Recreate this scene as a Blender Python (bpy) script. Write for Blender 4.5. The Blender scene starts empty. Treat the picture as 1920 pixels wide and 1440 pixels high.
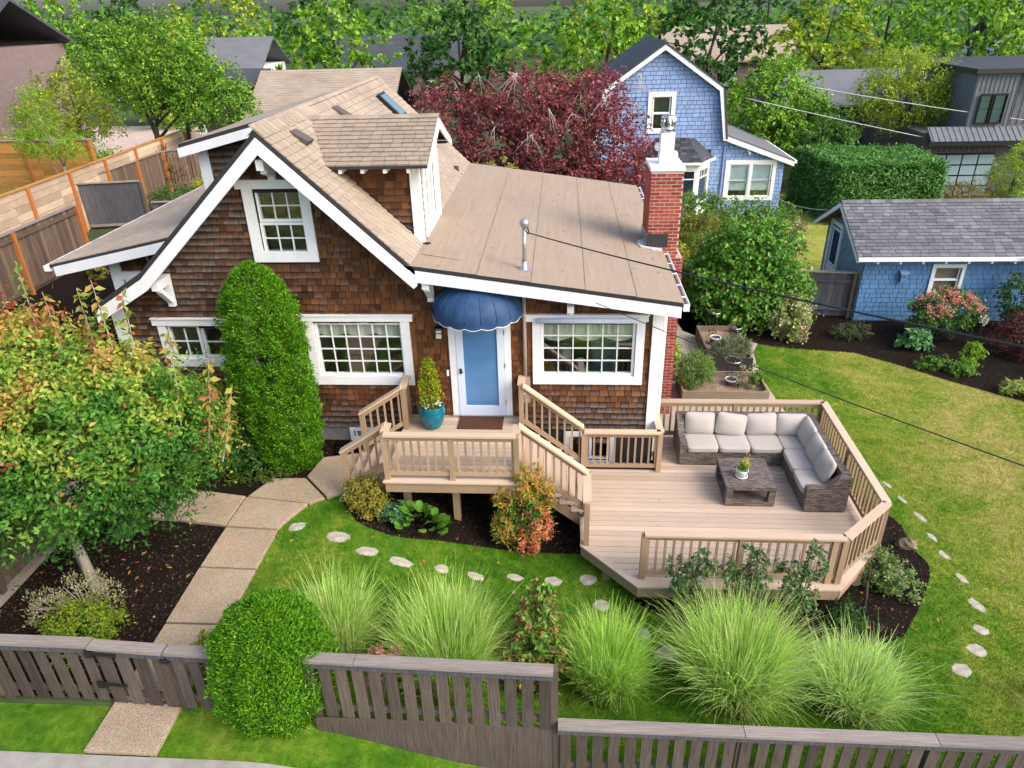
import bpy, math, random
import numpy as np
from mathutils import Vector, Matrix

scene = bpy.context.scene
COL = scene.collection
rnd = random.Random(11)
RNG = np.random.default_rng(11)

# ------------------------------------------------------------------ camera
cam_d = bpy.data.cameras.new('camera')
cam = bpy.data.objects.new('camera', cam_d)
COL.objects.link(cam)
scene.camera = cam
cam_d.sensor_fit = 'HORIZONTAL'
cam_d.sensor_width = 36.0
cam_d.lens = 25.203
cam_d.clip_start = 0.1
cam_d.clip_end = 3000
CR = Vector((0.997748467, 0.062135919, -0.025241318)); CU = Vector((-0.006777036, 0.467840840, 0.883786750)); CF = Vector((-0.066723821, 0.881625814, -0.467208578))
_m = Matrix((CR, CU, -CF)).transposed().to_4x4()
_m.translation = Vector((0.0, -12.3013, 9.8410))
cam.matrix_world = _m

# ------------------------------------------------------------------ sky, sun, exposure
world = bpy.data.worlds.new('World')
scene.world = world
world.use_nodes = True
_nt = world.node_tree
_bg = _nt.nodes['Background']
_sky = _nt.nodes.new('ShaderNodeTexSky')
_sky.sky_type = 'NISHITA'
_sky.sun_disc = False
SUN_EL, SUN_AZ = math.radians(40), math.radians(120)     # azimuth from +Y towards +X
_sky.sun_elevation = SUN_EL
_sky.sun_rotation = SUN_AZ
_sky.air_density = 1.0
_sky.dust_density = 4.0
_sky.ozone_density = 1.0
_nt.links.new(_sky.outputs[0], _bg.inputs[0])
_bg.inputs[1].default_value = 0.15
sun_d = bpy.data.lights.new('sun', 'SUN')
sun_d.energy = 0.78
sun_d.angle = math.radians(32)
sun_d.color = (1.0, 0.95, 0.86)
sun = bpy.data.objects.new('sun', sun_d)
COL.objects.link(sun)
_sd = Vector((math.sin(SUN_AZ) * math.cos(SUN_EL), math.cos(SUN_AZ) * math.cos(SUN_EL), math.sin(SUN_EL)))
sun.rotation_euler = _sd.to_track_quat('Z', 'Y').to_euler()
sun.location = (20, 15, 40)
scene.view_settings.view_transform = 'Standard'
scene.view_settings.look = 'None'
scene.view_settings.exposure = 1.2
scene.view_settings.gamma = 1.0
scene.view_settings.use_curve_mapping = False
scene.render.engine = 'CYCLES'
scene.cycles.max_bounces = 6
scene.cycles.transparent_max_bounces = 12
scene.cycles.use_denoising = True
scene.cycles.caustics_reflective = False
scene.cycles.caustics_refractive = False

# ------------------------------------------------------------------ bookkeeping
ORG = {}


def org(o):
    return ORG.get(o.name, (0.0, 0.0, 0.0))


def tag(o, label=None, cat=None, group=None, kind=None):
    if label: o['label'] = label
    if cat: o['category'] = cat
    if group: o['group'] = group
    if kind: o['kind'] = kind
    return o


def thing(name, label, cat, loc, group=None):
    """An Empty at the thing's base that parents its parts."""
    o = bpy.data.objects.new(name, None)
    o.empty_display_size = 0.1
    COL.objects.link(o)
    o.location = loc
    ORG[o.name] = tuple(loc)
    return tag(o, label, cat, group)


def link_mesh(name, me, parent=None, loc=None):
    o = bpy.data.objects.new(name, me)
    COL.objects.link(o)
    if parent is not None:
        o.parent = parent
        ORG[o.name] = org(parent)
    else:
        o.location = loc or (0, 0, 0)
        ORG[o.name] = tuple(loc or (0, 0, 0))
    return o


def mesh_np(name, V, F, mat, parent=None, loc=None, fattr=None, vattr=None, smooth=False, kind=None, fmat=None):
    """One mesh object from numpy arrays; V in world space, F (m,k) all of k corners."""
    V = np.asarray(V, np.float32).reshape(-1, 3)
    base = org(parent) if parent is not None else (loc or (0, 0, 0))
    V = V - np.asarray(base, np.float32)
    F = np.asarray(F, np.int32)
    me = bpy.data.meshes.new(name)
    m, k = F.shape
    me.vertices.add(len(V)); me.vertices.foreach_set('co', V.ravel())
    me.loops.add(m * k); me.loops.foreach_set('vertex_index', F.ravel())
    me.polygons.add(m)
    me.polygons.foreach_set('loop_start', np.arange(0, m * k, k, dtype=np.int32))
    me.polygons.foreach_set('loop_total', np.full(m, k, np.int32))
    me.polygons.foreach_set('use_smooth', np.full(m, smooth))
    for d, dom in ((fattr, 'FACE'), (vattr, 'POINT')):
        for nm, arr in (d or {}).items():
            arr = np.asarray(arr, np.float32)
            if arr.ndim == 1:
                a = me.attributes.new(nm, 'FLOAT', dom); a.data.foreach_set('value', arr)
            else:
                if arr.shape[1] == 3:
                    arr = np.concatenate([arr, np.ones((len(arr), 1), np.float32)], 1)
                a = me.attributes.new(nm, 'FLOAT_COLOR', dom); a.data.foreach_set('color', arr.ravel())
    for mm in (mat if isinstance(mat, (list, tuple)) else [mat]):
        me.materials.append(mm)
    if fmat is not None:
        me.polygons.foreach_set('material_index', np.asarray(fmat, np.int32))
    me.update()
    o = link_mesh(name, me, parent, loc)
    if kind: o['kind'] = kind
    return o


class MB:
    """Collects faces; build() links them as ONE mesh object."""

    def __init__(s):
        s.v, s.f, s.t, s.m, s.vv = [], [], [], [], {}
        s.cur_t, s.cur_m = 0.5, 0

    def face(s, pts):
        n = len(s.v)
        s.v.extend(tuple(p) for p in pts)
        s.f.append(tuple(range(n, n + len(pts))))
        s.t.append(s.cur_t); s.m.append(s.cur_m)

    def hexa(s, p):
        """p: bottom 4 (ccw from above) then top 4"""
        n = len(s.v)
        s.v.extend(tuple(q) for q in p)
        for q in ((3, 2, 1, 0), (4, 5, 6, 7), (0, 1, 5, 4), (1, 2, 6, 5), (2, 3, 7, 6), (3, 0, 4, 7)):
            s.f.append(tuple(n + i for i in q)); s.t.append(s.cur_t); s.m.append(s.cur_m)
        return s

    def box(s, x0, x1, y0, y1, z0, z1):
        return s.hexa([(x0, y0, z0), (x1, y0, z0), (x1, y1, z0), (x0, y1, z0),
                       (x0, y0, z1), (x1, y0, z1), (x1, y1, z1), (x0, y1, z1)])

    def beam(s, a, b, w, h, up=(0, 0, 1)):
        """rectangular bar from a to b; w across, h along up"""
        a, b, up = Vector(a), Vector(b), Vector(up)
        d = (b - a).normalized()
        r = d.cross(up).normalized() * (w / 2)
        u = r.cross(d).normalized() * (h / 2)
        P = []
        for uu in (-u, u):
            P += [a - r + uu, a + r + uu, b + r + uu, b - r + uu]
        return s.hexa(P)

    def prism(s, poly, off):
        """poly: list of 3D points (planar), extruded by vector off"""
        off = Vector(off)
        A = [Vector(p) for p in poly]
        B = [p + off for p in A]
        n = len(s.v); k = len(A)
        s.v.extend(tuple(p) for p in A); s.v.extend(tuple(p) for p in B)
        nrm = Vector((0, 0, 0))
        for i in range(k):
            nrm += A[i].cross(A[(i + 1) % k])
        flip = nrm.dot(off) > 0
        fs = [tuple(range(n, n + k)), tuple(range(n + 2 * k - 1, n + k - 1, -1))]
        for i in range(k):
            j = (i + 1) % k
            fs.append((n + j, n + i, n + k + i, n + k + j))
        for q in fs:
            s.f.append(tuple(reversed(q)) if flip else q); s.t.append(s.cur_t); s.m.append(s.cur_m)
        return s

    def tube(s, pts, r, n=8, cap=True):
        pts = [Vector(p) for p in pts]
        rs = r if isinstance(r, (list, tuple)) else [r] * len(pts)
        base = len(s.v)
        prev = None
        for i, p in enumerate(pts):
            d = (pts[min(i + 1, len(pts) - 1)] - pts[max(i - 1, 0)])
            d = d.normalized() if d.length > 1e-9 else Vector((0, 0, 1))
            a = prev if prev is not None else (Vector((1, 0, 0)) if abs(d.x) < .8 else Vector((0, 1, 0)))
            a = (a - d * a.dot(d)).normalized(); prev = a
            b = d.cross(a)
            for k in range(n):
                t = 2 * math.pi * k / n
                s.v.append(tuple(p + (a * math.cos(t) + b * math.sin(t)) * rs[i]))
        for i in range(len(pts) - 1):
            for k in range(n):
                q = base + i * n + k; w = base + i * n + (k + 1) % n
                s.f.append((q, w, w + n, q + n)); s.t.append(s.cur_t); s.m.append(s.cur_m)
        if cap:
            s.f.append(tuple(base + k for k in reversed(range(n)))); s.t.append(s.cur_t); s.m.append(s.cur_m)
            e = base + (len(pts) - 1) * n
            s.f.append(tuple(e + k for k in range(n))); s.t.append(s.cur_t); s.m.append(s.cur_m)
        return s

    def lathe(s, prof, c, n=24):
        """prof: list of (radius, z) bottom to top, around vertical axis through c"""
        base = len(s.v)
        for r, z in prof:
            for k in range(n):
                t = 2 * math.pi * k / n
                s.v.append((c[0] + r * math.cos(t), c[1] + r * math.sin(t), c[2] + z))
        for i in range(len(prof) - 1):
            for k in range(n):
                q = base + i * n + k; w = base + i * n + (k + 1) % n
                s.f.append((q, w, w + n, q + n)); s.t.append(s.cur_t); s.m.append(s.cur_m)
        return s

    def build(s, name, mat, parent=None, loc=None, smooth=False, kind=None):
        base = org(parent) if parent is not None else (loc or (0, 0, 0))
        me = bpy.data.meshes.new(name)
        me.from_pydata([(x - base[0], y - base[1], z - base[2]) for x, y, z in s.v], [], s.f)
        a = me.attributes.new('tint', 'FLOAT', 'FACE'); a.data.foreach_set('value', np.asarray(s.t, np.float32))
        if s.vv:
            arr = np.zeros(len(s.v), np.float32)
            for i, x in s.vv.items(): arr[i] = x
            a = me.attributes.new('vv', 'FLOAT', 'POINT'); a.data.foreach_set('value', arr)
        for mm in (mat if isinstance(mat, (list, tuple)) else [mat]):
            me.materials.append(mm)
        if max(s.m, default=0) > 0:
            me.polygons.foreach_set('material_index', np.asarray(s.m, np.int32))
        if smooth:
            me.polygons.foreach_set('use_smooth', np.ones(len(s.f), bool))
        me.update()
        o = link_mesh(name, me, parent, loc)
        if kind: o['kind'] = kind
        return o


def copy_tree(o, parent=None, loc=None, rz=None):
    c = o.copy(); COL.objects.link(c)
    if parent is not None: c.parent = parent
    if loc is not None: c.location = loc
    if rz is not None: c.rotation_euler = (0, 0, rz)
    ORG[c.name] = tuple(c.location) if parent is None else org(parent)
    for ch in list(o.children):
        copy_tree(ch, c)
    return c


# ------------------------------------------------------------------ materials
def _inp(n, names):
    for k in names:
        if k in n.inputs: return n.inputs[k]


class NT:
    def __init__(s, name):
        s.mat = bpy.data.materials.new(name); s.mat.use_nodes = True
        s.t = s.mat.node_tree
        s.b = s.t.nodes['Principled BSDF']
        s.out = s.t.nodes['Material Output']
        s.tc = s.t.nodes.new('ShaderNodeTexCoord')

    def node(s, typ, **kw):
        n = s.t.nodes.new(typ)
        for k, v in kw.items(): setattr(n, k, v)
        return n

    def link(s, a, b): s.t.links.new(a, b)

    def put(s, sock, v):
        if isinstance(v, (int, float)): sock.default_value = v
        elif isinstance(v, (tuple, list)): sock.default_value = (*v, 1) if len(v) == 3 and sock.type == 'RGBA' else v
        else: s.link(v, sock)

    def coords(s, scale=(1, 1, 1), src='Object', rot=(0, 0, 0)):
        m = s.node('ShaderNodeMapping')
        m.inputs['Scale'].default_value = scale
        m.inputs['Rotation'].default_value = rot
        s.link(s.tc.outputs[src], m.inputs[0])
        return m.outputs[0]

    def noise(s, scale, detail=4, rough=.6, vec=None, dist=0):
        n = s.node('ShaderNodeTexNoise')
        n.inputs['Scale'].default_value = scale; n.inputs['Detail'].default_value = detail
        n.inputs['Roughness'].default_value = rough; n.inputs['Distortion'].default_value = dist
        s.link(vec if vec is not None else s.tc.outputs['Object'], n.inputs['Vector'])
        return n.outputs['Fac']

    def voro(s, scale, vec=None, feature='F1', out='Distance'):
        n = s.node('ShaderNodeTexVoronoi'); n.feature = feature
        n.inputs['Scale'].default_value = scale
        s.link(vec if vec is not None else s.tc.outputs['Object'], n.inputs['Vector'])
        return n.outputs[out]

    def rng(s, v, a, b, c=0., d=1.):
        n = s.node('ShaderNodeMapRange')
        s.put(n.inputs[0], v)
        for i, x in enumerate((a, b, c, d)): n.inputs[i + 1].default_value = x
        return n.outputs[0]

    def ramp(s, v, stops):
        n = s.node('ShaderNodeValToRGB')
        e = n.color_ramp.elements
        while len(e) < len(stops): e.new(.5)
        for el, (p, c) in zip(e, stops):
            el.position = p; el.color = (*c, 1)
        s.put(n.inputs[0], v)
        return n.outputs[0]

    def mix(s, f, a, b, mode='MIX'):
        n = s.node('ShaderNodeMix', data_type='RGBA', blend_type=mode)
        s.put(n.inputs[0], f); s.put(n.inputs[6], a); s.put(n.inputs[7], b)
        return n.outputs[2]

    def math(s, op, a, b=0.):
        n = s.node('ShaderNodeMath', operation=op)
        s.put(n.inputs[0], a); s.put(n.inputs[1], b)
        return n.outputs[0]

    def attr(s, name, out='Fac'):
        n = s.node('ShaderNodeAttribute'); n.attribute_name = name
        return n.outputs[out]

    def orand(s):
        return s.node('ShaderNodeObjectInfo').outputs['Random']

    def bump(s, h, strength=.3, dist=.01):
        n = s.node('ShaderNodeBump')
        n.inputs['Strength'].default_value = strength; n.inputs['Distance'].default_value = dist
        s.put(n.inputs['Height'], h)
        s.link(n.outputs[0], s.b.inputs['Normal'])

    def fin(s, color, rough=.7, spec=.3, metal=0.):
        s.put(s.b.inputs['Base Color'], color)
        s.put(s.b.inputs['Roughness'], rough)
        s.b.inputs['Specular IOR Level'].default_value = spec
        s.put(s.b.inputs['Metallic'], metal)
        return s.mat


def plain(name, c, rough=.6, var=.12, scale=6., spec=.3, metal=0., bump=0., bscale=60.):
    n = NT(name)
    f = n.rng(n.noise(scale, 5), .3, .7)
    col = n.mix(f, tuple(x * (1 - var) for x in c), tuple(min(1, x * (1 + var)) for x in c))
    if bump: n.bump(n.noise(bscale, 3), bump, .004)
    return n.fin(col, rough, spec, metal)


def wood(name, c1, c2, axis='x', rough=.7, tintamt=.35, grain=1., stain=None):
    """weathered or coated boards: long grain along axis, tint per board"""
    n = NT(name)
    sc = {'x': (1.2, 26, 26), 'y': (26, 1.2, 26), 'z': (26, 26, 1.2)}[axis]
    g = n.noise(2.4 * grain, 5, .65, n.coords(sc))
    big = n.noise(1.3, 3)
    col = n.mix(n.rng(g, .25, .75), c1, c2)
    t = n.math('ADD', n.math('MULTIPLY', n.math('SUBTRACT', n.orand(), .5), tintamt), n.math('MULTIPLY', n.math('SUBTRACT', n.attr('tint'), .5), tintamt))
    t = n.math('ADD', t, n.math('MULTIPLY', n.math('SUBTRACT', big, .5), tintamt * .9))
    br = n.math('ADD', t, 1.)
    col = n.mix(1., col, n.node('ShaderNodeCombineColor').outputs[0], 'MULTIPLY') if False else _mulv(n, col, br)
    if stain:
        col = n.mix(n.rng(n.noise(1.7, 6, .7, n.coords((1.5, 1.5, .6))), .52, .72), col, stain)
    n.bump(g, .25, .004)
    return n.fin(col, rough, .25)


def _mulv(n, col, v):
    h = n.node('ShaderNodeHueSaturation')
    n.put(h.inputs['Color'], col); n.put(h.inputs['Value'], v)
    return h.outputs[0]


def shingle_wood():
    n = NT('cedar_shingle')
    t = n.attr('tint'); vv = n.attr('vv')
    base = n.ramp(t, [(0., (.018, .010, .008)), (.35, (.060, .025, .012)), (.65, (.125, .049, .019)), (1., (.215, .088, .028))])
    grain = n.noise(3., 6, .7, n.coords((34, 34, 2.)))
    col = _mulv(n, base, n.rng(grain, .25, .75, .55, 1.35))
    geo = n.node('ShaderNodeNewGeometry')
    w = n.math('ADD', n.attr('gray'), n.math('MULTIPLY', n.math('SUBTRACT', n.noise(2.2, 4), .5), .5))
    col = n.mix(n.math('MULTIPLY', n.rng(w, .40, .85), .8), col, n.mix(n.rng(grain, .35, .7), (.010, .008, .008), (.070, .044, .032)))
    edge = n.rng(n.math('ADD', vv, n.math('MULTIPLY', n.math('SUBTRACT', grain, .5), 1.6)), .62, .05)
    wl = n.math('MULTIPLY', n.rng(w, .22, .8), edge)
    col = n.mix(n.math('MULTIPLY', wl, .50), col, (.30, .26, .245))
    n.bump(grain, .5, .006)
    return n.fin(col, .75, .2)


def asphalt_shingle(name, a, b, c):
    n = NT(name)
    t = n.attr('tint')
    col = n.ramp(t, [(0., a), (.5, b), (1., c)])
    gr = n.noise(160, 2, .8)
    col = _mulv(n, col, n.rng(gr, .3, .7, .78, 1.22))
    col = _mulv(n, col, n.rng(n.noise(.7, 5), .3, .7, .86, 1.12))
    n.bump(gr, .3, .003)
    return n.fin(col, .9, .15)


def roll_roof():
    n = NT('rolled_roofing')
    gr = n.noise(120, 3, .8)
    st = n.noise(1.6, 6, .65, n.coords((9, .5, 1)))
    pat = n.noise(.8, 6, .7)
    col = n.mix(n.rng(st, .3, .7), (.292, .228, .172), (.345, .273, .210))
    col = _mulv(n, col, n.rng(gr, .3, .7, .75, 1.25))
    col = n.mix(n.math('MULTIPLY', n.rng(pat, .55, .8), .28), col, (.14, .11, .088))
    spk = n.rng(n.voro(4.5), .045, .025)
    col = n.mix(n.math('MULTIPLY', spk, .8), col, (.05, .035, .025))
    n.bump(gr, .35, .004)
    return n.fin(col, .92, .15)


def leaf_mat(name='leaf', trans=.35, rough=.5, spec=.35):
    n = NT(name)
    col = n.attr('col', 'Color')
    n.put(n.b.inputs['Base Color'], col)
    n.b.inputs['Roughness'].default_value = rough
    n.b.inputs['Specular IOR Level'].default_value = spec
    tr = n.node('ShaderNodeBsdfTranslucent')
    h = n.node('ShaderNodeHueSaturation'); h.inputs['Value'].default_value = 1.5; h.inputs['Saturation'].default_value = 1.05
    n.link(col, h.inputs['Color']); n.link(h.outputs[0], tr.inputs[0])
    mx = n.node('ShaderNodeMixShader'); mx.inputs[0].default_value = trans
    n.link(n.b.outputs[0], mx.inputs[1]); n.link(tr.outputs[0], mx.inputs[2])
    n.link(mx.outputs[0], n.out.inputs[0])
    return n.mat


def grass_color(n):
    """green to straw patches by position, the same on the turf sheet and its blades"""
    g = n.node('ShaderNodeNewGeometry')
    m = n.node('ShaderNodeMapping'); n.link(g.outputs['Position'], m.inputs[0])
    m.inputs['Scale'].default_value = (1, 1, 0)
    p1 = n.rng(n.noise(.62, 5, .62, m.outputs[0], .8), .25, .75)
    p2 = n.noise(3.2, 5, .75, m.outputs[0], .3)
    sep = n.node('ShaderNodeSeparateXYZ'); n.link(g.outputs['Position'], sep.inputs[0])
    dry = n.math('MULTIPLY', n.rng(sep.outputs[0], 5.2, 8.2), .36)
    k = n.math('ADD', n.math('ADD', n.math('MULTIPLY', p1, .50), n.math('MULTIPLY', p2, .8)), dry)
    k = n.math('SUBTRACT', k, .40)
    return n.ramp(k, [(0.0, (.030, .115, .006)), (.26, (.095, .215, .013)), (.5, (.225, .295, .035)), (.75, (.40, .36, .10)), (1., (.50, .41, .16))])


def turf():
    n = NT('lawn_turf')
    c = grass_color(n)
    f = n.noise(55, 4, .75)
    c = _mulv(n, c, n.rng(f, .25, .75, .5, 1.3))
    c = _mulv(n, c, n.rng(n.noise(9, 4, .7), .3, .7, .72, 1.25))
    n.bump(f, .8, .03)
    return n.fin(c, .9, .1)


def blade_mat():
    n = NT('grass_blade')
    c = grass_color(n)
    c = _mulv(n, c, n.rng(n.attr('tint'), 0, 1, .7, 1.45))
    n.put(n.b.inputs['Base Color'], c); n.b.inputs['Roughness'].default_value = .6
    n.b.inputs['Specular IOR Level'].default_value = .2
    return n.mat


def mulch():
    n = NT('bark_mulch')
    f = n.noise(38, 6, .75, None, .8)
    col = n.ramp(f, [(.3, (.005, .004, .0035)), (.55, (.016, .011, .008)), (.72, (.05, .03, .02)), (.85, (.14, .09, .055))])
    n.bump(f, 1., .03)
    return n.fin(col, .95, .1)


def aggregate():
    n = NT('exposed_aggregate')
    v = n.voro(85, None, 'F1', 'Color')
    v2 = n.voro(85)
    col = n.mix(.5, n.ramp(n.noise(70, 3), [(.3, (.25, .19, .13)), (.55, (.40, .31, .22)), (.75, (.56, .47, .37))]), v, 'SOFT_LIGHT')
    col = _mulv(n, col, n.rng(n.noise(1.1, 5), .3, .7, .8, 1.12))
    col = n.mix(n.math('MULTIPLY', n.rng(n.voro(11), .05, .03), .7), col, (.7, .66, .6))
    n.bump(v2, .5, .006)
    return n.fin(col, .85, .2)


def glass(name='window_glass', tintc=(.03, .04, .045), clear=.95):
    n = NT(name)
    tr = n.node('ShaderNodeBsdfTransparent'); tr.inputs[0].default_value = (.93, .97, .97, 1)
    n.put(n.b.inputs['Base Color'], tintc); n.b.inputs['Roughness'].default_value = .03
    n.b.inputs['Specular IOR Level'].default_value = .9
    gl = n.node('ShaderNodeBsdfGlossy'); gl.inputs['Roughness'].default_value = .02
    fr = n.node('ShaderNodeFresnel'); fr.inputs[0].default_value = 1.6
    m1 = n.node('ShaderNodeMixShader'); m1.inputs[0].default_value = clear
    n.link(n.b.outputs[0], m1.inputs[1]); n.link(tr.outputs[0], m1.inputs[2])
    m2 = n.node('ShaderNodeMixShader')
    gg = n.node('ShaderNodeNewGeometry')
    n.link(n.math('MULTIPLY', n.rng(fr.outputs[0], 0, 1, .17, 1.), n.math('SUBTRACT', 1., gg.outputs['Backfacing'])), m2.inputs[0]); n.link(m1.outputs[0], m2.inputs[1]); n.link(gl.outputs[0], m2.inputs[2])
    n.link(m2.outputs[0], n.out.inputs[0])
    return n.mat


def brick_mat():
    n = NT('red_brick')
    t = n.math('ADD', n.math('MULTIPLY', n.orand(), .75), n.math('MULTIPLY', n.attr('tint'), .4))
    col = n.ramp(t, [(0., (.15, .030, .022)), (.5, (.30, .052, .034)), (1., (.40, .088, .052))])
    f = n.noise(45, 5, .7)
    col = _mulv(n, col, n.rng(f, .25, .75, .7, 1.25))
    n.bump(f, .5, .005)
    return n.fin(col, .85, .2)


def wicker():
    n = NT('woven_resin_wicker')
    w = n.node('ShaderNodeTexBrick')
    w.inputs['Scale'].default_value = 1.; w.offset = .5
    w.inputs['Brick Width'].default_value = .095; w.inputs['Row Height'].default_value = .034
    w.inputs['Mortar Size'].default_value = .0055; w.inputs['Mortar Smooth'].default_value = .6
    w.inputs['Color1'].default_value = (.25, .205, .175, 1); w.inputs['Color2'].default_value = (.095, .076, .068, 1)  # first strand colour lightened to stand in for sky reflection
    w.inputs['Mortar'].default_value = (.012, .010, .010, 1)
    # weave runs along each face: pick the two axes of the face by its normal
    g = n.node('ShaderNodeNewGeometry')
    sn = n.node('ShaderNodeSeparateXYZ'); n.link(g.outputs['Normal'], sn.inputs[0])
    sp = n.node('ShaderNodeSeparateXYZ'); n.link(n.tc.outputs['Object'], sp.inputs[0])
    ax = n.math('GREATER_THAN', n.math('ABSOLUTE', sn.outputs[0]), .6)
    az = n.math('GREATER_THAN', n.math('ABSOLUTE', sn.outputs[2]), .6)
    u = n.math('ADD', n.math('MULTIPLY', sp.outputs[0], n.math('SUBTRACT', 1., ax)), n.math('MULTIPLY', sp.outputs[1], ax))
    v = n.math('ADD', n.math('MULTIPLY', sp.outputs[2], n.math('SUBTRACT', 1., az)), n.math('MULTIPLY', sp.outputs[1], az))
    cb = n.node('ShaderNodeCombineXYZ'); n.link(u, cb.inputs[0]); n.link(v, cb.inputs[1])
    n.link(cb.outputs[0], w.inputs['Vector'])
    n.bump(n.math('SUBTRACT', 1., w.outputs['Fac']), .9, .008)
    return n.fin(w.outputs['Color'], .45, .4)


def fabric(name, c):
    n = NT(name)
    f = n.noise(220, 2)
    col = _mulv(n, c if not isinstance(c, tuple) else n.mix(n.rng(n.noise(3, 4), .3, .7), tuple(x * .94 for x in c), c), n.rng(f, .3, .7, .93, 1.06))
    n.bump(f, .25, .002)
    return n.fin(col, .9, .15)


def awning_cloth():
    n = NT('navy_awning_canvas')
    f = n.noise(2.5, 5, .65)
    col = n.mix(n.rng(f, .35, .75), (.010, .045, .125), (.038, .085, .185))
    col = n.mix(n.math('MULTIPLY', n.rng(n.noise(140, 2, .8), .62, .75), .25), col, (.35, .38, .42))
    n.bump(n.noise(180, 2), .2, .002)
    return n.fin(col, .6, .3)


def painted_shingle(name, c):
    n = NT(name)
    f = n.noise(4., 5, .65, n.coords((22, 22, 2)))
    col = _mulv(n, c, 1.) if False else n.mix(n.rng(f, .3, .7), tuple(x * .86 for x in c), tuple(min(1, x * 1.1) for x in c))
    col = _mulv(n, col, n.rng(n.attr('tint'), 0, 1, .88, 1.12))
    n.bump(f, .4, .005)
    return n.fin(col, .7, .2)


M = {}
def _leafcol(): pass
M['white'] = plain('white_trim_paint', (.76, .78, .80), .45, .05, 3.)
M['white_bright'] = plain('bright_white_paint', (.84, .84, .83), .4, .03, 3.)
M['cedar'] = shingle_wood()
M['wallback'] = plain('wall_sheathing', (.03, .02, .015), .9)
M['asphalt'] = asphalt_shingle('tan_asphalt_shingle', (.255, .205, .16), (.33, .268, .212), (.40, .335, .272))
M['asphalt_gray'] = asphalt_shingle('slate_gray_asphalt_shingle', (.085, .09, .10), (.15, .155, .17), (.22, .225, .24))
M['asphalt_dark'] = asphalt_shingle('charcoal_asphalt_shingle', (.035, .04, .05), (.06, .066, .078), (.10, .105, .12))
M['roll'] = roll_roof()
M['drip'] = plain('dark_roof_edge', (.035, .032, .036), .6)
M['deck'] = wood('composite_decking', (.44, .335, .255), (.54, .425, .335), 'x', .6, .26)
M['decky'] = wood('composite_decking_crosswise', (.44, .335, .255), (.54, .425, .335), 'y', .6, .26)
M['rail'] = wood('shaded_tan_stained_railing', (.29, .20, .125), (.40, .285, .185), 'z', .6, .28)  # tan darkened to carry the shade on upright rails
M['railtop'] = wood('tan_cap_rail', (.49, .36, .25), (.59, .445, .325), 'x', .55, .22)
M['turf'] = turf()
M['blade'] = blade_mat()
M['mulch'] = mulch()
M['aggregate'] = aggregate()
M['concrete'] = plain('gray_concrete', (.30, .285, .26), .85, .18, 4., bump=.3)
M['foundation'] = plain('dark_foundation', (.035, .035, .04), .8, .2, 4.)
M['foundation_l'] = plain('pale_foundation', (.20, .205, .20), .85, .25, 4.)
M['stone'] = plain('pale_flagstone', (.38, .345, .285), .85, .32, 9., bump=.6, bscale=45)
M['rock'] = plain('mossy_rock', (.16, .13, .09), .9, .5, 7., bump=.8, bscale=20)
M['soil_dark'] = plain('tarry_seam', (.225, .178, .138), .9)
M['gravel'] = plain('fine_gravel', (.40, .34, .27), .95, .35, 40., bump=.9, bscale=70)
M['soil'] = plain('dry_planter_soil', (.27, .185, .13), .95, .45, 22., bump=.9, bscale=50)
M['glass'] = glass()
M['glassteal'] = glass('teal_tinted_glass', (.03, .10, .10), .25)
M['brick'] = brick_mat()
M['mortar'] = plain('gray_mortar', (.46, .42, .40), .95, .2, 30.)
M['wicker'] = wicker()
M['cushion'] = fabric('light_gray_cushion_fabric', (.43, .395, .365))
M['awning'] = awning_cloth()
M['piping'] = plain('white_piping', (.75, .75, .75))
M['pot'] = plain('glazed_turquoise_ceramic', (.0, .135, .20), .18, .35, 7., spec=.6)
M['potwhite'] = plain('white_ceramic', (.70, .70, .70), .3, .06, 8., spec=.5)
M['mat'] = plain('brown_coir_mat', (.085, .035, .022), .95, .35, 120., bump=.8, bscale=200)
M['metal'] = plain('galvanized_steel', (.45, .47, .49), .35, .15, 9., metal=.8)
M['chrome'] = plain('stainless_steel', (.62, .63, .64), .22, .08, 9., metal=1.)
M['black'] = plain('black_metal', (.012, .012, .014), .5)
M['cable'] = plain('black_cable', (.02, .02, .025), .5)
M['cable_l'] = plain('pale_cable', (.42, .42, .44), .5)
M['vent'] = plain('dark_brown_vent', (.10, .075, .06), .5)
M['beige'] = plain('beige_conduit', (.38, .30, .26), .55)
M['bark'] = wood('gray_bark', (.20, .175, .155), (.36, .325, .29), 'z', .9, .1, 1.6)
M['bark_dark'] = wood('dark_bark', (.03, .026, .022), (.075, .062, .05), 'z', .9, .1, 1.6)
M['twig'] = plain('silvery_twig', (.40, .35, .32), .9)
M['fence_gray'] = wood('weathered_gray_fence', (.045, .034, .028), (.135, .108, .09), 'z', .85, .5)
M['fence_dark'] = wood('slate_weathered_panel', (.035, .035, .042), (.13, .13, .145), 'z', .85, .35)
M['fence_cap'] = wood('silvered_cap_board', (.15, .125, .11), (.32, .28, .25), 'x', .85, .3)
M['fence_brown'] = wood('brown_fence_picket', (.075, .05, .036), (.20, .14, .10), 'z', .85, .45)
M['fence_orange'] = wood('orange_cedar_board', (.34, .145, .03), (.50, .25, .07), 'x', .7, .3)
M['fence_pale'] = wood('pale_cedar_board', (.36, .26, .18), (.58, .44, .32), 'y', .7, .5)
M['post_orange'] = wood('orange_cedar_post', (.33, .115, .035), (.46, .18, .06), 'z', .7, .2)
M['planter'] = wood('weathered_planter_board', (.15, .115, .085), (.29, .235, .18), 'x', .85, .35)
M['planter_dark'] = wood('dark_planter_board', (.02, .018, .016), (.06, .052, .045), 'x', .8, .3)
M['blue_house'] = painted_shingle('periwinkle_blue_shingle', (.26, .37, .60))
M['blue_garage'] = painted_shingle('deep_blue_shingle', (.10, .225, .42))
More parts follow.
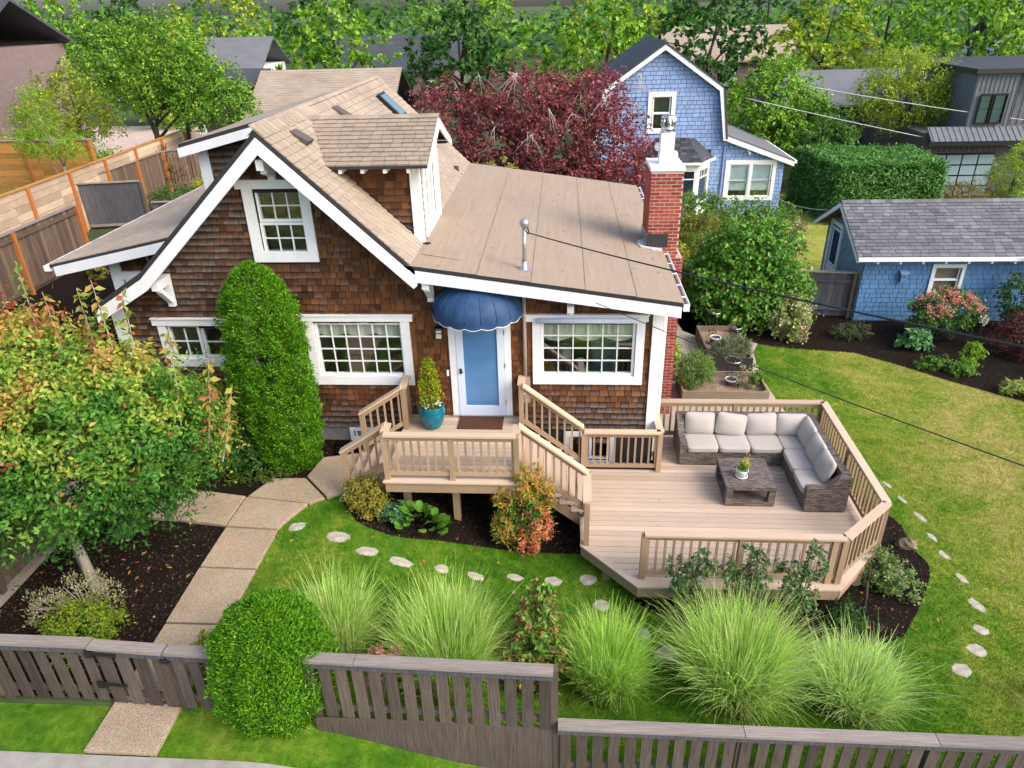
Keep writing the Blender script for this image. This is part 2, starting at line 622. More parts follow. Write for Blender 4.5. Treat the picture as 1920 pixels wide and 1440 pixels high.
M['blue_gable'] = painted_shingle('lit_gray_blue_shingle', (.21, .28, .37))  # gray-blue lightened: light on the gable side is put into the colour
M['wall_blue'] = plain('deep_blue_sheathing', (.02, .04, .10), .9)
M['blue_trim'] = plain('blue_trim_paint', (.20, .285, .57))
M['modern'] = plain('slate_metal_cladding', (.14, .15, .17), .6, .12, 3.)
M['modern_brown'] = plain('taupe_siding', (.12, .105, .095), .7, .12, 3.)
M['blind'] = plain('pale_teal_blind', (.66, .78, .82), .8)
M['garage_glass'] = plain('frosted_garage_glass', (.30, .40, .45), .15, .1, 1., spec=.7)
M['curtain'] = fabric('cream_valance_fabric', (.80, .77, .64))
M['room'] = plain('dim_room_wall', (.42, .33, .24), .8)
M['room_floor'] = plain('wood_floor_inside', (.36, .20, .10), .5)
M['leaf'] = leaf_mat()
M['needle'] = leaf_mat('needle_foliage', .22, .6, .2)
M['doorblue'] = plain('blue_glazed_door', (.085, .215, .43), .08, .12, 1.5, spec=.7)
M['doorframe'] = plain('icy_white_paint', (.62, .70, .84), .4, .04, 3.)
M['sealant'] = plain('gray_roof_sealant', (.55, .53, .51), .6, .3, 12., bump=.6)
M['teal'] = fabric('pale_teal_upholstery', (.42, .56, .53))
M['tarp'] = plain('white_tarp', (.72, .68, .68), .6, .12, 4.)
M['terracotta'] = plain('terracotta_clay', (.36, .11, .055), .8)
M['stucco'] = plain('mauve_brown_stucco', (.19, .14, .14), .85)
M['pinkwall'] = plain('pinkish_tan_paving', (.52, .40, .35), .9, .12, 3.)
M['asphalt_road'] = plain('driveway_concrete', (.40, .38, .36), .9, .12, 3.)
M['far_ground'] = plain('distant_undergrowth', (.06, .085, .03), .95, .5, .6)

# ------------------------------------------------------------------ terrain
XCUT = [-3000, -600, -150, -40, -20, -14.0, -13.0, -12.0, -11.0, -10.0, -9.0] + [round(-3.8 + .35 * i, 3) for i in range(11)] + [3, 12, 30, 80, 200, 600, 3000]


def Graw(x):
    t = min(1, max(0, (-.3 - x) / 3.5)); z = 1.2 + .78 * t * t * (3 - 2 * t)
    t = min(1, max(0, (-9.3 - x) / 4.2)); return z + .85 * t * t * (3 - 2 * t)


_gz = [Graw(x) for x in XCUT]


def G(x):
    return float(np.interp(x, XCUT, _gz))


def sheet(name, poly, mat, off, parent=None, kind='structure'):
    import bmesh
    bm = bmesh.new()
    bm.faces.new([bm.verts.new((x, y, 0)) for x, y in poly])
    bmesh.ops.triangulate(bm, faces=bm.faces[:])
    xs = [p[0] for p in poly]
    for c in XCUT:
        if min(xs) < c < max(xs):
            bmesh.ops.bisect_plane(bm, geom=bm.verts[:] + bm.edges[:] + bm.faces[:], plane_co=(c, 0, 0), plane_no=(1, 0, 0), dist=1e-5)
    for v in bm.verts: v.co.z = G(v.co.x) + off
    bmesh.ops.recalc_face_normals(bm, faces=bm.faces[:])
    if sum(f.normal.z for f in bm.faces) < 0: bmesh.ops.reverse_faces(bm, faces=bm.faces[:])
    me = bpy.data.meshes.new(name); bm.to_mesh(me); bm.free()
    me.materials.append(mat)
    o = link_mesh(name, me, parent)
    if kind: o['kind'] = kind
    return o


def inside(poly, X, Y):
    X = np.asarray(X); Y = np.asarray(Y); r = np.zeros(X.shape, bool)
    n = len(poly)
    for i in range(n):
        (x0, y0), (x1, y1) = poly[i], poly[(i + 1) % n]
        c = ((y0 > Y) != (y1 > Y))
        with np.errstate(divide='ignore', invalid='ignore'):
            xi = (x1 - x0) * (Y - y0) / ((y1 - y0) or 1e-9) + x0
        r ^= c & (X < xi)
    return r


sheet('ground', [(-3000, -1500), (3000, -1500), (3000, 3000), (-3000, 3000)], M['far_ground'], -.02)

LAWN = [(-5.3, -6.6), (14, -6.6), (16, 1), (11, 3.25), (9.77, 4.3), (9.03, 5.05), (8.0, 5.95), (6.64, 6.17), (5.56, 6.5), (5.3, 5.9),
        (5.16, 4.4), (5.3, 2.6), (5.5, .9), (2.2, .5), (.4, -.4), (-3.9, -1.75), (-4.3, -1.85), (-5.0, -2.2), (-5.3, -3)]
BED_PORCH = [(-3.96, -1.82), (-3.9, -2.1), (-3.71, -2.35), (-3.52, -2.58), (-3.29, -2.72), (-2.95, -2.8), (-2.63, -2.79), (-2.1, -2.64), (-1.4, -2.5), (-.5, -2.43), (.38, -2.44),
             (.9, -2.4), (1.2, 0), (-4.2, 0), (-4.6, -.15), (-4.45, -.75)]
BED_DECK = [(1.2, -3.5), (1.5, -3.78), (2.4, -3.95), (3.68, -4.25), (4.3, -4.33), (4.62, -4.3), (5.0, -4.24), (5.26, -4.1), (5.45, -3.86), (5.66, -3.6), (5.98, -3.15), (6.2, -2.8),
            (6.31, -2.5), (6.27, -2.28), (6.2, -2.1), (6.28, -1.45), (6.14, -1.09), (5.8, -.5), (5.55, .2), (5.2, .4), (5.0, -2.4), (4.3, -3.3)]
BED_LEFT = [(-8.5, -6.3), (-4.9, -6.3), (-5.66, -5.0), (-5.74, -2.7), (-9.2, -2.65), (-9.2, -3.0)]
BED_HOUSE = [(-9.0, -1.85), (-4.8, -1.35), (-4.4, -.4), (-4.2, .02), (-8.5, .02)]
BED_RIGHT = [(1.9, 12.0), (1.9, 9.8), (3.2, 9.8), (3.5, 7.45), (4.0, 6.9), (5.0, 6.95), (5.56, 6.5), (6.1, 6.25), (6.64, 6.17), (7.3, 6.12), (8.0, 5.95), (8.6, 5.45), (9.03, 5.05), (9.77, 4.3), (11, 3.25), (16, 1), (18, 9), (16, 12)]
GRAVEL = [(1.85, .5), (5.4, .9), (5.3, 2.6), (5.16, 4.4), (5.3, 5.9), (5.56, 6.5), (5.0, 6.95), (4.0, 6.95), (3.6, 7.4), (3.3, 10), (1.85, 10)]
lawn = sheet('lawn', LAWN, M['turf'], .004)
sheet('porch_flower_bed', BED_PORCH, M['mulch'], .012)
sheet('deck_flower_bed', BED_DECK, M['mulch'], .012)
sheet('left_flower_bed', BED_LEFT, M['mulch'], .006)
sheet('house_flower_bed', BED_HOUSE, M['mulch'], .006)
sheet('garage_flower_bed', BED_RIGHT, M['mulch'], .012)
sheet('gravel_strip', GRAVEL, M['gravel'], .018)
sheet('side_walkway', [(-8.9, -2.8), (-8.9, -1.7), (-10.2, 6), (-10.6, 12), (-12.2, 12), (-11.4, 6), (-9.6, -2.0)], M['aggregate'], .02)
sheet('left_side_bed', [(-9.6, -2.4), (-11.4, 6), (-12.2, 12), (-15.5, 12), (-15.5, -2.4)], M['mulch'], .01)
sheet('outer_verge', [(-14, -9), (14, -9), (14, -6.58), (-5.3, -6.58), (-5.3, -6.42), (-14, -6.42)], M['turf'], .0)
sheet('sidewalk', [(-14, -10), (14, -10), (14, -7.1), (-14, -7.1)], M['concrete'], .02)
sheet('back_yard', [(2, 10.5), (18, 10.5), (18, 24.4), (2, 24.4)], M['turf'], -.008)
sheet('driveway', [(16.5, 24.5), (40, 24.5), (40, 31.5), (16.5, 31.5)], M['asphalt_road'], .02)
sheet('neighbor_yard_paving', [(-60, 18), (-18.5, 18), (-18.5, 40), (-60, 40)], M['pinkwall'], .02)


# ------------------------------------------------------------------ courses of shingles, generic
def spans(poly, v):
    xs = []
    n = len(poly)
    for i in range(n):
        (x0, y0), (x1, y1) = poly[i], poly[(i + 1) % n]
        if (y0 > v) != (y1 > v):
            xs.append(x0 + (x1 - x0) * (v - y0) / (y1 - y0))
    xs.sort()
    return [(xs[i], xs[i + 1]) for i in range(0, len(xs) - 1, 2)]


def courses(poly, holes, exposure, wmin, wmax, gap, over=.012, jit=.0, v0=None, offset=False):
    """rectangles (u0,u1,v0,v1) laid in rows over poly, leaving holes out"""
    vs = [p[1] for p in poly]
    out = []; v = min(vs) if v0 is None else v0; row = 0
    while v < max(vs) - .02:
        m = v + exposure * .5
        sp = spans(poly, min(m, max(vs) - .005))
        hs = [(h[0], h[1]) for h in holes if h[2] < m < h[3]]
        for a, b in sp:
            segs = [(a, b)]
            for h0, h1 in hs:
                ns = []
                for s0, s1 in segs:
                    if h1 <= s0 or h0 >= s1: ns.append((s0, s1)); continue
                    if h0 > s0: ns.append((s0, h0))
                    if h1 < s1: ns.append((h1, s1))
                segs = ns
            for s0, s1 in segs:
                u = s0 - (rnd.random() * wmax * .8 if not offset else (wmax * .5 if row % 2 else 0))
                while u < s1 - .01:
                    w = rnd.uniform(wmin, wmax)
                    a0, a1 = max(u, s0), min(u + w, s1)
                    if a1 - a0 > .02:
                        j = rnd.uniform(-jit, jit)
                        out.append((a0 + gap / 2, a1 - gap / 2, v + j, v + exposure + over, row))
                    u += w
        v += exposure; row += 1
    return out


def lay(rects, O, U, V, N, thick, top, tint, gray=None):
    """list of wedge geometries ((8 verts), tint, gray)"""
    O, U, V, N = map(Vector, (O, U, V, N))
    res = []
    for u0, u1, v0, v1, row in rects:
        t = thick * rnd.uniform(.8, 1.2)
        P = [O + U * u0 + V * v0 + N * t, O + U * u1 + V * v0 + N * t, O + U * u1 + V * v1 + N * top, O + U * u0 + V * v1 + N * top,
             O + U * u0 + V * v0, O + U * u1 + V * v0, O + U * u1 + V * v1, O + U * u0 + V * v1]
        um, vm = (u0 + u1) / 2, (v0 + v1) / 2
        c = O + U * um + V * vm
        res.append((P, tint(c), gray(c) if gray else 0., (u1 - u0)))
    return res


SH_F = ((0, 1, 2, 3), (4, 5, 1, 0), (5, 6, 2, 1), (7, 4, 0, 3))


def shingle_objects(pieces, name, joined, mat, parent, n_single, key=None):
    """the n_single pieces that show largest each an object; the rest one stuff part"""
    order = sorted(range(len(pieces)), key=key or (lambda i: -pieces[i][3]))
    single = set(order[:n_single])
    V, F, T, Gy, VV = [], [], [], [], []
    for i, (P, t, g, w) in enumerate(pieces):
        if i in single:
            me = bpy.data.meshes.new(name)
            b = org(parent)
            me.from_pydata([(p.x - b[0], p.y - b[1], p.z - b[2]) for p in P], [], SH_F)
            a = me.attributes.new('tint', 'FLOAT', 'FACE'); a.data.foreach_set('value', np.full(4, t, np.float32))
            a = me.attributes.new('gray', 'FLOAT', 'FACE'); a.data.foreach_set('value', np.full(4, g, np.float32))
            a = me.attributes.new('vv', 'FLOAT', 'POINT'); a.data.foreach_set('value', np.array([0, 0, 1, 1, 0, 0, 1, 1], np.float32))
            me.materials.append(mat)
            link_mesh(name, me, parent)
        else:
            n = len(V)
            V.extend(tuple(p) for p in P); F.extend([tuple(n + k for k in q) for q in SH_F])
            T.extend([t] * 4); Gy.extend([g] * 4); VV.extend([0, 0, 1, 1, 0, 0, 1, 1])
    if V:
        mesh_np(joined, V, F, mat, parent, fattr={'tint': T, 'gray': Gy}, vattr={'vv': VV}, kind='stuff')


def panel(name, O, U, V, N, poly, holes, mat, parent, thick=.1):
    """a wall with openings: polygon in (u,v), holes as (u0,u1,v0,v1)"""
    import bmesh
    O, U, V, N = map(Vector, (O, U, V, N))
    bm = bmesh.new()
    f = bm.faces.new([bm.verts.new((u, v, 0)) for u, v in poly])
    bmesh.ops.triangulate(bm, faces=[f])
    for h in holes:
        for co, no in (((h[0], 0, 0), (1, 0, 0)), ((h[1], 0, 0), (1, 0, 0)), ((0, h[2], 0), (0, 1, 0)), ((0, h[3], 0), (0, 1, 0))):
            bmesh.ops.bisect_plane(bm, geom=bm.verts[:] + bm.edges[:] + bm.faces[:], plane_co=co, plane_no=no, dist=1e-6)
    dead = []
    for q in bm.faces:
        c = q.calc_center_median()
        if any(h[0] < c.x < h[1] and h[2] < c.y < h[3] for h in holes): dead.append(q)
    bmesh.ops.delete(bm, geom=dead, context='FACES')
    r = bmesh.ops.extrude_face_region(bm, geom=bm.faces[:])
    for v in r['geom']:
        if isinstance(v, bmesh.types.BMVert): v.co.z -= thick
    bmesh.ops.recalc_face_normals(bm, faces=bm.faces[:])
    b = Vector(org(parent)) if parent is not None else Vector((0, 0, 0))
    for v in bm.verts: v.co = O + U * v.co.x + V * v.co.y + N * v.co.z - b
    bmesh.ops.recalc_face_normals(bm, faces=bm.faces[:])
    me = bpy.data.meshes.new(name); bm.to_mesh(me); bm.free()
    me.materials.append(mat)
    return link_mesh(name, me, parent)


def window(parent, O, U, V, N, casing, head, sashes, cw=.15, frame_in=.05, glassmat=None, trim=None, depth=.056, sillboard=True, name='window'):
    """casing (u0,u1,v0,v1); sashes: (u0,u1,v0,v1,cols,rows) glass areas. Returns the window part."""
    O, U, V, N = map(Vector, (O, U, V, N))
    trim = trim or M['white']; glassmat = glassmat or M['glass']

    def bx(mb, u0, u1, v0, v1, n0, n1):
        P = []
        for n in (n0, n1):
            for u, v in ((u0, v0), (u1, v0), (u1, v1), (u0, v1)):
                P.append(O + U * u + V * v + N * n)
        if U.cross(V).dot(N) < 0: P = [P[1], P[0], P[3], P[2], P[5], P[4], P[7], P[6]]
        mb.hexa(P)
    u0, u1, v0, v1 = casing
    cb = cw * 1.1
    mb = MB()
    bx(mb, u0, u0 + cw, v0, v1, 0, depth)
    bx(mb, u1 - cw, u1, v0, v1, 0, depth)
    bx(mb, u0 + cw, u1 - cw, v0, v0 + cb, 0, depth - .003)
    if not head: bx(mb, u0 + cw, u1 - cw, v1 - cb, v1, 0, depth - .003)
    w = mb.build(name, trim, parent)
    if head:
        h0, h1, hv = head
        mb = MB(); bx(mb, h0, h1, v1, hv, 0, depth + .015); bx(mb, h0 - .015, h1 + .015, hv, hv + .025, 0, depth + .035)
        mb.build('head_trim', trim, w)
    # sash frames
    for i, (a0, a1, b0, b1, nc, nr) in enumerate(sashes):
        rec = -.045 if (len(sashes) == 2 and i == 1) else -.02
        mb = MB()
        fw = frame_in
        bx(mb, a0 - fw, a0, b0 - fw, b1 + fw, rec - .05, rec + .03)
        bx(mb, a1, a1 + fw, b0 - fw, b1 + fw, rec - .05, rec + .03)
        bx(mb, a0, a1, b0 - fw, b0, rec - .05, rec + .028)
        bx(mb, a0, a1, b1, b1 + fw, rec - .05, rec + .028)
        mb.build('sash', trim, w)
        mw = .011
        for k in range(1, nc):
            m = a0 + (a1 - a0) * k / nc
            mb = MB(); bx(mb, m - mw, m + mw, b0, b1, rec - .02, rec + .012); mb.build('muntin', trim, w)
        for k in range(1, nr):
            m = b0 + (b1 - b0) * k / nr
            mb = MB(); bx(mb, a0, a1, m - mw, m + mw, rec - .018, rec + .010); mb.build('muntin', trim, w)
        for c in range(nc):
            for r in range(nr):
                p0, p1 = a0 + (a1 - a0) * c / nc, a0 + (a1 - a0) * (c + 1) / nc
                q0, q1 = b0 + (b1 - b0) * r / nr, b0 + (b1 - b0) * (r + 1) / nr
                mb = MB(); bx(mb, p0 + .004, p1 - .004, q0 + .004, q1 - .004, rec - .012, rec - .006); mb.build('pane', glassmat, w)
    return w


# ------------------------------------------------------------------ the shingled house
house = thing('house', 'brown shingled cottage with white trim, tan roof and a blue awning over its door', 'house', (-3.3, 2.0, 1.6))
XU, ZV, YN = (1, 0, 0), (0, 0, 1), (0, -1, 0)
W_OUT = [(-8.5, 2.33), (1.70, 2.33), (1.87, 2.33), (1.87, 5.1), (-2.6, 5.75), (-4.915, 8.0), (-7.466, 5.63), (-8.5, 5.02)]
H_BIG = (-4.85, -2.83, 3.31, 4.66); H_RIGHT = (-.52, 1.56, 3.35, 4.66); H_LOW = (-7.74, -5.9, 3.69, 4.57); H_UP = (-5.55, -4.36, 5.82, 7.14); H_DOOR = (-2.08, -.95, 2.55, 4.72)
HOLES = [H_BIG, H_RIGHT, H_LOW, H_UP, H_DOOR]
shrink = lambda h, d: (h[0] + d, h[1] - d, h[2] + d, h[3] - d)
wall = panel('wall', (0, 0, 0), XU, ZV, YN, W_OUT, [shrink(h, .08) for h in HOLES], M['wallback'], house, .14)


def sm(a, b, x):
    t = min(1, max(0, (x - a) / (b - a))); return t * t * (3 - 2 * t)


def tint_front(c):
    warm = .42 + .14 * sm(-5.5, -3.5, c.x) + .16 * (1 - sm(.0, .35, abs(c.z - 3.2))) * sm(-1, 0, c.x)
    warm -= .12 * (1 - sm(2.5, 3.0, c.z)) + .08 * sm(6.2, 6.8, c.z)
    if -2.8 < c.x < -.5 and c.z < 4.9: warm += .17
    return min(1, max(0, rnd.gauss(warm, .14)))


def gray_front(c):
    g = .16 + .55 * (1 - sm(2.45, 3.25, c.z)) + .40 * (1 - sm(-6.3, -4.6, c.x)) + .10 * sm(4.9, 5.3, c.z) * (1 - sm(-4.5, -3.0, c.x))
    if c.x > -.6 and c.z < 3.3: g += .12
    if -2.8 < c.x < -.5: g -= .25
    return g + rnd.uniform(-.30, .28)


rects = courses(W_OUT, HOLES, .127, .085, .185, .011, jit=.006)
pieces = lay(rects, (0, 0, 0), XU, ZV, YN, .034, .004, tint_front, gray_front)
hidden = lambda P: (-6.1 < P[0].x < -4.5 and P[0].z < 5.9) or (P[0].x < -6.3 and P[0].z < 4.4)
shingle_objects(pieces, 'shingle', 'shingles', M['cedar'], wall, 240, key=lambda i: (10 if hidden(pieces[i][0]) else 0) - pieces[i][3])

# foundation below the shingles
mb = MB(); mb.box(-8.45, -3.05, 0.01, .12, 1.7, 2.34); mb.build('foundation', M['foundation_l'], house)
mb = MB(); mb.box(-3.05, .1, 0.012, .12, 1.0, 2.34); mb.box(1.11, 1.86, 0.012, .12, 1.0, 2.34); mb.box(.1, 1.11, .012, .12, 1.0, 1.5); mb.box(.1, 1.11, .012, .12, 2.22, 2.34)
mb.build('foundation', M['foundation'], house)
window(house, (0, 0, 0), XU, ZV, YN, (.1, 1.11, 1.46, 2.26), None, [(.24, .59, 1.62, 2.14, 1, 1), (.65, .98, 1.62, 2.14, 1, 1)], cw=.1, frame_in=.03, depth=.03)
window(house, (0, 0, 0), XU, ZV, YN, (-4.28, -3.4, 2.0, 2.31), None, [(-4.14, -3.86, 2.07, 2.24, 1, 1), (-3.82, -3.54, 2.07, 2.24, 1, 1)], cw=.07, frame_in=.03, depth=.03)

# corner boards
mb = MB(); mb.box(1.69, 1.88, -.058, .0, 2.2, 5.04); mb.box(1.86, 1.885, -.0, .2, 1.6, 5.02); mb.build('corner_board', M['white'], house)
mb = MB(); mb.box(-8.58, -8.33, -.06, .0, 2.2, 4.98); mb.build('corner_board', M['white'], house)
# side walls, so that the house is closed from other positions
mb = MB(); mb.box(1.76, 1.87, .14, 8.2, 1.2, 5.15); mb.build('side_wall', M['wallback'], house)
swp = lay([(b, a, c, d, e) for a, b, c, d, e in courses([(.2, 2.33), (8.3, 2.33), (8.3, 5.12), (.2, 5.12)], [(2.5, 3.52, 2, 6)], .127, .09, .2, .01, jit=.005)], (1.87, 0, 0), (0, 1, 0), ZV, (1, 0, 0), .03, .004, lambda c: min(1, max(0, rnd.gauss(.5, .15))), lambda c: .3 + rnd.uniform(-.2, .2))
SIDE_SHINGLES = [([p[1], p[0], p[3], p[2], p[5], p[4], p[7], p[6]], t, g, w) for p, t, g, w in swp]
mb = MB(); mb.box(-8.5, -8.38, .14, 8.2, 1.8, 5.2); mb.build('side_wall', M['wallback'], house)
mb = MB(); mb.prism([(-8.38, 8.2, 1.2), (1.76, 8.2, 1.2), (1.76, 8.2, 5.15), (-2.6, 8.2, 5.78), (-4.915, 8.2, 8.02), (-7.466, 8.2, 5.65), (-8.38, 8.2, 5.05)], (0, .12, 0)); mb.build('rear_wall', M['wallback'], house)

shingle_objects(SIDE_SHINGLES, 'shingle', 'shingles', M['cedar'], house, 0)
# windows of the front wall
window(house, (0, 0, 0), XU, ZV, YN, H_BIG, (-4.985, -2.765, 4.77), [(-4.62, -3.03, 3.54, 4.575, 6, 4)], cw=.17)
window(house, (0, 0, 0), XU, ZV, YN, H_RIGHT, (-.65, 1.61, 4.78), [(-.31, 1.345, 3.575, 4.605, 6, 4)], cw=.155)
window(house, (0, 0, 0), XU, ZV, YN, H_LOW, (-7.82, -5.82, 4.70), [(-7.52, -6.99, 3.90, 4.52, 2, 2), (-6.88, -6.12, 3.90, 4.48, 2, 2)], cw=.15, frame_in=.045)
window(house, (0, 0, 0), XU, ZV, YN, H_UP, (-5.65, -4.27, 7.27), [(-5.3, -4.55, 6.005, 6.49, 3, 2), (-5.3, -4.55, 6.59, 7.06, 3, 2)], cw=.18, frame_in=.045)
# blue-white roller hood above the right window
mb = MB(); mb.tube([(-.44, -.11, 4.70), (1.44, -.11, 4.70)], .05, 12); mb.build('window_hood', M['doorframe'], house, smooth=True)

# rooms seen through the panes
mb = MB()
for a in ((-8.2, 1.6, 3.6, 3.7, 2.6, 5.2), (-8.3, -8.2, .3, 3.6, 2.6, 5.2), (1.6, 1.7, .3, 3.6, 2.6, 5.2), (-2.65, -2.55, .3, 3.6, 2.6, 5.2), (-.9, -.8, .3, 3.6, 2.6, 5.2), (-5.4, -5.3, .3, 3.6, 2.6, 5.2), (-8.2, 1.6, .3, 3.6, 5.2, 5.3)):
    mb.box(*a)
mb.build('room', M['room'], house)
mb = MB(); mb.box(-8.2, 1.6, .16, 3.6, 2.5, 2.6); mb.build('room_floor', M['room_floor'], house)
mb = MB(); mb.box(-5.9, -4.0, 1.6, 1.7, 5.5, 7.2); mb.build('room', M['room'], house)


def valance(x0, x1, z1, drop):
    mb = MB(); n = 24
    for i in range(n):
        a, b = i / n, (i + 1) / n
        za = z1 - drop * (.80 + .20 * abs(math.sin(a * math.pi * 3))); zb = z1 - drop * (.80 + .20 * abs(math.sin(b * math.pi * 3)))
        ya, yb = .10 + .015 * math.sin(a * 60), .10 + .015 * math.sin(b * 60)
        mb.face([(x0 + (x1 - x0) * a, ya, za), (x0 + (x1 - x0) * b, yb, zb), (x0 + (x1 - x0) * b, yb, z1), (x0 + (x1 - x0) * a, ya, z1)])
    mb.build('valance', M['curtain'], house, smooth=True)


valance(-.36, 1.4, 4.66, .46)
valance(-4.68, -2.98, 4.63, .34)

# entry door under the awning
XW = lambda mb, *a: mb.box(*a)
mb = MB(); mb.box(-2.11, -1.975, -.05, .0, 2.63, 4.78); mb.box(-1.05, -.93, -.05, .0, 2.63, 4.78); mb.box(-2.11, -.93, -.053, .0, 4.78, 4.92)
mb.build('door_trim', M['white'], house)
mb = MB()
mb.box(-1.972, -1.84, -.06, -.01, 2.65, 4.78); mb.box(-1.19, -1.053, -.06, -.01, 2.65, 4.78); mb.box(-1.84, -1.19, -.058, -.01, 2.65, 2.86); mb.box(-1.84, -1.19, -.058, -.01, 4.62, 4.78)
door = mb.build('door', M['doorframe'], house)
mb = MB(); mb.box(-1.84, -1.19, -.03, -.02, 2.86, 4.62); mb.build('door_pane', M['doorblue'], door)
mb = MB(); mb.box(-1.925, -1.885, -.085, -.06, 3.58, 3.68); mb.tube([(-1.905, -.085, 3.63), (-1.905, -.105, 3.63), (-1.86, -.105, 3.62)], .011, 6); mb.build('handle', M['black'], door)
for z in (2.9, 3.7, 4.4):
    mb = MB(); mb.box(-1.06, -1.042, -.07, -.055, z, z + .1); mb.build('hinge', M['metal'], door)
mb = MB(); mb.box(-2.14, -.9, -.09, -.0, 2.615, 2.65); mb.build('threshold', M['metal'], house)
mb = MB(); mb.box(-2.185, -2.145, -.06, -.022, 3.52, 3.64); mb.build('doorbell', M['white_bright'], house)

# lantern by the door: pale glass in a black cage
mb = MB(); mb.box(-2.33, -2.21, -.13, -.03, 4.34, 4.50); ln = mb.build('wall_lantern', M['curtain'], house)
mb = MB()
for x in (-2.335, -2.205):
    for y in (-.135, -.03): mb.box(x - .008, x + .008, y - .008, y + .008, 4.32, 4.56)
for z in (4.32, 4.44, 4.55): mb.box(-2.343, -2.197, -.143, -.022, z, z + .012)
mb.build('lantern_frame', M['black'], ln)

# the dome awning over the door
aw_c, aw_a, aw_b, aw_z, aw_h = -1.52, .84, .86, 4.93, .56
NA, NB, RIBS = 90, 14, 9
V, F = [], []
for j in range(NB + 1):
    t = (math.pi / 2) * j / NB
    for i in range(NA + 1):
        th = math.pi * i / NA
        puff = 1 + .010 * abs(math.sin(th * RIBS)) * math.cos(t) - .01
        V.append((aw_c - aw_a * math.cos(th) * math.cos(t) * puff, -aw_b * math.sin(th) * math.cos(t) * puff, aw_z + aw_h * math.sin(t)))
for j in range(NB):
    for i in range(NA):
        q = j * (NA + 1) + i; F.append((q, q + 1, q + NA + 2, q + NA + 1))
awn = mesh_np('awning', V, F, M['awning'], house, smooth=True)
V, F = [], []
for j in range(3):
    for i in range(NA + 1):
        th = math.pi * i / NA
        d = [0, .05, .085 + .035 * abs(math.sin(th * RIBS))][j]
        V.append((aw_c - (aw_a + .004) * math.cos(th), -(aw_b + .004) * math.sin(th), aw_z + .004 - d))
for j in range(2):
    for i in range(NA):
        q = j * (NA + 1) + i; F.append((q, q + NA + 1, q + NA + 2, q + 1))
mesh_np('awning_valance', V, F, M['awning'], awn, smooth=True)
mb = MB(); mb.tube([Vector(V[2 * (NA + 1) + i]) for i in range(NA + 1)], .006, 5); mb.build('piping', M['piping'], awn)
for k in range(1, RIBS):
    th = math.pi * k / RIBS
    mb = MB(); mb.tube([(aw_c - aw_a * .995 * math.cos(th) * math.cos(t), -aw_b * .995 * math.sin(th) * math.cos(t), aw_z + aw_h * math.sin(t)) for t in [math.pi / 2 * j / 12 for j in range(12)]], .008, 5)
    mb.build('seam', M['awning'], awn, smooth=True)

# conduit, meter, hose tap
mb = MB(); mb.tube([(-.665, -.055, 3.48), (-.665, -.055, 5.25)], .036, 10); mb.build('conduit', M['beige'], house, smooth=True)
mb = MB(); mb.tube([(-.665, -.055, 2.98), (-.665, -.06, 2.75), (-.70, -.08, 2.55), (-.74, -.05, 2.45)], .032, 8); mb.build('conduit', M['beige'], house, smooth=True)
mb = MB(); mb.box(-.76, -.575, -.12, -.022, 2.97, 3.5); mt = mb.build('meter_box', M['beige'], house)
mb = MB()
for r, y in ((.082, -.12), (.082, -.17)): pass
mb.tube([(-.675, -.12, 3.27), (-.675, -.19, 3.27)], .082, 20); mb.build('meter_dial', M['curtain'], mt)
mb = MB(); mb.tube([(-.675, -.12, 3.27), (-.675, -.15, 3.27)], .095, 20); mb.build('meter_rim', M['metal'], mt)
mb = MB(); mb.tube([(-4.98, -.0, 2.42), (-4.98, -.1, 2.42), (-4.98, -.1, 2.30)], .014, 6); mb.tube([(-5.05, -.1, 2.42), (-4.91, -.1, 2.42)], .012, 6)
tap = mb.build('hose_tap', M['metal'], house)
for x in (-5.07, -4.89):
    mb = MB(); mb.tube([(x, -.09, 2.42), (x, -.115, 2.42)], .038, 10); mb.build('tap_wheel', M['curtain'], tap)
mb = MB(); mb.tube([(-4.98, -.1, 2.30), (-5.05, -.1, 2.22), (-5.4, -.09, 2.2), (-5.8, -.08, 2.24)], .012, 6); mb.build('hose', M['cable'], house)

# knee braces
def brace(x, z, leg, y1=-.50, w=.13):
    mb = MB()
    mb.box(x - w / 2, x + w / 2, y1, -.022, z - .17, z)
    mb.box(x - w / 2 + .004, x + w / 2 - .004, -.11, -.022, z - leg, z - .17)
    mb.beam((x, y1 + .12, z - .2), (x, -.1, z - leg + .12), w * .8, .09, (0, 1, .6))
    mb.build('knee_brace', M['white'], house)


brace(-7.30, 5.60, .62)
brace(-2.37, 5.62, .55)
brace(-4.95, 7.70, .42)
mb = MB(); mb.box(.12, .24, -.42, -.02, 4.98, 5.1); mb.box(.12, .24, -.10, -.02, 4.79, 4.98); mb.build('knee_brace', M['white'], house)
mb = MB(); mb.tube([(.18, -.12, 4.93), (.18, -.26, 4.90)], .045, 10); mb.lathe([(0, -.06), (.05, -.05), (.06, 0), (.05, .04), (0, .05)], (.18, -.13, 4.92), 12); mb.build('security_camera', M['white_bright'], house, smooth=True)

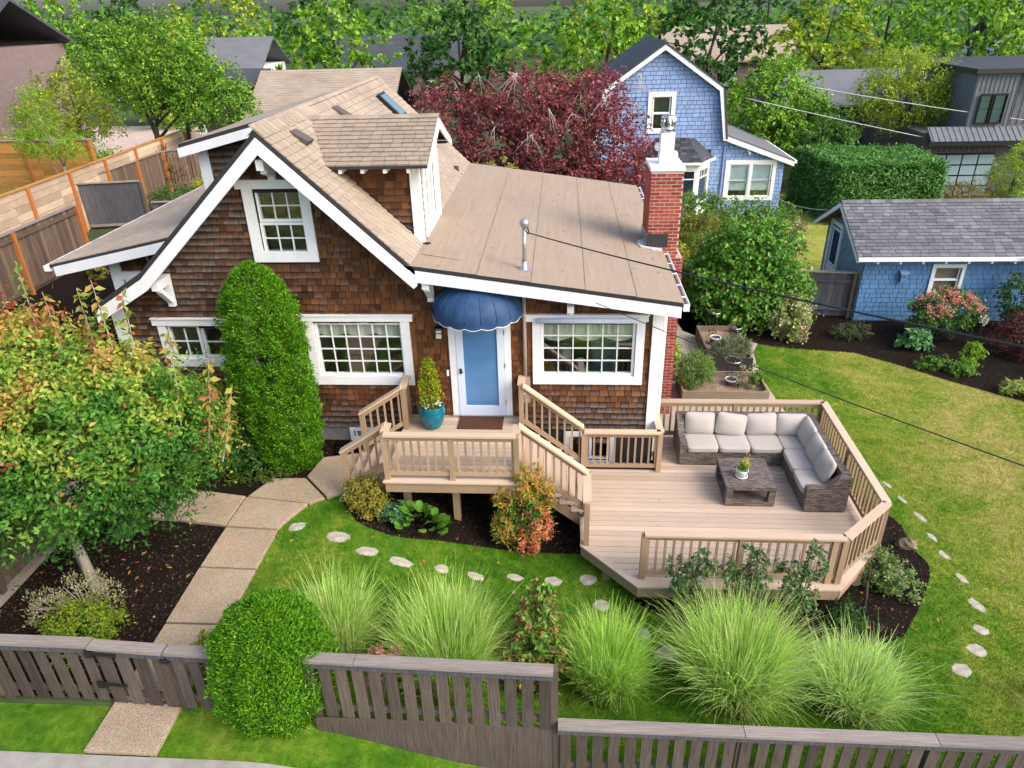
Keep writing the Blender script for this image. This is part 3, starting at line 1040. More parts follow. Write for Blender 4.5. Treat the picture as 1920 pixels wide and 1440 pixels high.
# ---- roofs
SLR = Vector((-2.315, 0, 2.26)); LS = SLR.length; SLR.normalize()
NR = Vector((2.26, 0, 2.315)).normalized()
YF, YB = -.56, 8.5
mb = MB(); mb.prism([(-2.52, YF, 5.832), (-2.52, YB, 5.832), (-4.915, YB, 8.17), (-4.915, YF, 8.17)], (0, 0, -.10)); r_main = mb.build('roof', M['drip'], house)
mb = MB(); mb.prism([(-4.915, YF, 8.17), (-4.915, YB, 8.17), (-7.466, YB, 5.80), (-7.466, YF, 5.80)], (0, 0, -.10))
mb.prism([(-7.466, YF, 5.80), (-7.466, YB, 5.80), (-8.5, YB, 5.18), (-8.5, YF, 5.18)], (0, 0, -.09)); mb.build('roof', M['drip'], house)
tn = lambda c: min(1, max(0, rnd.gauss(.55, .09)))
rr = courses([(0, 0), (9.04, 0), (9.04, LS), (0, LS)], [], .145, .17, .21, .014, .02)
pr = lay(rr, (-2.6, YF + .01, 5.91), (0, 1, 0), SLR, NR, .026, .006, tn)
shingle_objects(pr, 'roof_shingle', 'roof_shingles', M['asphalt'], r_main, 110, key=lambda i: (0 if pr[i][0][0].y < 3 and pr[i][0][0].z > 6.0 else 5) - pr[i][3])
mb = MB()
for i in range(46):
    y = YF + .03 + i * .195
    mb.cur_t = min(1, max(0, rnd.gauss(.6, .15)))
    for s_ in (1, -1):
        nx = .976 if s_ > 0 else .93
        mb.face([(-4.915, y, 8.20 + .012), (-4.915, y + .21, 8.20), (-4.915 + s_ * .13, y + .21, 8.20 - .13 * nx), (-4.915 + s_ * .13, y, 8.212 - .13 * nx)][::(1 if s_ < 0 else -1)])
    mb.face([(-4.915 - .13, y, 8.212 - .12), (-4.915, y, 8.185), (-4.915, y, 8.212)]); mb.face([(-4.915, y, 8.212), (-4.915, y, 8.185), (-4.915 + .13, y, 8.212 - .127)])
mb.build('ridge_caps', M['asphalt'], r_main, kind='stuff')

# bargeboards
YB0, YB1 = -.59, -.535
mb = MB(); mb.prism([(-4.915, YB0, 8.06), (-4.915, YB0, 7.80), (-2.56, YB0, 5.50), (-2.50, YB0, 5.55), (-2.50, YB0, 5.70)], (0, YB1 - YB0, 0)); mb.build('bargeboard', M['white'], house)
mb = MB(); mb.prism([(-4.915, YB0, 8.06), (-7.466, YB0, 5.69), (-8.5, YB0, 5.08), (-8.5, YB0, 4.84), (-7.40, YB0, 5.475), (-4.915, YB0, 7.80)], (0, YB1 - YB0, 0)); mb.build('bargeboard', M['white'], house)
# soffits
mb = MB(); mb.prism([(-2.5, -.53, 5.68), (-2.5, -.01, 5.68), (-4.915, -.01, 8.05), (-4.915, -.53, 8.05)], (0, 0, -.03)); mb.prism([(-4.915, -.53, 8.05), (-4.915, -.01, 8.05), (-7.46, -.01, 5.69), (-7.46, -.53, 5.69)], (0, 0, -.03)); mb.build('soffit', M['white'], house)

# shallow roof on the right
SX = Vector((4.72, 0, -.695)).normalized()
zs = lambda x: 5.91 - .147 * (x + 2.6)
mb = MB(); mb.prism([(-2.70, YF, zs(-2.7)), (2.12, YF, zs(2.12)), (2.12, YB, zs(2.12)), (-2.70, YB, zs(-2.7))], (0, 0, -.075)); r_sh = mb.build('roof', M['drip'], house)
xs_ = [-2.66, -1.46, -.52, .42, 1.31, 2.13]
for i in range(5):
    a, b = xs_[i], xs_[i + 1] + (.03 if i < 4 else 0)
    h = .012 - .0
    mb = MB(); mb.cur_t = rnd.random()
    za, zb = zs(a) + .004, zs(b) + .010 + (.002 if i < 4 else 0)
    P = [(a, YF - .005, za), (b, YF - .005, zb), (b, YB + .005, zb), (a, YB + .005, za)]
    if i == 4 or i == 3: pass
    mb.prism(P, (0, 0, -.004)); st_ = mb.build('roofing_strip', M['roll'], r_sh)
    if i: mb = MB(); mb.beam((a + .012, YF, zs(a) + .016), (a + .012, YB, zs(a) + .013), .009, .004); mb.build('lap_seam', M['soil_dark'], r_sh)
mb = MB(); mb.prism([(-2.5, .1, zs(-2.5) + .020), (-1.78, .05, zs(-1.78) + .020), (-1.72, 1.75, zs(-1.72) + .020), (-2.45, 1.9, zs(-2.45) + .020)], (0, 0, -.006)); mb.build('roof_patch', M['roll'], r_sh)
mb = MB(); mb.prism([(-2.62, YB0 + .03, 5.84), (-2.62, YB0 + .03, 5.62), (2.10, YB0 + .03, zs(2.1) - .28), (2.10, YB0 + .03, zs(2.1) - .07)], (0, .05, 0)); mb.build('fascia', M['white'], house)
mb = MB(); mb.prism([(-2.5, -.50, 5.79), (2.08, -.50, zs(2.08) - .1), (2.08, -.01, zs(2.08) - .1), (-2.5, -.01, 5.79)], (0, 0, -.03)); mb.build('soffit', M['white'], house)
# gutter along the right eave, stopped by the chimney
for y0, y1 in ((YF, 2.42), (3.62, YB)):
    z = zs(2.12) - .03
    mb = MB(); mb.box(2.125, 2.135, y0, y1, z - .12, z + .01); mb.box(2.135, 2.22, y0, y1, z - .12, z - .108); mb.box(2.22, 2.232, y0, y1, z - .12, z + .015)
    mb.box(2.125, 2.232, y0 - .008, y0, z - .12, z + .012); g = mb.build('gutter', M['white'], house)
    mb = MB(); mb.box(2.136, 2.219, y0 + .01, y1 - .01, z - .105, z - .06); mb.build('gutter_debris', M['soil'], g)
    y = y0 + .35
    while y < y1:
        mb = MB(); mb.box(2.13, 2.23, y, y + .035, z + .001, z + .012); mb.build('gutter_hanger', M['white_bright'], g); y += .62
mb = MB(); mb.tube([(1.955, .22, 4.95), (1.955, .22, 1.7)], .035, 8); mb.build('downspout', M['white'], house, smooth=True)

# dormer on the right slope
DY0, DYR, DY1, DXF = .8, 1.85, 2.9, -2.60
zw, zr = 7.32, 8.05
sl_x = lambda z: -4.915 + (8.17 - z) / .976
dorm = panel('dormer', (0, DY0, 0), XU, ZV, YN, [(DXF, 5.85), (DXF, zw), (sl_x(zw), zw)], [], M['wallback'], house, .06)
rects = courses([(DXF, 5.9), (DXF, zw), (sl_x(zw), zw)], [], .127, .1, .21, .005, jit=.004, v0=5.93)
pd_ = lay(rects, (0, DY0, 0), XU, ZV, YN, .032, .004, lambda c: min(1, max(0, rnd.gauss(.50, .2))), lambda c: .1 + .62 * (1 - sm(5.9, 7.1, c.z)) + rnd.uniform(-.1, .1))
shingle_objects(pd_, 'shingle', 'shingles', M['cedar'], dorm, 60)
# dormer front, facing the shallow roof
dfr = panel('dormer_front', (DXF, 0, 0), (0, 1, 0), ZV, (1, 0, 0), [(DY0, 5.86), (DY1, 5.86), (DY1, zw), (DYR, zr - .05), (DY0, zw)], [(1.2, 2.5, 5.95, 7.2)], M['wallback'], house, .06)
rects = courses([(DY0, 5.9), (DY1, 5.9), (DY1, zw), (DYR, zr - .06), (DY0, zw)], [(1.1, 2.6, 5.9, 7.42)], .127, .1, .2, .005, jit=.004, v0=5.93)
pd2 = lay(rects, (DXF, 0, 0), (0, 1, 0), ZV, (1, 0, 0), .02, .004, lambda c: min(1, max(0, rnd.gauss(.55, .17))), lambda c: .25)
shingle_objects(pd2, 'shingle', 'shingles', M['cedar'], dfr, 0)
window(house, (DXF, 0, 0), (0, 1, 0), ZV, (1, 0, 0), (1.1, 2.6, 5.93, 7.24), (1.05, 2.65, 7.40), [(1.3, 1.82, 6.12, 7.18, 2, 4), (1.9, 2.42, 6.12, 7.18, 2, 4)], cw=.13, trim=M['white_bright'])
mb = MB(); mb.box(DXF - .14, DXF + .035, DY0 - .06, DY0, 5.9, zw - .02); mb.box(DXF, DXF + .038, DY0, DY0 + .1, 5.9, zw - .02); mb.build('corner_board', M['white'], house)
mb = MB(); mb.box(DXF, DXF + .038, DY1 - .1, DY1 + .03, 5.9, zw - .02); mb.build('corner_board', M['white'], house)
ds = (zr - 7.41) / (DYR - .38)
DX1 = -2.33
for sgn in (-1, 1):
    ye = DYR + sgn * 1.47
    ze = 7.41
    mb = MB(); P = [(sl_x(ze) - .05, ye, ze), (DX1, ye, ze), (DX1, DYR, zr), (sl_x(zr) - .05, DYR, zr)]
    if sgn > 0: P = P[::-1]
    mb.prism(P, (0, 0, -.05)); dr = mb.build('dormer_roof', M['drip'], house)
    U_ = Vector((1, 0, 0)); V_ = Vector((0, -sgn * 1.47, zr - ze)); LV = V_.length; V_.normalize()
    N_ = Vector((0, sgn * (zr - ze), 1.47)).normalized()
    rr = courses([(sl_x(ze) - .02, 0), (DX1 + .01, 0), (DX1 + .01, LV), (sl_x(zr) - .02, LV)], [], .135, .16, .24, .010, .02)
    pq = lay(rr, (0, ye, ze), U_, V_, N_, .03, .006, lambda c: min(1, max(0, rnd.gauss(.35, .12))))
    shingle_objects(pq, 'roof_shingle', 'roof_shingles', M['asphalt'], dr, 90 if sgn < 0 else 0)
    mb = MB(); a = Vector((DX1 - .005, ye, ze - .09)); b = Vector((DX1 - .005, DYR, zr - .09))
    mb.prism([(DX1 - .01, ye, ze - .04), (DX1 - .01, DYR, zr - .05), (DX1 - .01, DYR, zr - .22), (DX1 - .01, ye, ze - .17)], (.035, 0, 0)); mb.build('bargeboard', M['white_bright'], house)
    for x in (-3.9, -3.5, -3.1, -2.68):
        mb = MB(); mb.box(x - .03, x + .03, min(ye, ye - sgn * .42) + .03, max(ye, ye - sgn * .42) - .03, ze - .13, ze - .052); mb.build('rafter_tail', M['white'], house)
    mb = MB(); mb.box(sl_x(ze) + .05, DX1 - .02, *sorted((ye - sgn * .05, ye - sgn * .4)), ze - .06, ze - .05); mb.build('soffit', M['curtain'], house)
mb = MB()
x = sl_x(zr) + .02
while x < DX1 - .1:
    mb.cur_t = min(1, max(0, rnd.gauss(.4, .15)))
    for s_ in (-1, 1):
        mb.face([(x, DYR, zr + .03), (x + .2, DYR, zr + .036), (x + .2, DYR + s_ * .13, zr - .022), (x, DYR + s_ * .13, zr - .028)][::s_ * -1])
    mb.face([(x + .2, DYR - .13, zr - .022), (x + .2, DYR, zr + .03), (x + .2, DYR, zr + .036)])
    x += .19
mb.build('ridge_caps', M['asphalt'], dr, kind='stuff')
# black flashing along the foot of the dormer wall
mb = MB(); mb.beam((-2.56, .77, 5.90), (sl_x(7.34), .77, 7.34), .03, .03); mb.build('flashing', M['black'], house)
mb = MB(); mb.box(-2.75, -2.45, .70, .78, 5.885, 5.93); mb.build('flashing', M['black'], house)

# shed dormer on the left slope
sz = lambda x: 8.2 - .24 * (-4.915 - x)
mb = MB(); mb.prism([(-7.72, 2.28, sz(-7.72)), (-4.9, 2.28, sz(-4.9)), (-4.9, 8.3, sz(-4.9)), (-7.72, 8.3, sz(-7.72))], (0, 0, -.08)); mb.build('roof', M['drip'], house)
mb = MB(); mb.prism([(-7.70, 2.27, sz(-7.7) + .012), (-4.95, 2.27, sz(-4.95) + .012), (-4.95, 8.29, sz(-4.95) + .012), (-7.7, 8.29, sz(-7.7) + .012)], (0, 0, -.008)); mb.build('roofing', M['asphalt'], house)
mb = MB(); mb.prism([(-7.74, 2.25, sz(-7.74) - .07), (-7.74, 2.25, sz(-7.74) - .25), (-4.95, 2.25, sz(-4.95) - .25), (-4.95, 2.25, sz(-4.95) - .07)], (0, .05, 0)); mb.build('fascia', M['white'], house)
SHO = [(-7.35, 5.7), (-5.0, 7.9), (-5.0, sz(-5) - .1), (-7.35, sz(-7.35) - .1)]
sd = panel('shed_dormer', (0, 2.65, 0), XU, ZV, YN, SHO, [], M['wallback'], house, .08)
ps = lay(courses(SHO, [], .14, .1, .2, .005, jit=.004, v0=5.7), (0, 2.65, 0), XU, ZV, YN, .02, .004, lambda c: min(1, max(0, rnd.gauss(.35, .15))), lambda c: .8 - .45 * sm(7.0, 7.6, c.z) + rnd.uniform(-.1, .1))
shingle_objects(ps, 'shingle', 'shingles', M['cedar'], sd, 0)
mb = MB(); mb.box(-7.52, -7.30, 2.60, 2.65, 5.4, sz(-7.4) - .1); mb.build('corner_board', M['white'], house)
mb = MB(); mb.box(-7.5, -7.35, 2.65, 8.2, 5.3, sz(-7.5) - .1); mb.build('side_wall', M['wallback'], house)

# porch roof on the far left
pz = lambda x: 5.106 + .208 * (x + 11.08)
PX0, PX1, PY0, PY1 = -11.08, -7.7, 2.0, 10.6
mb = MB(); mb.prism([(PX0, PY0, pz(PX0)), (PX1, PY0, pz(PX1)), (PX1, PY1, pz(PX1)), (PX0, PY1, pz(PX0))], (0, 0, -.07)); rp = mb.build('roof', M['drip'], house)
V_ = Vector((1, 0, .208)).normalized(); N_ = Vector((-.208, 0, 1)).normalized(); LV = (PX1 - PX0) * math.hypot(1, .208)
rr = courses([(0, 0), (8.6, 0), (8.6, LV), (0, LV)], [], .145, .25, .4, .008, .02)
pp = lay([(8.6 - b, 8.6 - a, c, d, e) for a, b, c, d, e in rr], (PX0, PY1, pz(PX0)), (0, -1, 0), V_, N_, .026, .005, tn)
shingle_objects(pp, 'roof_shingle', 'roof_shingles', M['asphalt'], rp, 0)
mb = MB(); mb.prism([(PX0 + .1, PY0 - .03, pz(PX0 + .1) - .06), (PX0 + .1, PY0 - .03, pz(PX0 + .1) - .27), (PX1, PY0 - .03, pz(PX1) - .27), (PX1, PY0 - .03, pz(PX1) - .06)], (0, .05, 0)); mb.build('fascia', M['white'], house)
mb = MB(); mb.box(PX0 - .12, PX0 - .11, PY0 - .03, PY1, pz(PX0) - .13, pz(PX0) - .01); mb.box(PX0 - .11, PX0 + .01, PY0 - .03, PY1, pz(PX0) - .13, pz(PX0) - .12); mb.box(PX0 - .12, PX0 + .01, PY0 - .04, PY0 - .03, pz(PX0) - .13, pz(PX0) - .01); mb.build('gutter', M['white_bright'], house)
PO = [(-9.95, 1.98), (-8.38, 1.98), (-8.38, 5.5), (-9.95, 5.1)]
pw = panel('porch_wall', (0, 2.5, 0), XU, ZV, YN, PO, [(-9.55, -8.9, 2.9, 4.45)], M['wallback'], house, .1)
ps = lay(courses(PO, [(-9.75, -8.7, 1.98, 4.75)], .14, .1, .2, .005, jit=.004), (0, 2.5, 0), XU, ZV, YN, .02, .004, lambda c: min(1, max(0, rnd.gauss(.6, .15))), lambda c: .2)
shingle_objects(ps, 'shingle', 'shingles', M['cedar'], pw, 0)
window(house, (0, 2.5, 0), XU, ZV, YN, (-9.75, -8.7, 2.2, 4.62), (-9.85, -8.6, 4.78), [(-9.5, -8.95, 2.9, 4.42, 2, 3)], cw=.16)
mb = MB(); mb.box(-10.05, -9.8, 2.44, 2.5, 1.98, 5.05); mb.build('corner_board', M['white'], house)
mb = MB(); mb.box(-9.95, -9.85, 2.6, 8.3, 1.98, 5.1); mb.build('side_wall', M['wallback'], house)
mb = MB(); mb.tube([(-9.0, 2.3, 5.2), (-9.0, 2.32, 4.55)], .03, 8); mb.build('wind_chime', M['chrome'], house)

# roof vents, skylight, plumbing stack, service mast
def on_slope(x): return 8.17 - .976 * (x + 4.915)
for x, y in ((-4.60, .62), (-4.66, 3.45)):
    b = Vector((x, y, on_slope(x)))
    mb = MB()
    a1, a2 = b - SLR * .17, b + SLR * .17
    P = [a1 + Vector((0, -.16, 0)), a1 + Vector((0, .16, 0)), a2 + Vector((0, .16, 0)), a2 + Vector((0, -.16, 0))]
    mb.hexa([P[0], P[1], P[2], P[3]] + [P[0] + NR * .11, P[1] + NR * .11, P[2] + NR * .04, P[3] + NR * .04]); v = mb.build('roof_vent', M['vent'], house)
    mb = MB(); mb.hexa([q - SLR * .012 + NR * .015 for q in (P[0], P[1])] + [P[1] + NR * .015, P[0] + NR * .015] + [q - SLR * .012 + NR * .10 for q in (P[0], P[1])] + [P[1] + NR * .10, P[0] + NR * .10]); mb.build('vent_louvre', M['black'], v)
b = Vector((-4.35, 6.9, on_slope(-4.35)))
mb = MB(); q = [b + SLR * s * .4 + Vector((0, t * .35, 0)) for s, t in ((-1, -1), (-1, 1), (1, 1), (1, -1))]
mb.hexa(q + [p + NR * .1 for p in q]); sk = mb.build('skylight', M['black'], house)
mb = MB(); q = [b + SLR * s * .33 + Vector((0, t * .28, 0)) + NR * .104 for s, t in ((-1, -1), (-1, 1), (1, 1), (1, -1))]; mb.hexa(q + [p + NR * .006 for p in q]); mb.build('pane', M['glassteal'], sk)
mb = MB(); mb.tube([(-2.75, 6.8, zs(-2.75)), (-2.75, 6.8, zs(-2.75) + .22)], .07, 10); mb.lathe([(.16, 0), (.08, .05)], (-2.75, 6.8, zs(-2.75) + .012), 14); mb.build('vent_pipe', M['bark_dark'], house, smooth=True)
mzb = zs(-.65)
mb = MB(); mb.tube([(-.65, .04, mzb), (-.645, .04, 6.42)], .036, 12)
mb.lathe([(.12, .012), (.06, .03), (.05, .16), (.045, .17)], (-.65, .04, mzb), 14); ms = mb.build('service_mast', M['metal'], house, smooth=True)
mb = MB(); mb.lathe([(.045, 0), (.075, .03), (.09, .09), (.06, .15), (0, .17)], (-.635, .02, 6.40), 14); mb.build('weatherhead', M['metal'], ms, smooth=True)
mb = MB(); mb.tube([(-.60, .0, 6.44), (-.56, -.03, 6.36), (-.57, -.03, 6.30), (-.62, -.0, 6.36)], .012, 6); mb.build('drip_loop', M['cable'], ms)

# ---- chimney on the right side
CX0, CX1, CY0, CY1, CZ0, CZ1 = 1.80, 2.455, 2.5, 3.52, 1.1, 6.83
mb = MB(); mb.box(CX0 + .005, CX1 - .005, CY0 + .005, CY1 - .005, CZ0, CZ1 + .005); mb.box(CX1 - .2, CX1 + .115, CY0 + .006, CY1 - .006, CZ0, 5.0); mb.prism([(CX1 + .115, CY0 + .006, 5.0), (CX1 - .1, CY0 + .006, 5.0), (CX1 - .006, CY0 + .006, 5.16)], (0, CY1 - CY0 - .012, 0)); chim = mb.build('chimney', M['mortar'], house)
bricks = []
z = CZ0; row = 0
BH, BL, J = .056, .194, .017
while z + BH < CZ1 + .02:
    off = (row % 2) * (BL + J) * .5
    x = CX0 - off
    CXR = CX1 if z > 5.0 else CX1 + .12
    while x < CXR - .02:
        a, b = max(x, CX0), min(x + BL, CXR)
        if b - a > .03: bricks.append((a, b, CY0 - rnd.uniform(0, .004), CY0 + .09, z, z + BH, 'f'))
        x += BL + J
    if z > 5.2:
        y = CY0 + .1 - off
        while y < CY1 - .02:
            a, b = max(y, CY0 + .1), min(y + BL, CY1)
            if b - a > .03: bricks.append((CX0 - rnd.uniform(0, .004), CX0 + .09, a, b, z, z + BH, 'l'))
            y += BL + J
    y = CY0 + .1 - off
    while y < CY1 - .02:
        a, b = max(y, CY0 + .1), min(y + BL, CY1)
        if b - a > .03: bricks.append((CXR - .09, CXR + rnd.uniform(0, .004), a, b, z, z + BH, 'r'))
        y += BL + J
    z += BH + J; row += 1
vis = sorted(bricks, key=lambda b: ({'f': 0, 'l': 1, 'r': 2}[b[6]], -(b[1] - b[0])))
rest = MB()
for i, b in enumerate(vis):
    if i < 300:
        mb = MB(); mb.cur_t = rnd.random(); mb.box(*b[:6]); mb.build('brick', M['brick'], chim)
    else:
        rest.cur_t = rnd.random(); rest.box(*b[:6])
rest.build('bricks', M['brick'], chim, kind='stuff')
mb = MB(); mb.box(CX0 - .015, CX1 + .015, CY0 - .015, CY1 + .015, CZ1 + .005, CZ1 + .07); mb.build('chimney_cap', M['white_bright'], chim)
mb = MB(); mb.box(1.985, 2.275, 2.84, 3.14, CZ1 + .07, 7.12); mb.box(1.995, 2.265, 2.85, 3.13, 7.12, 7.50); mb.build('flue_box', M['white_bright'], chim)
for cxx in (1.96, 2.30):
    mb = MB(); mb.lathe([(0, -.09), (.05, -.07), (.08, 0), (.05, .07), (0, .09)], (cxx, 3.0, 7.22 if cxx < 2 else 7.05), 12); mb.build('flue_bell', M['white_bright'], chim, smooth=True)
mb = MB(); mb.lathe([(.115, .0), (.13, .02), (.13, .11), (.125, .115)], (2.13, 2.99, 7.50), 20); mb.lathe([(.14, .28), (.14, .31), (.0, .335)], (2.13, 2.99, 7.50), 20)
for k in range(8):
    a = 2 * math.pi * k / 8; mb.box(2.13 + .13 * math.cos(a) - .016, 2.13 + .13 * math.cos(a) + .016, 2.99 + .13 * math.sin(a) - .012, 2.99 + .13 * math.sin(a) + .012, 7.6, 7.79)
mb.build('spark_arrestor', M['chrome'], chim, smooth=True)
mb = MB(); mb.box(CX0 - .02, 2.22, CY0 - .022, CY0 - .004, zs(1.8) + .02, zs(1.8) + .29); mb.build('flashing', M['drip'], chim)
mb = MB(); mb.prism([(CX0 - .02, CY0 - .02, zs(1.8)), (CX0 - .02, CY1, zs(1.8)), (CX0 - .02, CY1, zs(1.8) + .22), (CX0 - .02, CY0 - .02, zs(1.8) + .30)], (.015, 0, 0)); mb.build('flashing', M['metal'], chim)
mb = MB(); pts = [(CX0 - .02, CY0 + .5), (CX0 - .16, CY0 + .35), (CX0 - .19, CY0 + .1), (CX0 - .13, CY0 - .1), (CX0 + .1, CY0 - .17), (2.1, CY0 - .15), (2.12, CY0 - .02), (CX0, CY0 - .02)]
mb.prism([(x, y, zs(x) + .035) for x, y in pts], (0, 0, -.03)); mb.build('roof_sealant', M['sealant'], chim)

# ------------------------------------------------------------------ deck, porch and stairs
def clip(poly, a, b, c):
    """keep a*x+b*y<=c"""
    out = []
    for i in range(len(poly)):
        p, q = poly[i], poly[(i + 1) % len(poly)]
        dp, dq = a * p[0] + b * p[1] - c, a * q[0] + b * q[1] - c
        if dp <= 0: out.append(p)
        if dp * dq < 0:
            t = dp / (dp - dq); out.append((p[0] + (q[0] - p[0]) * t, p[1] + (q[1] - p[1]) * t))
    return out


def board(poly, z, t, mat, parent, name='deck_board'):
    mb = MB(); mb.cur_t = rnd.random()
    mb.prism([(x, y, z) for x, y in poly], (0, 0, -t))
    return mb.build(name, mat, parent)


def boards(polys, y0, y1, pitch, z, parent, mat):
    y = y0
    while y < y1 - .02:
        for P in polys:
            q = clip(clip(P, 0, 1, min(y + pitch - .010, y1)), 0, -1, -y)
            if len(q) > 2: board(q, z + rnd.uniform(-.001, .001), .028, mat, parent)
        y += pitch


def railing(parent, a, b, h=.915, skip=0, bal=True, cap=True, capw=.14, bottom=True, first=.1):
    """a, b: points on the walking line of the rail; caps, rails and balusters between them"""
    a, b = Vector(a), Vector(b)
    d = b - a; flat = Vector((d.x, d.y, 0)); L = flat.length; e = flat.normalized()
    up = Vector((0, 0, h))
    if cap:
        mb = MB(); mb.cur_t = rnd.random(); mb.beam(a + up - Vector((0, 0, .018)), b + up - Vector((0, 0, .018)), capw, .036); mb.build('cap_rail', M['railtop'], parent)
    mb = MB(); mb.cur_t = rnd.random(); mb.beam(a + up - Vector((0, 0, .085)), b + up - Vector((0, 0, .085)), .04, .09); mb.build('sub_rail', M['rail'], parent)
    if bottom:
        mb = MB(); mb.cur_t = rnd.random(); mb.beam(a + Vector((0, 0, .13)), b + Vector((0, 0, .13)), .04, .085); mb.build('bottom_rail', M['rail'], parent)
    if bal:
        n = max(1, int(round((L - .08) / .128)))
        for i in range(n):
            s = (i + .5) / n
            p = a + d * s
            mb = MB(); mb.cur_t = rnd.random()
            off = Vector((-e.y, e.x, 0)) * .0
            mb.beam(p + off + Vector((0, 0, .175)), p + off + Vector((0, 0, h - .132)), .036, .036, e)
            mb.build('baluster', M['rail'], parent)


def post(parent, x, y, z0, z1, w=.09):
    mb = MB(); mb.cur_t = rnd.random(); mb.box(x - w / 2, x + w / 2, y - w / 2, y + w / 2, z0, z1); return mb.build('post', M['rail'], parent)


ZD, ZP = 1.65, 2.62
deck = thing('garden_deck', 'low tan composite deck with angled corners and railing beside the lawn', 'deck', (3.2, -1.4, 1.2))
DA, DB, DC, DD, DE = (.36, -2.72), (1.245, -3.69), (4.40, -3.64), (5.42, -2.52), (5.46, .84)
IA, IB, IC, ID, IE = (.37, -2.64), (1.305, -3.55), (4.335, -3.50), (5.28, -2.465), (5.32, .84)
boards([[(.37, -.42), IA, IB, IC, ID, (5.31, -.42)]], -3.55, -.42, .138, ZD, deck, M['deck'])
boards([[(2.0, .84), (2.0, -.42), (5.31, -.42), IE]], -.42, .84, .138, ZD, deck, M['deck'])
for P in ([DA, DB, IB, IA], [DB, DC, IC, IB], [DC, DD, ID, IC], [DD, DE, IE, ID]):
    board(P, ZD + .003, .03, M['deck'] if abs(P[0][1] - P[1][1]) < .3 else M['decky'], deck)
for p, q in ((DA, DB), (DB, DC), (DC, DD), (DD, DE), (DE, (2.0, .84)), ((.36, -.42), DA)):
    v = Vector((q[0] - p[0], q[1] - p[1], 0)).normalized(); n_ = Vector((-v.y, v.x, 0))
    a = Vector((*p, ZD - .03)) + n_ * .02; b = Vector((*q, ZD - .03)) + n_ * .02
    mb = MB(); mb.prism([a, b, b + Vector((0, 0, -.19)), a + Vector((0, 0, -.19))], n_ * .035); mb.build('fascia', M['rail'], deck)
for x in (.8, 2.2, 3.6, 4.9):
    for y in (-3.0, -1.4, .5):
        mb = MB(); mb.box(x - .06, x + .06, y - .06, y + .06, 1.1, ZD - .03); mb.build('footing', M['rail'], deck)
RA, RB, RC, RD, RE = (1.33, -3.46), (4.37, -3.47), (5.31, -2.58), (5.35, .76), (1.98, .76)
for p, q in ((RA, RB), (RB, RC), (RC, RD), (RD, RE)):
    railing(deck, (*p, ZD), (*q, ZD))
for (x, y) in (RA, (2.82, -3.465), RB, RC, (5.33, -.9), RD, (3.6, .76), RE): post(deck, x, y, ZD, ZD + .88)
post(deck, 4.22, -3.47, ZD, ZD + .88)
# guard around the basement window well
for p, q in (((.47, -.47), (1.93, -.47)), ((1.93, -.47), (1.90, .42))): railing(deck, (*p, ZD), (*q, ZD))
post(deck, .47, -.47, ZD, ZD + .88); post(deck, 1.93, -.47, ZD, ZD + .88)

porch = thing('entry_porch', 'raised tan wooden entry porch with railed steps on both sides under the blue awning', 'porch', (-1.85, -1.1, 1.8))
PXa, PXb, PYf = -3.04, -.64, -2.32
boards([[(PXa + .14, -.02), (PXa + .14, PYf + .14), (PXb - .14, PYf + .14), (PXb - .14, -.02)]], PYf + .14, -.02, .138, ZP, porch, M['deck'])
board([(PXa, PYf), (PXb, PYf), (PXb, PYf + .136), (PXa, PYf + .136)], ZP, .03, M['deck'], porch)
board([(PXa, PYf + .139), (PXa + .136, PYf + .139), (PXa + .136, -.02), (PXa, -.02)], ZP, .03, M['decky'], porch)
board([(PXb - .136, PYf + .139), (PXb, PYf + .139), (PXb, -.02), (PXb - .136, -.02)], ZP, .03, M['decky'], porch)
mb = MB(); mb.box(PXa + .03, PXb - .03, PYf + .03, PYf + .065, ZP - .23, ZP - .03); mb.build('fascia', M['rail'], porch)
mb = MB(); mb.box(PXa + .03, PXa + .065, PYf + .07, -.03, ZP - .23, ZP - .03); mb.build('fascia', M['rail'], porch)
mb = MB(); mb.box(PXb - .065, PXb - .03, PYf + .07, -.03, ZP - .23, ZP - .03); mb.build('fascia', M['rail'], porch)
for x in (PXa + .3, -1.85, PXb - .3):
    for y in (-1.9, -.3): mb = MB(); mb.box(x - .06, x + .06, y - .06, y + .06, 1.1, ZP - .03); mb.build('footing', M['rail'], porch)
XL, XR, YFR = -2.965, -.725, -2.215
railing(porch, (XL, YFR, ZP), (XR, YFR, ZP))
for x in (XL, -1.83, XR): post(porch, x, YFR - .0, ZP, ZP + .88)
for x in (XL, XR):
    railing(porch, (x, YFR + .07, ZP), (x, -1.86, ZP), bal=False)
# right stairs, down to the deck
SXT, SXB = -.70, .50
railing(porch, (SXT, -1.90, ZP + .02), (SXB, -1.90, ZD + .04))
railing(porch, (SXT, -.44, ZP + .02), (.46, -.44, ZD + .08))
railing(porch, (.485, -1.90, ZD), (.465, -2.70, ZD), bal=True)
post(porch, .465, -2.68, ZD, ZD + .88); post(porch, .47, -1.92, ZD, ZD + .86)
post(porch, SXT - .03, -.42, ZP, ZP + .88)
railing(porch, (SXT - .03, -.40, ZP), (SXT - .03, -.03, ZP), bal=False)
rise = (ZP - ZD) / 6
for k in range(1, 6):
    x0 = PXb + .212 * (k - 1); z = ZP - rise * k
    for j in range(2):
        board([(x0 + .008 + .128 * j, -1.98), (x0 + .008 + .128 * j + .122, -1.98), (x0 + .008 + .128 * j + .122, -.38), (x0 + .008 + .128 * j, -.38)], z, .032, M['decky'], porch, 'stair_tread')
    mb = MB(); mb.box(x0 - .004, x0 + .012, -1.93, -.42, z + .001, z + rise - .034); mb.build('stair_riser', M['rail'], porch)
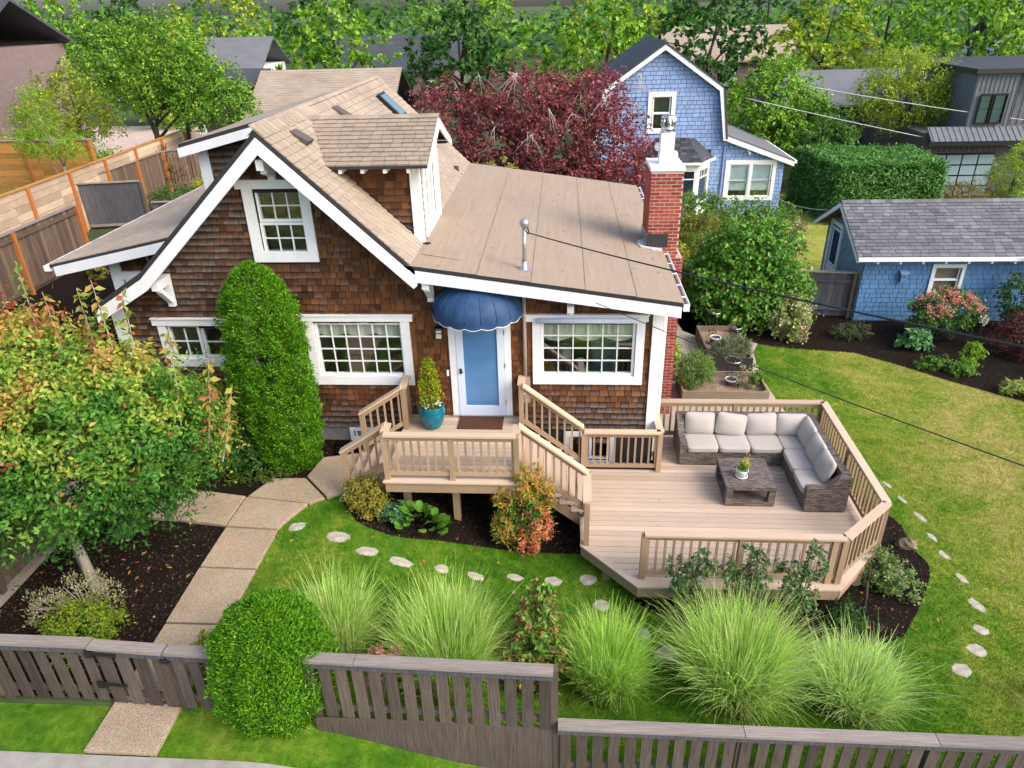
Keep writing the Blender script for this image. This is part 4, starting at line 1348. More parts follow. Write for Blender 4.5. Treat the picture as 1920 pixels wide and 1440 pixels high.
for y in (-1.94, -.44):
    mb = MB(); mb.prism([(PXb, y, ZP - .04), (PXb, y, ZP - .36), (.40, y, ZD - .22), (.42, y, ZD - .02)], (0, .04, 0)); mb.build('stringer', M['rail'], porch)
# left steps, down to the path
for k in range(1, 4):
    x0 = PXa - .28 * k; z = ZP - .16 * k
    for j in range(2):
        board([(x0 - .01 + .142 * j, -1.98), (x0 - .01 + .142 * j + .135, -1.98), (x0 - .01 + .142 * j + .135, -.5), (x0 - .01 + .142 * j, -.5)], z, .032, M['decky'], porch, 'stair_tread')
    mb = MB(); mb.box(x0 + .262, x0 + .278, -1.93, -.54, z + .001, z + .126); mb.build('stair_riser', M['rail'], porch)
for y in (-1.94, -.58):
    mb = MB(); mb.prism([(PXa, y, ZP - .04), (PXa, y, ZP - .40), (-3.86, y, 1.98), (-3.86, y, 2.12)], (0, .04, 0)); mb.build('stringer', M['rail'], porch)
railing(porch, (-2.99, -1.90, ZP + .02), (-3.84, -1.95, 2.10))
railing(porch, (-2.99, -.56, ZP + .02), (-3.84, -.62, 2.10))
post(porch, -3.79, -1.94, 1.96, 2.98); post(porch, -3.79, -.62, 1.96, 2.98)
post(porch, XL, -.55, ZP, ZP + .88)
railing(porch, (XL, -.56, ZP), (XL, -.03, ZP), bal=False)
mb = MB(); mb.box(XL - .02, XL + .015, -.50, -.05, ZP + .17, ZP + .79); mb.build('side_panel', M['rail'], porch)
mb = MB(); mb.box(-3.98, -3.68, -2.06, -1.84, 1.955, 1.985); mb.build('post_footing', M['stone'], porch)

o = MB().box(-1.98, -1.10, -.56, -.02, ZP + .002, ZP + .016).build('doormat', M['mat'], None, (-1.55, -.3, ZP)); tag(o, 'brown coir doormat lying on the porch in front of the door', 'doormat')

# ------------------------------------------------------------------ garden path and stepping stones
path = sheet('garden_path', [(-4.86, -7.1), (-4.86, -2.6), (-4.3, -2.0), (-3.75, -1.72), (-3.75, -.7), (-4.5, .0), (-5.3, -1.3), (-8.9, -1.7), (-8.9, -2.6), (-5.66, -2.66), (-5.68, -7.1)], M['mulch'], .012)
SLABS = [[(-5.69, -7.08), (-4.80, -7.08), (-4.80, -6.39), (-5.69, -6.39)],
         [(-5.69, -6.35), (-4.80, -6.35), (-4.80, -5.07), (-5.69, -5.07)],
         [(-5.70, -5.03), (-4.80, -5.03), (-4.80, -3.92), (-5.72, -3.90)],
         [(-5.72, -3.86), (-4.80, -3.88), (-4.79, -2.95), (-5.71, -2.90)],
         [(-5.71, -2.86), (-4.80, -2.91), (-4.66, -2.52), (-4.50, -2.21), (-5.69, -2.05)],
         [(-5.67, -2.01), (-4.47, -2.18), (-4.24, -2.02), (-4.79, -1.42), (-5.42, -1.45)],
         [(-4.20, -2.00), (-3.92, -1.82), (-3.70, -1.75), (-3.66, -.9), (-4.0, -.55), (-4.66, -.72), (-4.78, -1.36)],
         [(-6.60, -2.73), (-5.74, -2.84), (-5.72, -2.02), (-6.58, -1.88)],
         [(-7.48, -2.66), (-6.64, -2.72), (-6.62, -1.86), (-7.22, -1.78), (-7.46, -1.78)],
         [(-8.5, -2.6), (-7.52, -2.65), (-7.50, -1.78), (-8.5, -1.72)]]
for P in SLABS:
    mb = MB(); mb.cur_t = rnd.random()
    c = Vector((sum(p[0] for p in P) / len(P), sum(p[1] for p in P) / len(P), 0))
    top = [Vector((x, y, 0)) for x, y in P]
    inn = [p + (c - p).normalized() * .012 for p in top]
    zz = rnd.uniform(.058, .068)
    A = [Vector((p.x, p.y, G(p.x) - .03)) for p in top]; B = [Vector((p.x, p.y, G(p.x) + zz - .008)) for p in top]; Cc = [Vector((p.x, p.y, G(p.x) + zz)) for p in inn]
    k = len(P)
    for i in range(k):
        j = (i + 1) % k
        mb.face([A[i], A[j], B[j], B[i]]); mb.face([B[i], B[j], Cc[j], Cc[i]])
    mb.face(Cc)
    mb.build('paving_slab', M['aggregate'], path)


def stone_top(x, y, rx, ry, rot, zt, h, n=9, mat='stone'):
    mb = MB(); A, B, Cc = [], [], []
    for k in range(n):
        a = 2 * math.pi * k / n + rnd.uniform(-.2, .2); r = rnd.uniform(.8, 1.12)
        dx, dy = rx * r * math.cos(a), ry * r * math.sin(a)
        px, py = x + dx * math.cos(rot) - dy * math.sin(rot), y + dx * math.sin(rot) + dy * math.cos(rot)
        A.append((px, py, G(px) - .05)); B.append((px, py, G(px) + h * .7)); Cc.append((x + (px - x) * .9, y + (py - y) * .9, G(px) + h + rnd.uniform(-.004, .004)))
    for i in range(n):
        j = (i + 1) % n
        mb.face([A[i], A[j], B[j], B[i]]); mb.face([B[i], B[j], Cc[j], Cc[i]])
    for i in range(n):
        mb.face([Cc[i], Cc[(i + 1) % n], (x, y, G(x) + h + .002)])
    return mb.build('stepping_stone', M[mat], None, (x, y, G(x)))


ST1 = [(-4.50, -2.78, .16, .13, 'gray stepping stone touching the curved edge of the concrete path'),
       (-3.73, -3.02, .21, .15, 'large pale stepping stone, second out from the path'),
       (-3.175, -3.29, .19, .12, 'slanted pale stepping stone above the left grass clump'),
       (-2.595, -3.37, .19, .11, 'pale stepping stone midway between the two left grass clumps'),
       (-1.948, -3.28, .13, .10, 'small stepping stone just left of another behind the tall second grass clump'),
       (-1.397, -3.25, .15, .10, 'stepping stone at the right shoulder of the second grass clump'),
       (-.745, -3.10, .15, .09, 'thin pale stepping stone left of the bronze-leaved shrub tip'),
       (-.10, -3.13, .17, .12, 'pale stepping stone behind the bronze-leaved shrub tip'),
       (.501, -3.07, .15, .15, 'triangular white stepping stone nearest the deck corner in front'),
       (.698, -3.65, .14, .13, 'stepping stone half hidden by the third grass clump'),
       (1.30, -4.24, .15, .13, 'stepping stone in the gap between the third and fourth grass clumps, farther one'),
       (1.62, -4.60, .19, .15, 'stepping stone in the gap between the third and fourth grass clumps, nearer one')]
for x, y, rx, ry, lb in ST1:
    tag(stone_top(x, y, rx, ry, rnd.uniform(-.3, .3), 0, .013), lb, 'stepping stone', 'stepping stones across the front lawn')
ST2 = [(6.517, -.178, .05, .13, 'farthest stepping stone of the row on the right lawn, beside the deck corner'),
       (6.609, -.663, .05, .15, 'second farthest narrow stepping stone of the right lawn row'),
       (6.721, -1.199, .06, .17, 'long narrow stepping stone right of the bed tip beyond the deck'),
       (6.688, -1.775, .06, .13, 'stepping stone level with the mossy orange rock'),
       (6.672, -2.242, .07, .15, 'stepping stone level with the gray boulder in the bed'),
       (6.703, -2.817, .07, .14, 'stepping stone in the right row with a muddy scrape behind it'),
       (6.647, -3.42, .08, .18, 'long bright stepping stone with a brown patch of lawn behind it'),
       (6.453, -3.946, .11, .12, 'round pitted stepping stone, upper of two round ones'),
       (6.197, -4.356, .14, .13, 'round white stepping stone with a dark crack'),
       (5.811, -4.72, .15, .13, 'nearest stepping stone of the right row at the lawn front')]
for x, y, rx, ry, lb in ST2:
    tag(stone_top(x, y, rx, ry, .35 if ry > rx * 1.5 else 0, 0, .012), lb, 'stepping stone', 'stepping stones along the right lawn')


def boulder(x, y, rx, ry, rz, label, mat):
    V, F = blob(10, 7); V = np.array(V)
    nz = RNG.uniform(.82, 1.14, len(V))[:, None]
    V = V * nz * [rx, ry, rz] + [x, y, G(x) + rz * .35]
    o = mesh_np('rock', V, F, M[mat], None, (x, y, G(x)), smooth=False); tag(o, label, 'rock')


def blob(n, m):
    V, F = [], []
    for j in range(m + 1):
        for i in range(n):
            t, p = math.pi * j / m, 2 * math.pi * i / n
            V.append((math.sin(t) * math.cos(p), math.sin(t) * math.sin(p), math.cos(t)))
    for j in range(m):
        for i in range(n):
            a, b = j * n + i, j * n + (i + 1) % n
            F.append((a, a + n, b + n, b))
    return V, F


boulder(6.12, -2.05, .19, .13, .14, 'mossy orange-brown rock at the edge of the deck bed', 'rock')
boulder(5.62, -2.85, .20, .17, .12, 'smooth gray boulder in the bed beside the leafy shrub', 'concrete')

# ------------------------------------------------------------------ sectional sofa, cushions, coffee table
def puffy(name, c, size, R, mat, parent=None, p=4.5, puff=.0, n=9, loc=None, sag=0.):
    """soft rounded box: size along its own axes, R 3x3 rotation"""
    V, F = [], []
    idx = {}
    def add(q):
        k = tuple(round(a, 5) for a in q)
        if k not in idx: idx[k] = len(V); V.append(q)
        return idx[k]
    for ax in range(3):
        for s in (-1, 1):
            g = [[None] * (n + 1) for _ in range(n + 1)]
            for i in range(n + 1):
                for j in range(n + 1):
                    q = [0, 0, 0]; q[ax] = s; q[(ax + 1) % 3] = math.sin((2 * i / n - 1) * math.pi / 2); q[(ax + 2) % 3] = math.sin((2 * j / n - 1) * math.pi / 2)
                    g[i][j] = add(tuple(q))
            for i in range(n):
                for j in range(n):
                    f = (g[i][j], g[i + 1][j], g[i + 1][j + 1], g[i][j + 1])
                    F.append(f if s > 0 else f[::-1])
    V = np.array(V, float)
    nr = (np.abs(V) ** p).sum(1) ** (1 / p)
    V = V / nr[:, None]
    th = 1 - puff * (1 - (1 - np.abs(V[:, 0]) ** 3) * (1 - np.abs(V[:, 2]) ** 3))
    V[:, 1] *= th
    V += RNG.normal(0, .004, V.shape)
    V = V * np.array(size) / 2
    if sag: V[:, 2] -= sag * (1 - np.abs(V[:, 0] / (size[0] / 2)) ** 2)
    W_ = V @ np.array(R).T + np.array(c)
    return mesh_np(name, W_, F, mat, parent, loc=loc, smooth=True)


def rot(rz, rx=0., ry=0.):
    return np.array(Matrix.Rotation(rz, 3, 'Z') @ Matrix.Rotation(rx, 3, 'X') @ Matrix.Rotation(ry, 3, 'Y'))


sofa = thing('sectional_sofa', 'L-shaped dark wicker sectional sofa with gray cushions in the deck corner', 'sofa', (4.0, .1, ZD))
SX0, SX1, SYF, SYB, SRX, SRY = 2.37, 5.10, -.25, .60, 4.37, -1.70
def wick(name, *boxes):
    mb = MB()
    for b in boxes: mb.box(*b)
    return mb.build(name, M['wicker'], sofa)
for a, b in ((SX0 + .13, 3.13), (3.135, 3.745), (3.75, 4.36)):
    wick('seat_base', (a, b, SYF, SYB - .13, ZD + .03, ZD + .30))
wick('seat_base', (4.365, SX1 - .13, -.245, SYB - .13, ZD + .03, ZD + .30))
wick('seat_base', (SRX, SX1 - .13, -.95, -.25, ZD + .03, ZD + .30)); wick('seat_base', (SRX, SX1 - .13, SRY + .13, -.955, ZD + .03, ZD + .30))
for a, b in ((SX0, 3.74), (3.745, SX1)): wick('backrest', (a, b, SYB - .13, SYB, ZD + .03, ZD + .76))
for a, b in ((-.95, SYB - .13), (SRY, -.955)): wick('backrest', (SX1 - .13, SX1, a, b, ZD + .03, ZD + .755))
def arm_profile(a, b):
    pts = [(a, .03), (a, .53)]
    for i in range(9):
        t = i / 8; pts.append((a + (b - a) * (.45 + .55 * t), .53 + .225 * (t * t * (3 - 2 * t))))
    pts.append((b, .03)); return pts
mb = MB(); mb.prism([(SX0, y, ZD + z) for y, z in arm_profile(SYF, SYB - .132)], (.13, 0, 0)); mb.build('arm', M['wicker'], sofa)
mb = MB(); mb.prism([(x, SRY, ZD + z) for x, z in arm_profile(SRX, SX1 - .132)], (0, .13, 0)); mb.build('arm', M['wicker'], sofa)
for x, y in ((SX0 + .06, SYF + .06), (SRX + .06, SRY + .06), (SX1 - .06, SRY + .06), (SX0 + .06, SYB - .06), (SX1 - .06, SYB - .06), (SRX + .06, SYF + .06)):
    mb = MB(); mb.box(x - .03, x + .03, y - .03, y + .03, ZD + .004, ZD + .03); mb.build('foot', M['black'], sofa)
I3 = np.eye(3)
for x0, x1, y0, y1 in ((2.51, 3.125, -.27, .42), (3.13, 3.74, -.27, .42), (3.745, 4.355, -.27, .42), (4.36, 4.95, -.23, .42), (4.335, 4.95, -.93, -.24), (4.335, 4.95, -1.56, -.94)):
    puffy('seat_cushion', ((x0 + x1) / 2, (y0 + y1) / 2, ZD + .365), (x1 - x0, .14, y1 - y0), rot(0, math.pi / 2), M['cushion'], sofa, 9, .12)
BACKS = [(2.82, .33, .01, 'gray back cushion at the left end of the sofa, against its arm'),
         (3.43, .29, .10, 'slumped gray back cushion, second from the left on the sofa'),
         (4.03, .31, -.05, 'gray back cushion, third from the left on the sofa'),
         (4.62, .30, .0, 'gray back cushion in the inner corner, facing the camera'),
         (4.84, .02, 1, 'gray back cushion in the corner of the short side, turned sideways'),
         (4.83, -.58, 1, 'gray back cushion in the middle of the short side'),
         (4.82, -1.14, 1, 'gray back cushion nearest the curved front arm')]
for x, y, k, lb in BACKS:
    if k == 1:
        R = rot(math.pi / 2, -.28, .03); cx, cy = x, y
        R = np.array(Matrix.Rotation(-math.pi / 2, 3, 'Z') @ Matrix.Rotation(-.30, 3, 'X'))
    else:
        R = rot(0, -.26, k * 1.3); cx, cy = x, y
    o = puffy('back_cushion', (cx, cy, ZD + .645), (.60, .23, .46), R, M['cushion'], None, 7.0, .70, 12, loc=(x, y, ZD + .43), sag=.012)
    tag(o, lb, 'cushion', 'back cushions on the sofa')

tb = thing('coffee_table', 'square dark wicker coffee table with open sides on the deck', 'coffee table', (3.45, -1.08, ZD))
TX0, TX1, TY0, TY1 = 3.01, 3.90, -1.56, -.60
def tw(name, mat='wicker', *bs):
    mb = MB()
    for b in bs: mb.box(*b)
    return mb.build(name, M[mat], tb)
tw('tabletop', 'wicker', (TX0, TX1, TY0, TY1, ZD + .36, ZD + .425))
for x in (TX0 + .006, TX1 - .126):
    for y in (TY0 + .006, TY1 - .126): tw('leg', 'wicker', (x, x + .12, y, y + .12, ZD + .10, ZD + .36))
tw('lower_shelf', 'wicker', (TX0 + .006, TX1 - .006, TY0 + .006, TY1 - .006, ZD + .02, ZD + .10))
tw('foot_rail', 'black', (TX0 + .02, TX1 - .02, TY0 + .02, TY1 - .02, ZD + .004, ZD + .02))

pp_ = thing('potted_plant', 'small white pot with a green plant and yellow sprig on the coffee table', 'potted plant', (3.34, -1.21, ZD + .425))
mb = MB(); mb.lathe([(.0, .002), (.10, .004), (.115, .018), (.10, .02)], (3.34, -1.21, ZD + .425), 24); mb.build('saucer', M['potwhite'], pp_, smooth=True)
mb = MB(); mb.lathe([(.06, .02), (.085, .05), (.108, .12), (.115, .16), (.108, .165), (.10, .14), (.0, .14)], (3.34, -1.21, ZD + .425), 28); mb.build('pot', M['potwhite'], pp_, smooth=True)

pt = thing('planter_pot', 'large glazed turquoise pot holding a small golden conifer and white flowers on the porch', 'planter', (-2.46, -.46, ZP))
mb = MB(); mb.lathe([(0, .004), (.145, .004), (.18, .05), (.235, .2), (.258, .33), (.245, .43), (.232, .455), (.245, .47), (.24, .49), (.215, .485), (.21, .44), (0, .43)], (-2.46, -.46, ZP), 40); mb.build('pot', M['pot'], pt, smooth=True)
mb = MB(); mb.lathe([(0, .005), (.21, 0)], (-2.46, -.46, ZP + .435), 24); mb.build('soil', M['soil'], pt)

# ------------------------------------------------------------------ furniture seen through the right window
ch = thing('armchair', 'pale teal armchair seen through the right front window', 'armchair', (.75, 1.2, 2.6))
puffy('seat', (.75, 1.15, 3.0), (.6, .22, .6), rot(.4, math.pi / 2), M['teal'], ch, 6)
puffy('backrest', (.95, 1.45, 3.4), (.62, .2, .75), rot(.4, -.2), M['teal'], ch, 5)
for s in (-1, 1): puffy('arm', (.75 + s * .33, 1.15 + s * .13, 3.15), (.16, .55, .3), rot(.4), M['teal'], ch, 5)
for s in (-1, 1):
    for q in (-1, 1): mb = MB(); mb.box(.75 + s * .25 - .02, .75 + s * .25 + .02, 1.15 + q * .2 - .02, 1.15 + q * .2 + .02, 2.6, 2.92); mb.build('leg', M['bark_dark'], ch)
lp = thing('table_lamp', 'small lamp with a pale shade seen through the right front window', 'lamp', (.1, 1.0, 3.15))
mb = MB(); mb.lathe([(.07, 0), (.03, .02), (.02, .2), (.015, .35)], (.1, 1.0, 3.15), 12); mb.build('base', M['bark_dark'], lp, smooth=True)
mb = MB(); mb.lathe([(.15, .3), (.11, .55)], (.1, 1.0, 3.15), 20); mb.build('lamp_shade', M['curtain'], lp, smooth=True)
st = thing('side_table', 'small dark side table under the lamp behind the right front window', 'side table', (.1, 1.0, 2.6))
mb = MB(); mb.box(-.15, .35, .75, 1.25, 3.11, 3.15); mb.build('tabletop', M['bark_dark'], st)
for s in (-1, 1):
    for q in (-1, 1): mb = MB(); mb.box(.1 + s * .22 - .02, .1 + s * .22 + .02, 1 + q * .22 - .02, 1 + q * .22 + .02, 2.6, 3.11); mb.build('leg', M['bark_dark'], st)

# ------------------------------------------------------------------ fences
def fence_run(root, a, b, h, mat, board_w=.14, gap=.01, cap=None, rails=(.25, .85), postm=None, posts=None, lift=.05, zfun=None, name='picket', capw=.14, top_board=None, railm=None, side=1):
    """vertical boards from a to b; every board, rail and post a part"""
    a, b = Vector((*a, 0)), Vector((*b, 0))
    d = b - a; L = d.length; e = d.normalized(); nn = Vector((-e.y, e.x, 0)) * side
    zf = zfun or (lambda p: G(p.x))
    n = int(L / (board_w + gap)); s0 = 0
    for i in range(n):
        s = (i + .5) * L / n
        p = a + e * s; z = zf(p)
        mb = MB(); mb.cur_t = rnd.random()
        j = rnd.uniform(-.008, .008)
        w = L / n - gap
        mb.beam(p + Vector((0, 0, z + lift)), p + Vector((0, 0, z + h - (.04 if cap else 0) + (0 if cap else j))), w, .02, nn)
        mb.build(name, mat, root)
    for r in rails:
        mb = MB(); p, q = a + nn * .04, b + nn * .04
        mb.beam(p + Vector((0, 0, zf(a) + h * r)), q + Vector((0, 0, zf(b) + h * r)), .045, .09); mb.build('rail', railm or mat, root)
    if top_board:
        mb = MB(); p, q = a - nn * .025, b - nn * .025
        mb.beam(p + Vector((0, 0, zf(a) + h - .09)), q + Vector((0, 0, zf(b) + h - .09)), .025, .13); mb.build('face_board', top_board, root)
    if cap:
        k = max(1, int(round(L / 2.2)))
        for i in range(k):
            p, q = a + d * (i / k), a + d * ((i + 1) / k)
            mb = MB(); mb.cur_t = rnd.random(); mb.beam(p + e * .004 + Vector((0, 0, zf(p) + h - .02)), q - e * .004 + Vector((0, 0, zf(q) + h - .02)), capw, .04); mb.build('cap_board', cap, root)
    for s in (posts or []):
        p = a + d * s; z = zf(p); pp2 = p + nn * .06
        mb = MB(); mb.cur_t = rnd.random(); mb.box(pp2.x - .05, pp2.x + .05, pp2.y - .05, pp2.y + .05, z - .05, z + h - .045); mb.build('post', postm or mat, root)


# street fence in the foreground, with its gate
f1 = thing('front_fence', 'weathered gray picket fence with a broad top rail running along the front of the yard', 'fence', (-6.2, -6.42, 1.98))
fence_run(f1, (-8.6, -6.36), (-5.72, -6.38), 1.12, M['fence_gray'], .13, .065, M['fence_cap'], (.2, .9), posts=(0, .5), lift=.08, side=1, capw=.15, top_board=M['fence_dark'])
gt = thing('garden_gate', 'gray picket gate with black strap hinges between the path and the street', 'gate', (-5.2, -6.40, 1.98))
fence_run(gt, (-5.70, -6.40), (-4.74, -6.45), 1.12, M['fence_gray'], .13, .065, M['fence_cap'], (.2, .9), lift=.08, capw=.15, top_board=M['fence_dark'])
for x in (-5.66,):
    for z in (2.45, 2.98):
        mb = MB(); mb.beam((x - .06, -6.455, z), (x + .30, -6.47, z - .01), .012, .04); mb.box(x - .10, x - .0, -6.47, -6.452, z - .06, z + .05); mb.build('strap_hinge', M['black'], gt)
mb = MB(); mb.box(-4.80, -4.70, -6.50, -6.475, 2.90, 2.97); mb.build('latch', M['black'], gt)
f2 = thing('front_fence', 'weathered gray street fence with low top rail from the gate past the round conifer', 'fence', (-2.4, -6.5, 1.7))
fence_run(f2, (-4.72, -6.45), (-.05, -6.56), 1.12, M['fence_gray'], .13, .065, M['fence_cap'], (.2, .9), posts=(.0, .5, 1.0), lift=.08, zfun=lambda p: 1.98 + .0 * p.x, capw=.15, top_board=M['fence_dark'])
mb = MB()
for k in range(30):
    x = -3.0 + k * .1; mb.box(x, x + .098, -6.56, -6.52, G(x) - .05, 2.07)
mb.build('kickboard', M['fence_gray'], f2)
f2b = thing('front_fence', 'lower stretch of gray street fence in front of the right grass clumps', 'fence', (5, -6.62, 1.2))
fence_run(f2b, (0.0, -6.58), (11, -6.62), 1.0, M['fence_gray'], .13, .065, M['fence_cap'], (.2, .9), posts=(.0, .2, .4, .6, .8, 1.0), lift=.08, capw=.15, top_board=M['fence_dark'])
f3 = thing('side_fence', 'low weathered side fence with pale bottom rail left of the tree bed', 'fence', (-8.45, -4.6, 1.98))
fence_run(f3, (-8.55, -6.3), (-8.55, -2.9), 1.05, M['fence_gray'], .14, .012, M['fence_cap'], (.9,), posts=(.0, .5, 1.), lift=.06, side=-1)
mb = MB(); mb.box(-8.53, -8.40, -6.3, -2.9, 2.0, 2.09); mb.build('rail', M['fence_cap'], f3)
# fences up the left side
f4 = thing('plank_fence', 'tall gray plank fence with orange posts left of the house', 'fence', (-15.3, 4, 2.8))
fence_run(f4, (-15.05, -1.5), (-15.2, 9.2), 1.85, M['fence_brown'], .145, .012, M['fence_cap'], (.1, .88), M['post_orange'], (.0, .35, .72, 1.0), side=-1, top_board=M['fence_cap'])
f5 = thing('panel_fence', 'dark slate-gray wooden panel fence between two tan posts behind the porch roof', 'fence', (-16.6, 13.2, 2.83))
fence_run(f5, (-17.7, 13.0), (-15.4, 13.4), 1.7, M['fence_dark'], .19, .002, M['fence_cap'], (.08,), M['fence_brown'], (-.03, 1.03), side=-1, top_board=M['fence_dark'], railm=M['fence_cap'])
f5b = thing('panel_fence', 'short low gray fence right of the dark panel, under the golden shrub', 'fence', (-14.6, 13.5, 2.83))
fence_run(f5b, (-15.2, 13.5), (-13.0, 13.8), .9, M['fence_dark'], .19, .004, M['fence_cap'], (.08,), side=-1)
f6 = thing('picket_fence', 'gray-brown fence of narrow pickets climbing behind the dark panel', 'fence', (-17.5, 16, 2.83))
fence_run(f6, (-17.7, 13.1), (-17.5, 19.2), 1.75, M['fence_brown'], .11, .03, M['fence_cap'], (.15,), M['post_orange'], (.0, .33, .66, 1.), side=-1, top_board=M['fence_cap'])
fence_run(f6, (-17.5, 19.2), (-14.5, 22.0), 1.75, M['fence_brown'], .11, .03, M['fence_cap'], (.15,), M['fence_brown'], (.4, .8), side=-1, top_board=M['fence_cap'])


def board_fence(root, a, b, z0, h, mat, postm, nb, posts, capm, side=1):
    """horizontal boards, each a part"""
    a, b = Vector((*a, 0)), Vector((*b, 0)); d = b - a; e = d.normalized(); nn = Vector((-e.y, e.x, 0)) * side
    n = max(1, int(round(d.length / 2.4)))
    for r in range(nb):
        for i in range(n):
            p, q = a + d * (i / n), a + d * ((i + 1) / n)
            zz = Vector((0, 0, z0 + h * (r + .5) / nb))
            mb = MB(); mb.cur_t = rnd.random(); mb.beam(p + zz, q + zz, .025, h / nb - .012); mb.build('board', mat, root)
    mb = MB(); mb.beam(a + Vector((0, 0, z0 + h + .02)), b + Vector((0, 0, z0 + h + .02)), .15, .04); mb.build('cap_board', capm, root)
    for s in posts:
        p = a + d * s + nn * .06
        mb = MB(); mb.box(p.x - .05, p.x + .05, p.y - .05, p.y + .05, z0 - .1, z0 + h); mb.build('post', postm, root)


f7 = thing('board_fence', 'pale horizontal board fence with orange posts above the plank fence', 'fence', (-17.4, 12, 2.83))
board_fence(f7, (-17.2, 4.5), (-18.0, 24.5), 2.83, 2.15, M['fence_pale'], M['post_orange'], 9, (.05, .17, .29, .41, .53, .65, .77, .89, .99), M['fence_orange'], -1)
f8 = thing('board_fence', 'orange-stained horizontal board fence behind the young feathery tree', 'fence', (-22, 15.4, 2.83))
board_fence(f8, (-18.1, 15.5), (-27.5, 15.5), 3.0, 2.65, M['fence_orange'], M['post_orange'], 12, (.01, .3, .6, .9), M['fence_cap'], 1)
f9 = thing('plank_fence', 'dark weathered plank fence beside the garage, behind the flowering shrubs', 'fence', (6, 8.6, 1.2))
fence_run(f9, (2.6, 9.2), (8.75, 8.45), 1.45, M['fence_dark'], .145, .008, M['fence_cap'], (.2, .8), M['fence_brown'], (.0, .33, .66, .985), side=-1)

# ------------------------------------------------------------------ raised beds, tomato cages
def raised_bed(label, x0, x1, y0, y1, h, mat, matf):
    z = 1.2
    t = thing('raised_bed', label, 'raised bed', ((x0 + x1) / 2, (y0 + y1) / 2, z), 'raised vegetable beds beside the house')
    for a in ((x0, x1, y0, y0 + .045), (x0, x1, y1 - .045, y1), (x0, x0 + .045, y0 + .047, y1 - .047), (x1 - .045, x1, y0 + .047, y1 - .047)):
        k = 2
        for i in range(k):
            mb = MB(); mb.cur_t = rnd.random(); mb.box(*a, z + h * i / k, z + h * (i + 1) / k - .004); mb.build('plank', matf if a[2] == y0 else mat, t)
    for x in (x0 + .047, x1 - .107):
        for y in (y0 + .047, y1 - .107): mb = MB(); mb.box(x, x + .06, y, y + .06, z, z + h - .01); mb.build('corner_post', mat, t)
    mb = MB(); nx, ny = 14, 14
    for i in range(nx):
        for j in range(ny):
            X0, X1, Y0, Y1 = [a + (b - a) * q for a, b, q in ((x0 + .046, x1 - .046, i / nx), (x0 + .046, x1 - .046, (i + 1) / nx), (y0 + .046, y1 - .046, j / ny), (y0 + .046, y1 - .046, (j + 1) / ny))]
            zz = lambda X, Y: z + h - .16 + .03 * math.sin(X * 9 + Y * 5) * math.cos(Y * 7 - X * 3)
            mb.face([(X0, Y0, zz(X0, Y0)), (X1, Y0, zz(X1, Y0)), (X1, Y1, zz(X1, Y1)), (X0, Y1, zz(X0, Y1))])
    mb.build('soil', M['soil'], t, smooth=True)


raised_bed('near raised plank bed holding the tall feathery shrub, right behind the sofa', 2.92, 4.95, 2.93, 4.02, .40, M['planter'], M['planter'])
raised_bed('far raised plank bed with bark soil and the gray-green bush', 3.88, 4.98, 4.70, 6.86, .42, M['planter'], M['planter_dark'])
raised_bed('small raised bed against the brick chimney with lime green plants', 2.56, 3.0, 4.2, 6.6, .35, M['planter'], M['planter'])


def cage(label, x, y, z0, r, h, pot=True):
    t = thing('tomato_cage', label, 'plant cage', (x, y, z0), 'wire cages in the raised beds')
    for zz, rr in ((h, r), (h * .55, r * .8), (h * .2, r * .62)):
        mb = MB(); mb.tube([(x + rr * math.cos(2 * math.pi * k / 20), y + rr * math.sin(2 * math.pi * k / 20), z0 + zz) for k in range(21)], .007, 5, False); mb.build('ring', M['metal'] if zz == h else M['black'], t)
    for k in range(3):
        a = 2 * math.pi * k / 3 + .4
        mb = MB(); mb.tube([(x + r * math.cos(a), y + r * math.sin(a), z0 + h), (x + r * .5 * math.cos(a), y + r * .5 * math.sin(a), z0)], .006, 5); mb.build('leg', M['black'], t)


cage('tall wire plant cage above the gray tub in the far bed', 4.22, 6.3, 1.52, .17, .75)
cage('wire plant cage leaning over the right edge of the far bed', 4.80, 6.2, 1.52, .19, .35)
cage('wire plant cage in the near bed in front of the far planter', 4.25, 3.85, 1.5, .20, .5)


def tub(label, x, y, z0, r, h, mat):
    t = thing('garden_tub', label, 'tub', (x, y, z0))
    mb = MB(); mb.lathe([(r * .85, 0), (r, h), (r * .82, h), (r * .75, h * .6), (0, h * .55)], (x, y, z0), 24); mb.build('tub_wall', M[mat], t, smooth=True)
    mb = MB(); mb.tube([(x + r * .93 * math.cos(2 * math.pi * k / 24), y + r * .93 * math.sin(2 * math.pi * k / 24), z0 + h) for k in range(25)], .02, 6, False); mb.build('rim', M['potwhite'], t, smooth=True)


tub('round gray tub with a white rim in the far raised bed', 4.24, 5.95, 1.5, .15, .16, 'fence_dark')
tub('low dark ring pot with a white rim in the near raised bed', 4.2, 3.62, 1.5, .15, .08, 'fence_dark')
o = MB().box(4.55, 4.72, 3.35, 3.43, 1.50, 1.53).build('seed_packet', plain('pink_card', (.6, .32, .34)), None, (4.63, 3.39, 1.5)); tag(o, 'small pink card lying in the near raised bed', 'card')
o = MB().box(-3.98, -3.85, .0 - .35, -.22, 1.97, 2.05).build('brick', M['terracotta'], None, (-3.9, -.3, 1.98)); tag(o, 'loose red brick lying by the basement window', 'brick')

# ------------------------------------------------------------------ overhead wires
def wire(name, label, a, b, r, sag, mat, n=28):
    a, b = Vector(a), Vector(b)
    mb = MB(); mb.tube([a + (b - a) * (i / n) - Vector((0, 0, sag * 4 * (i / n) * (1 - i / n))) for i in range(n + 1)], r, 6)
    o = mb.build(name, mat, None, tuple(a), smooth=True); tag(o, label, 'cable')


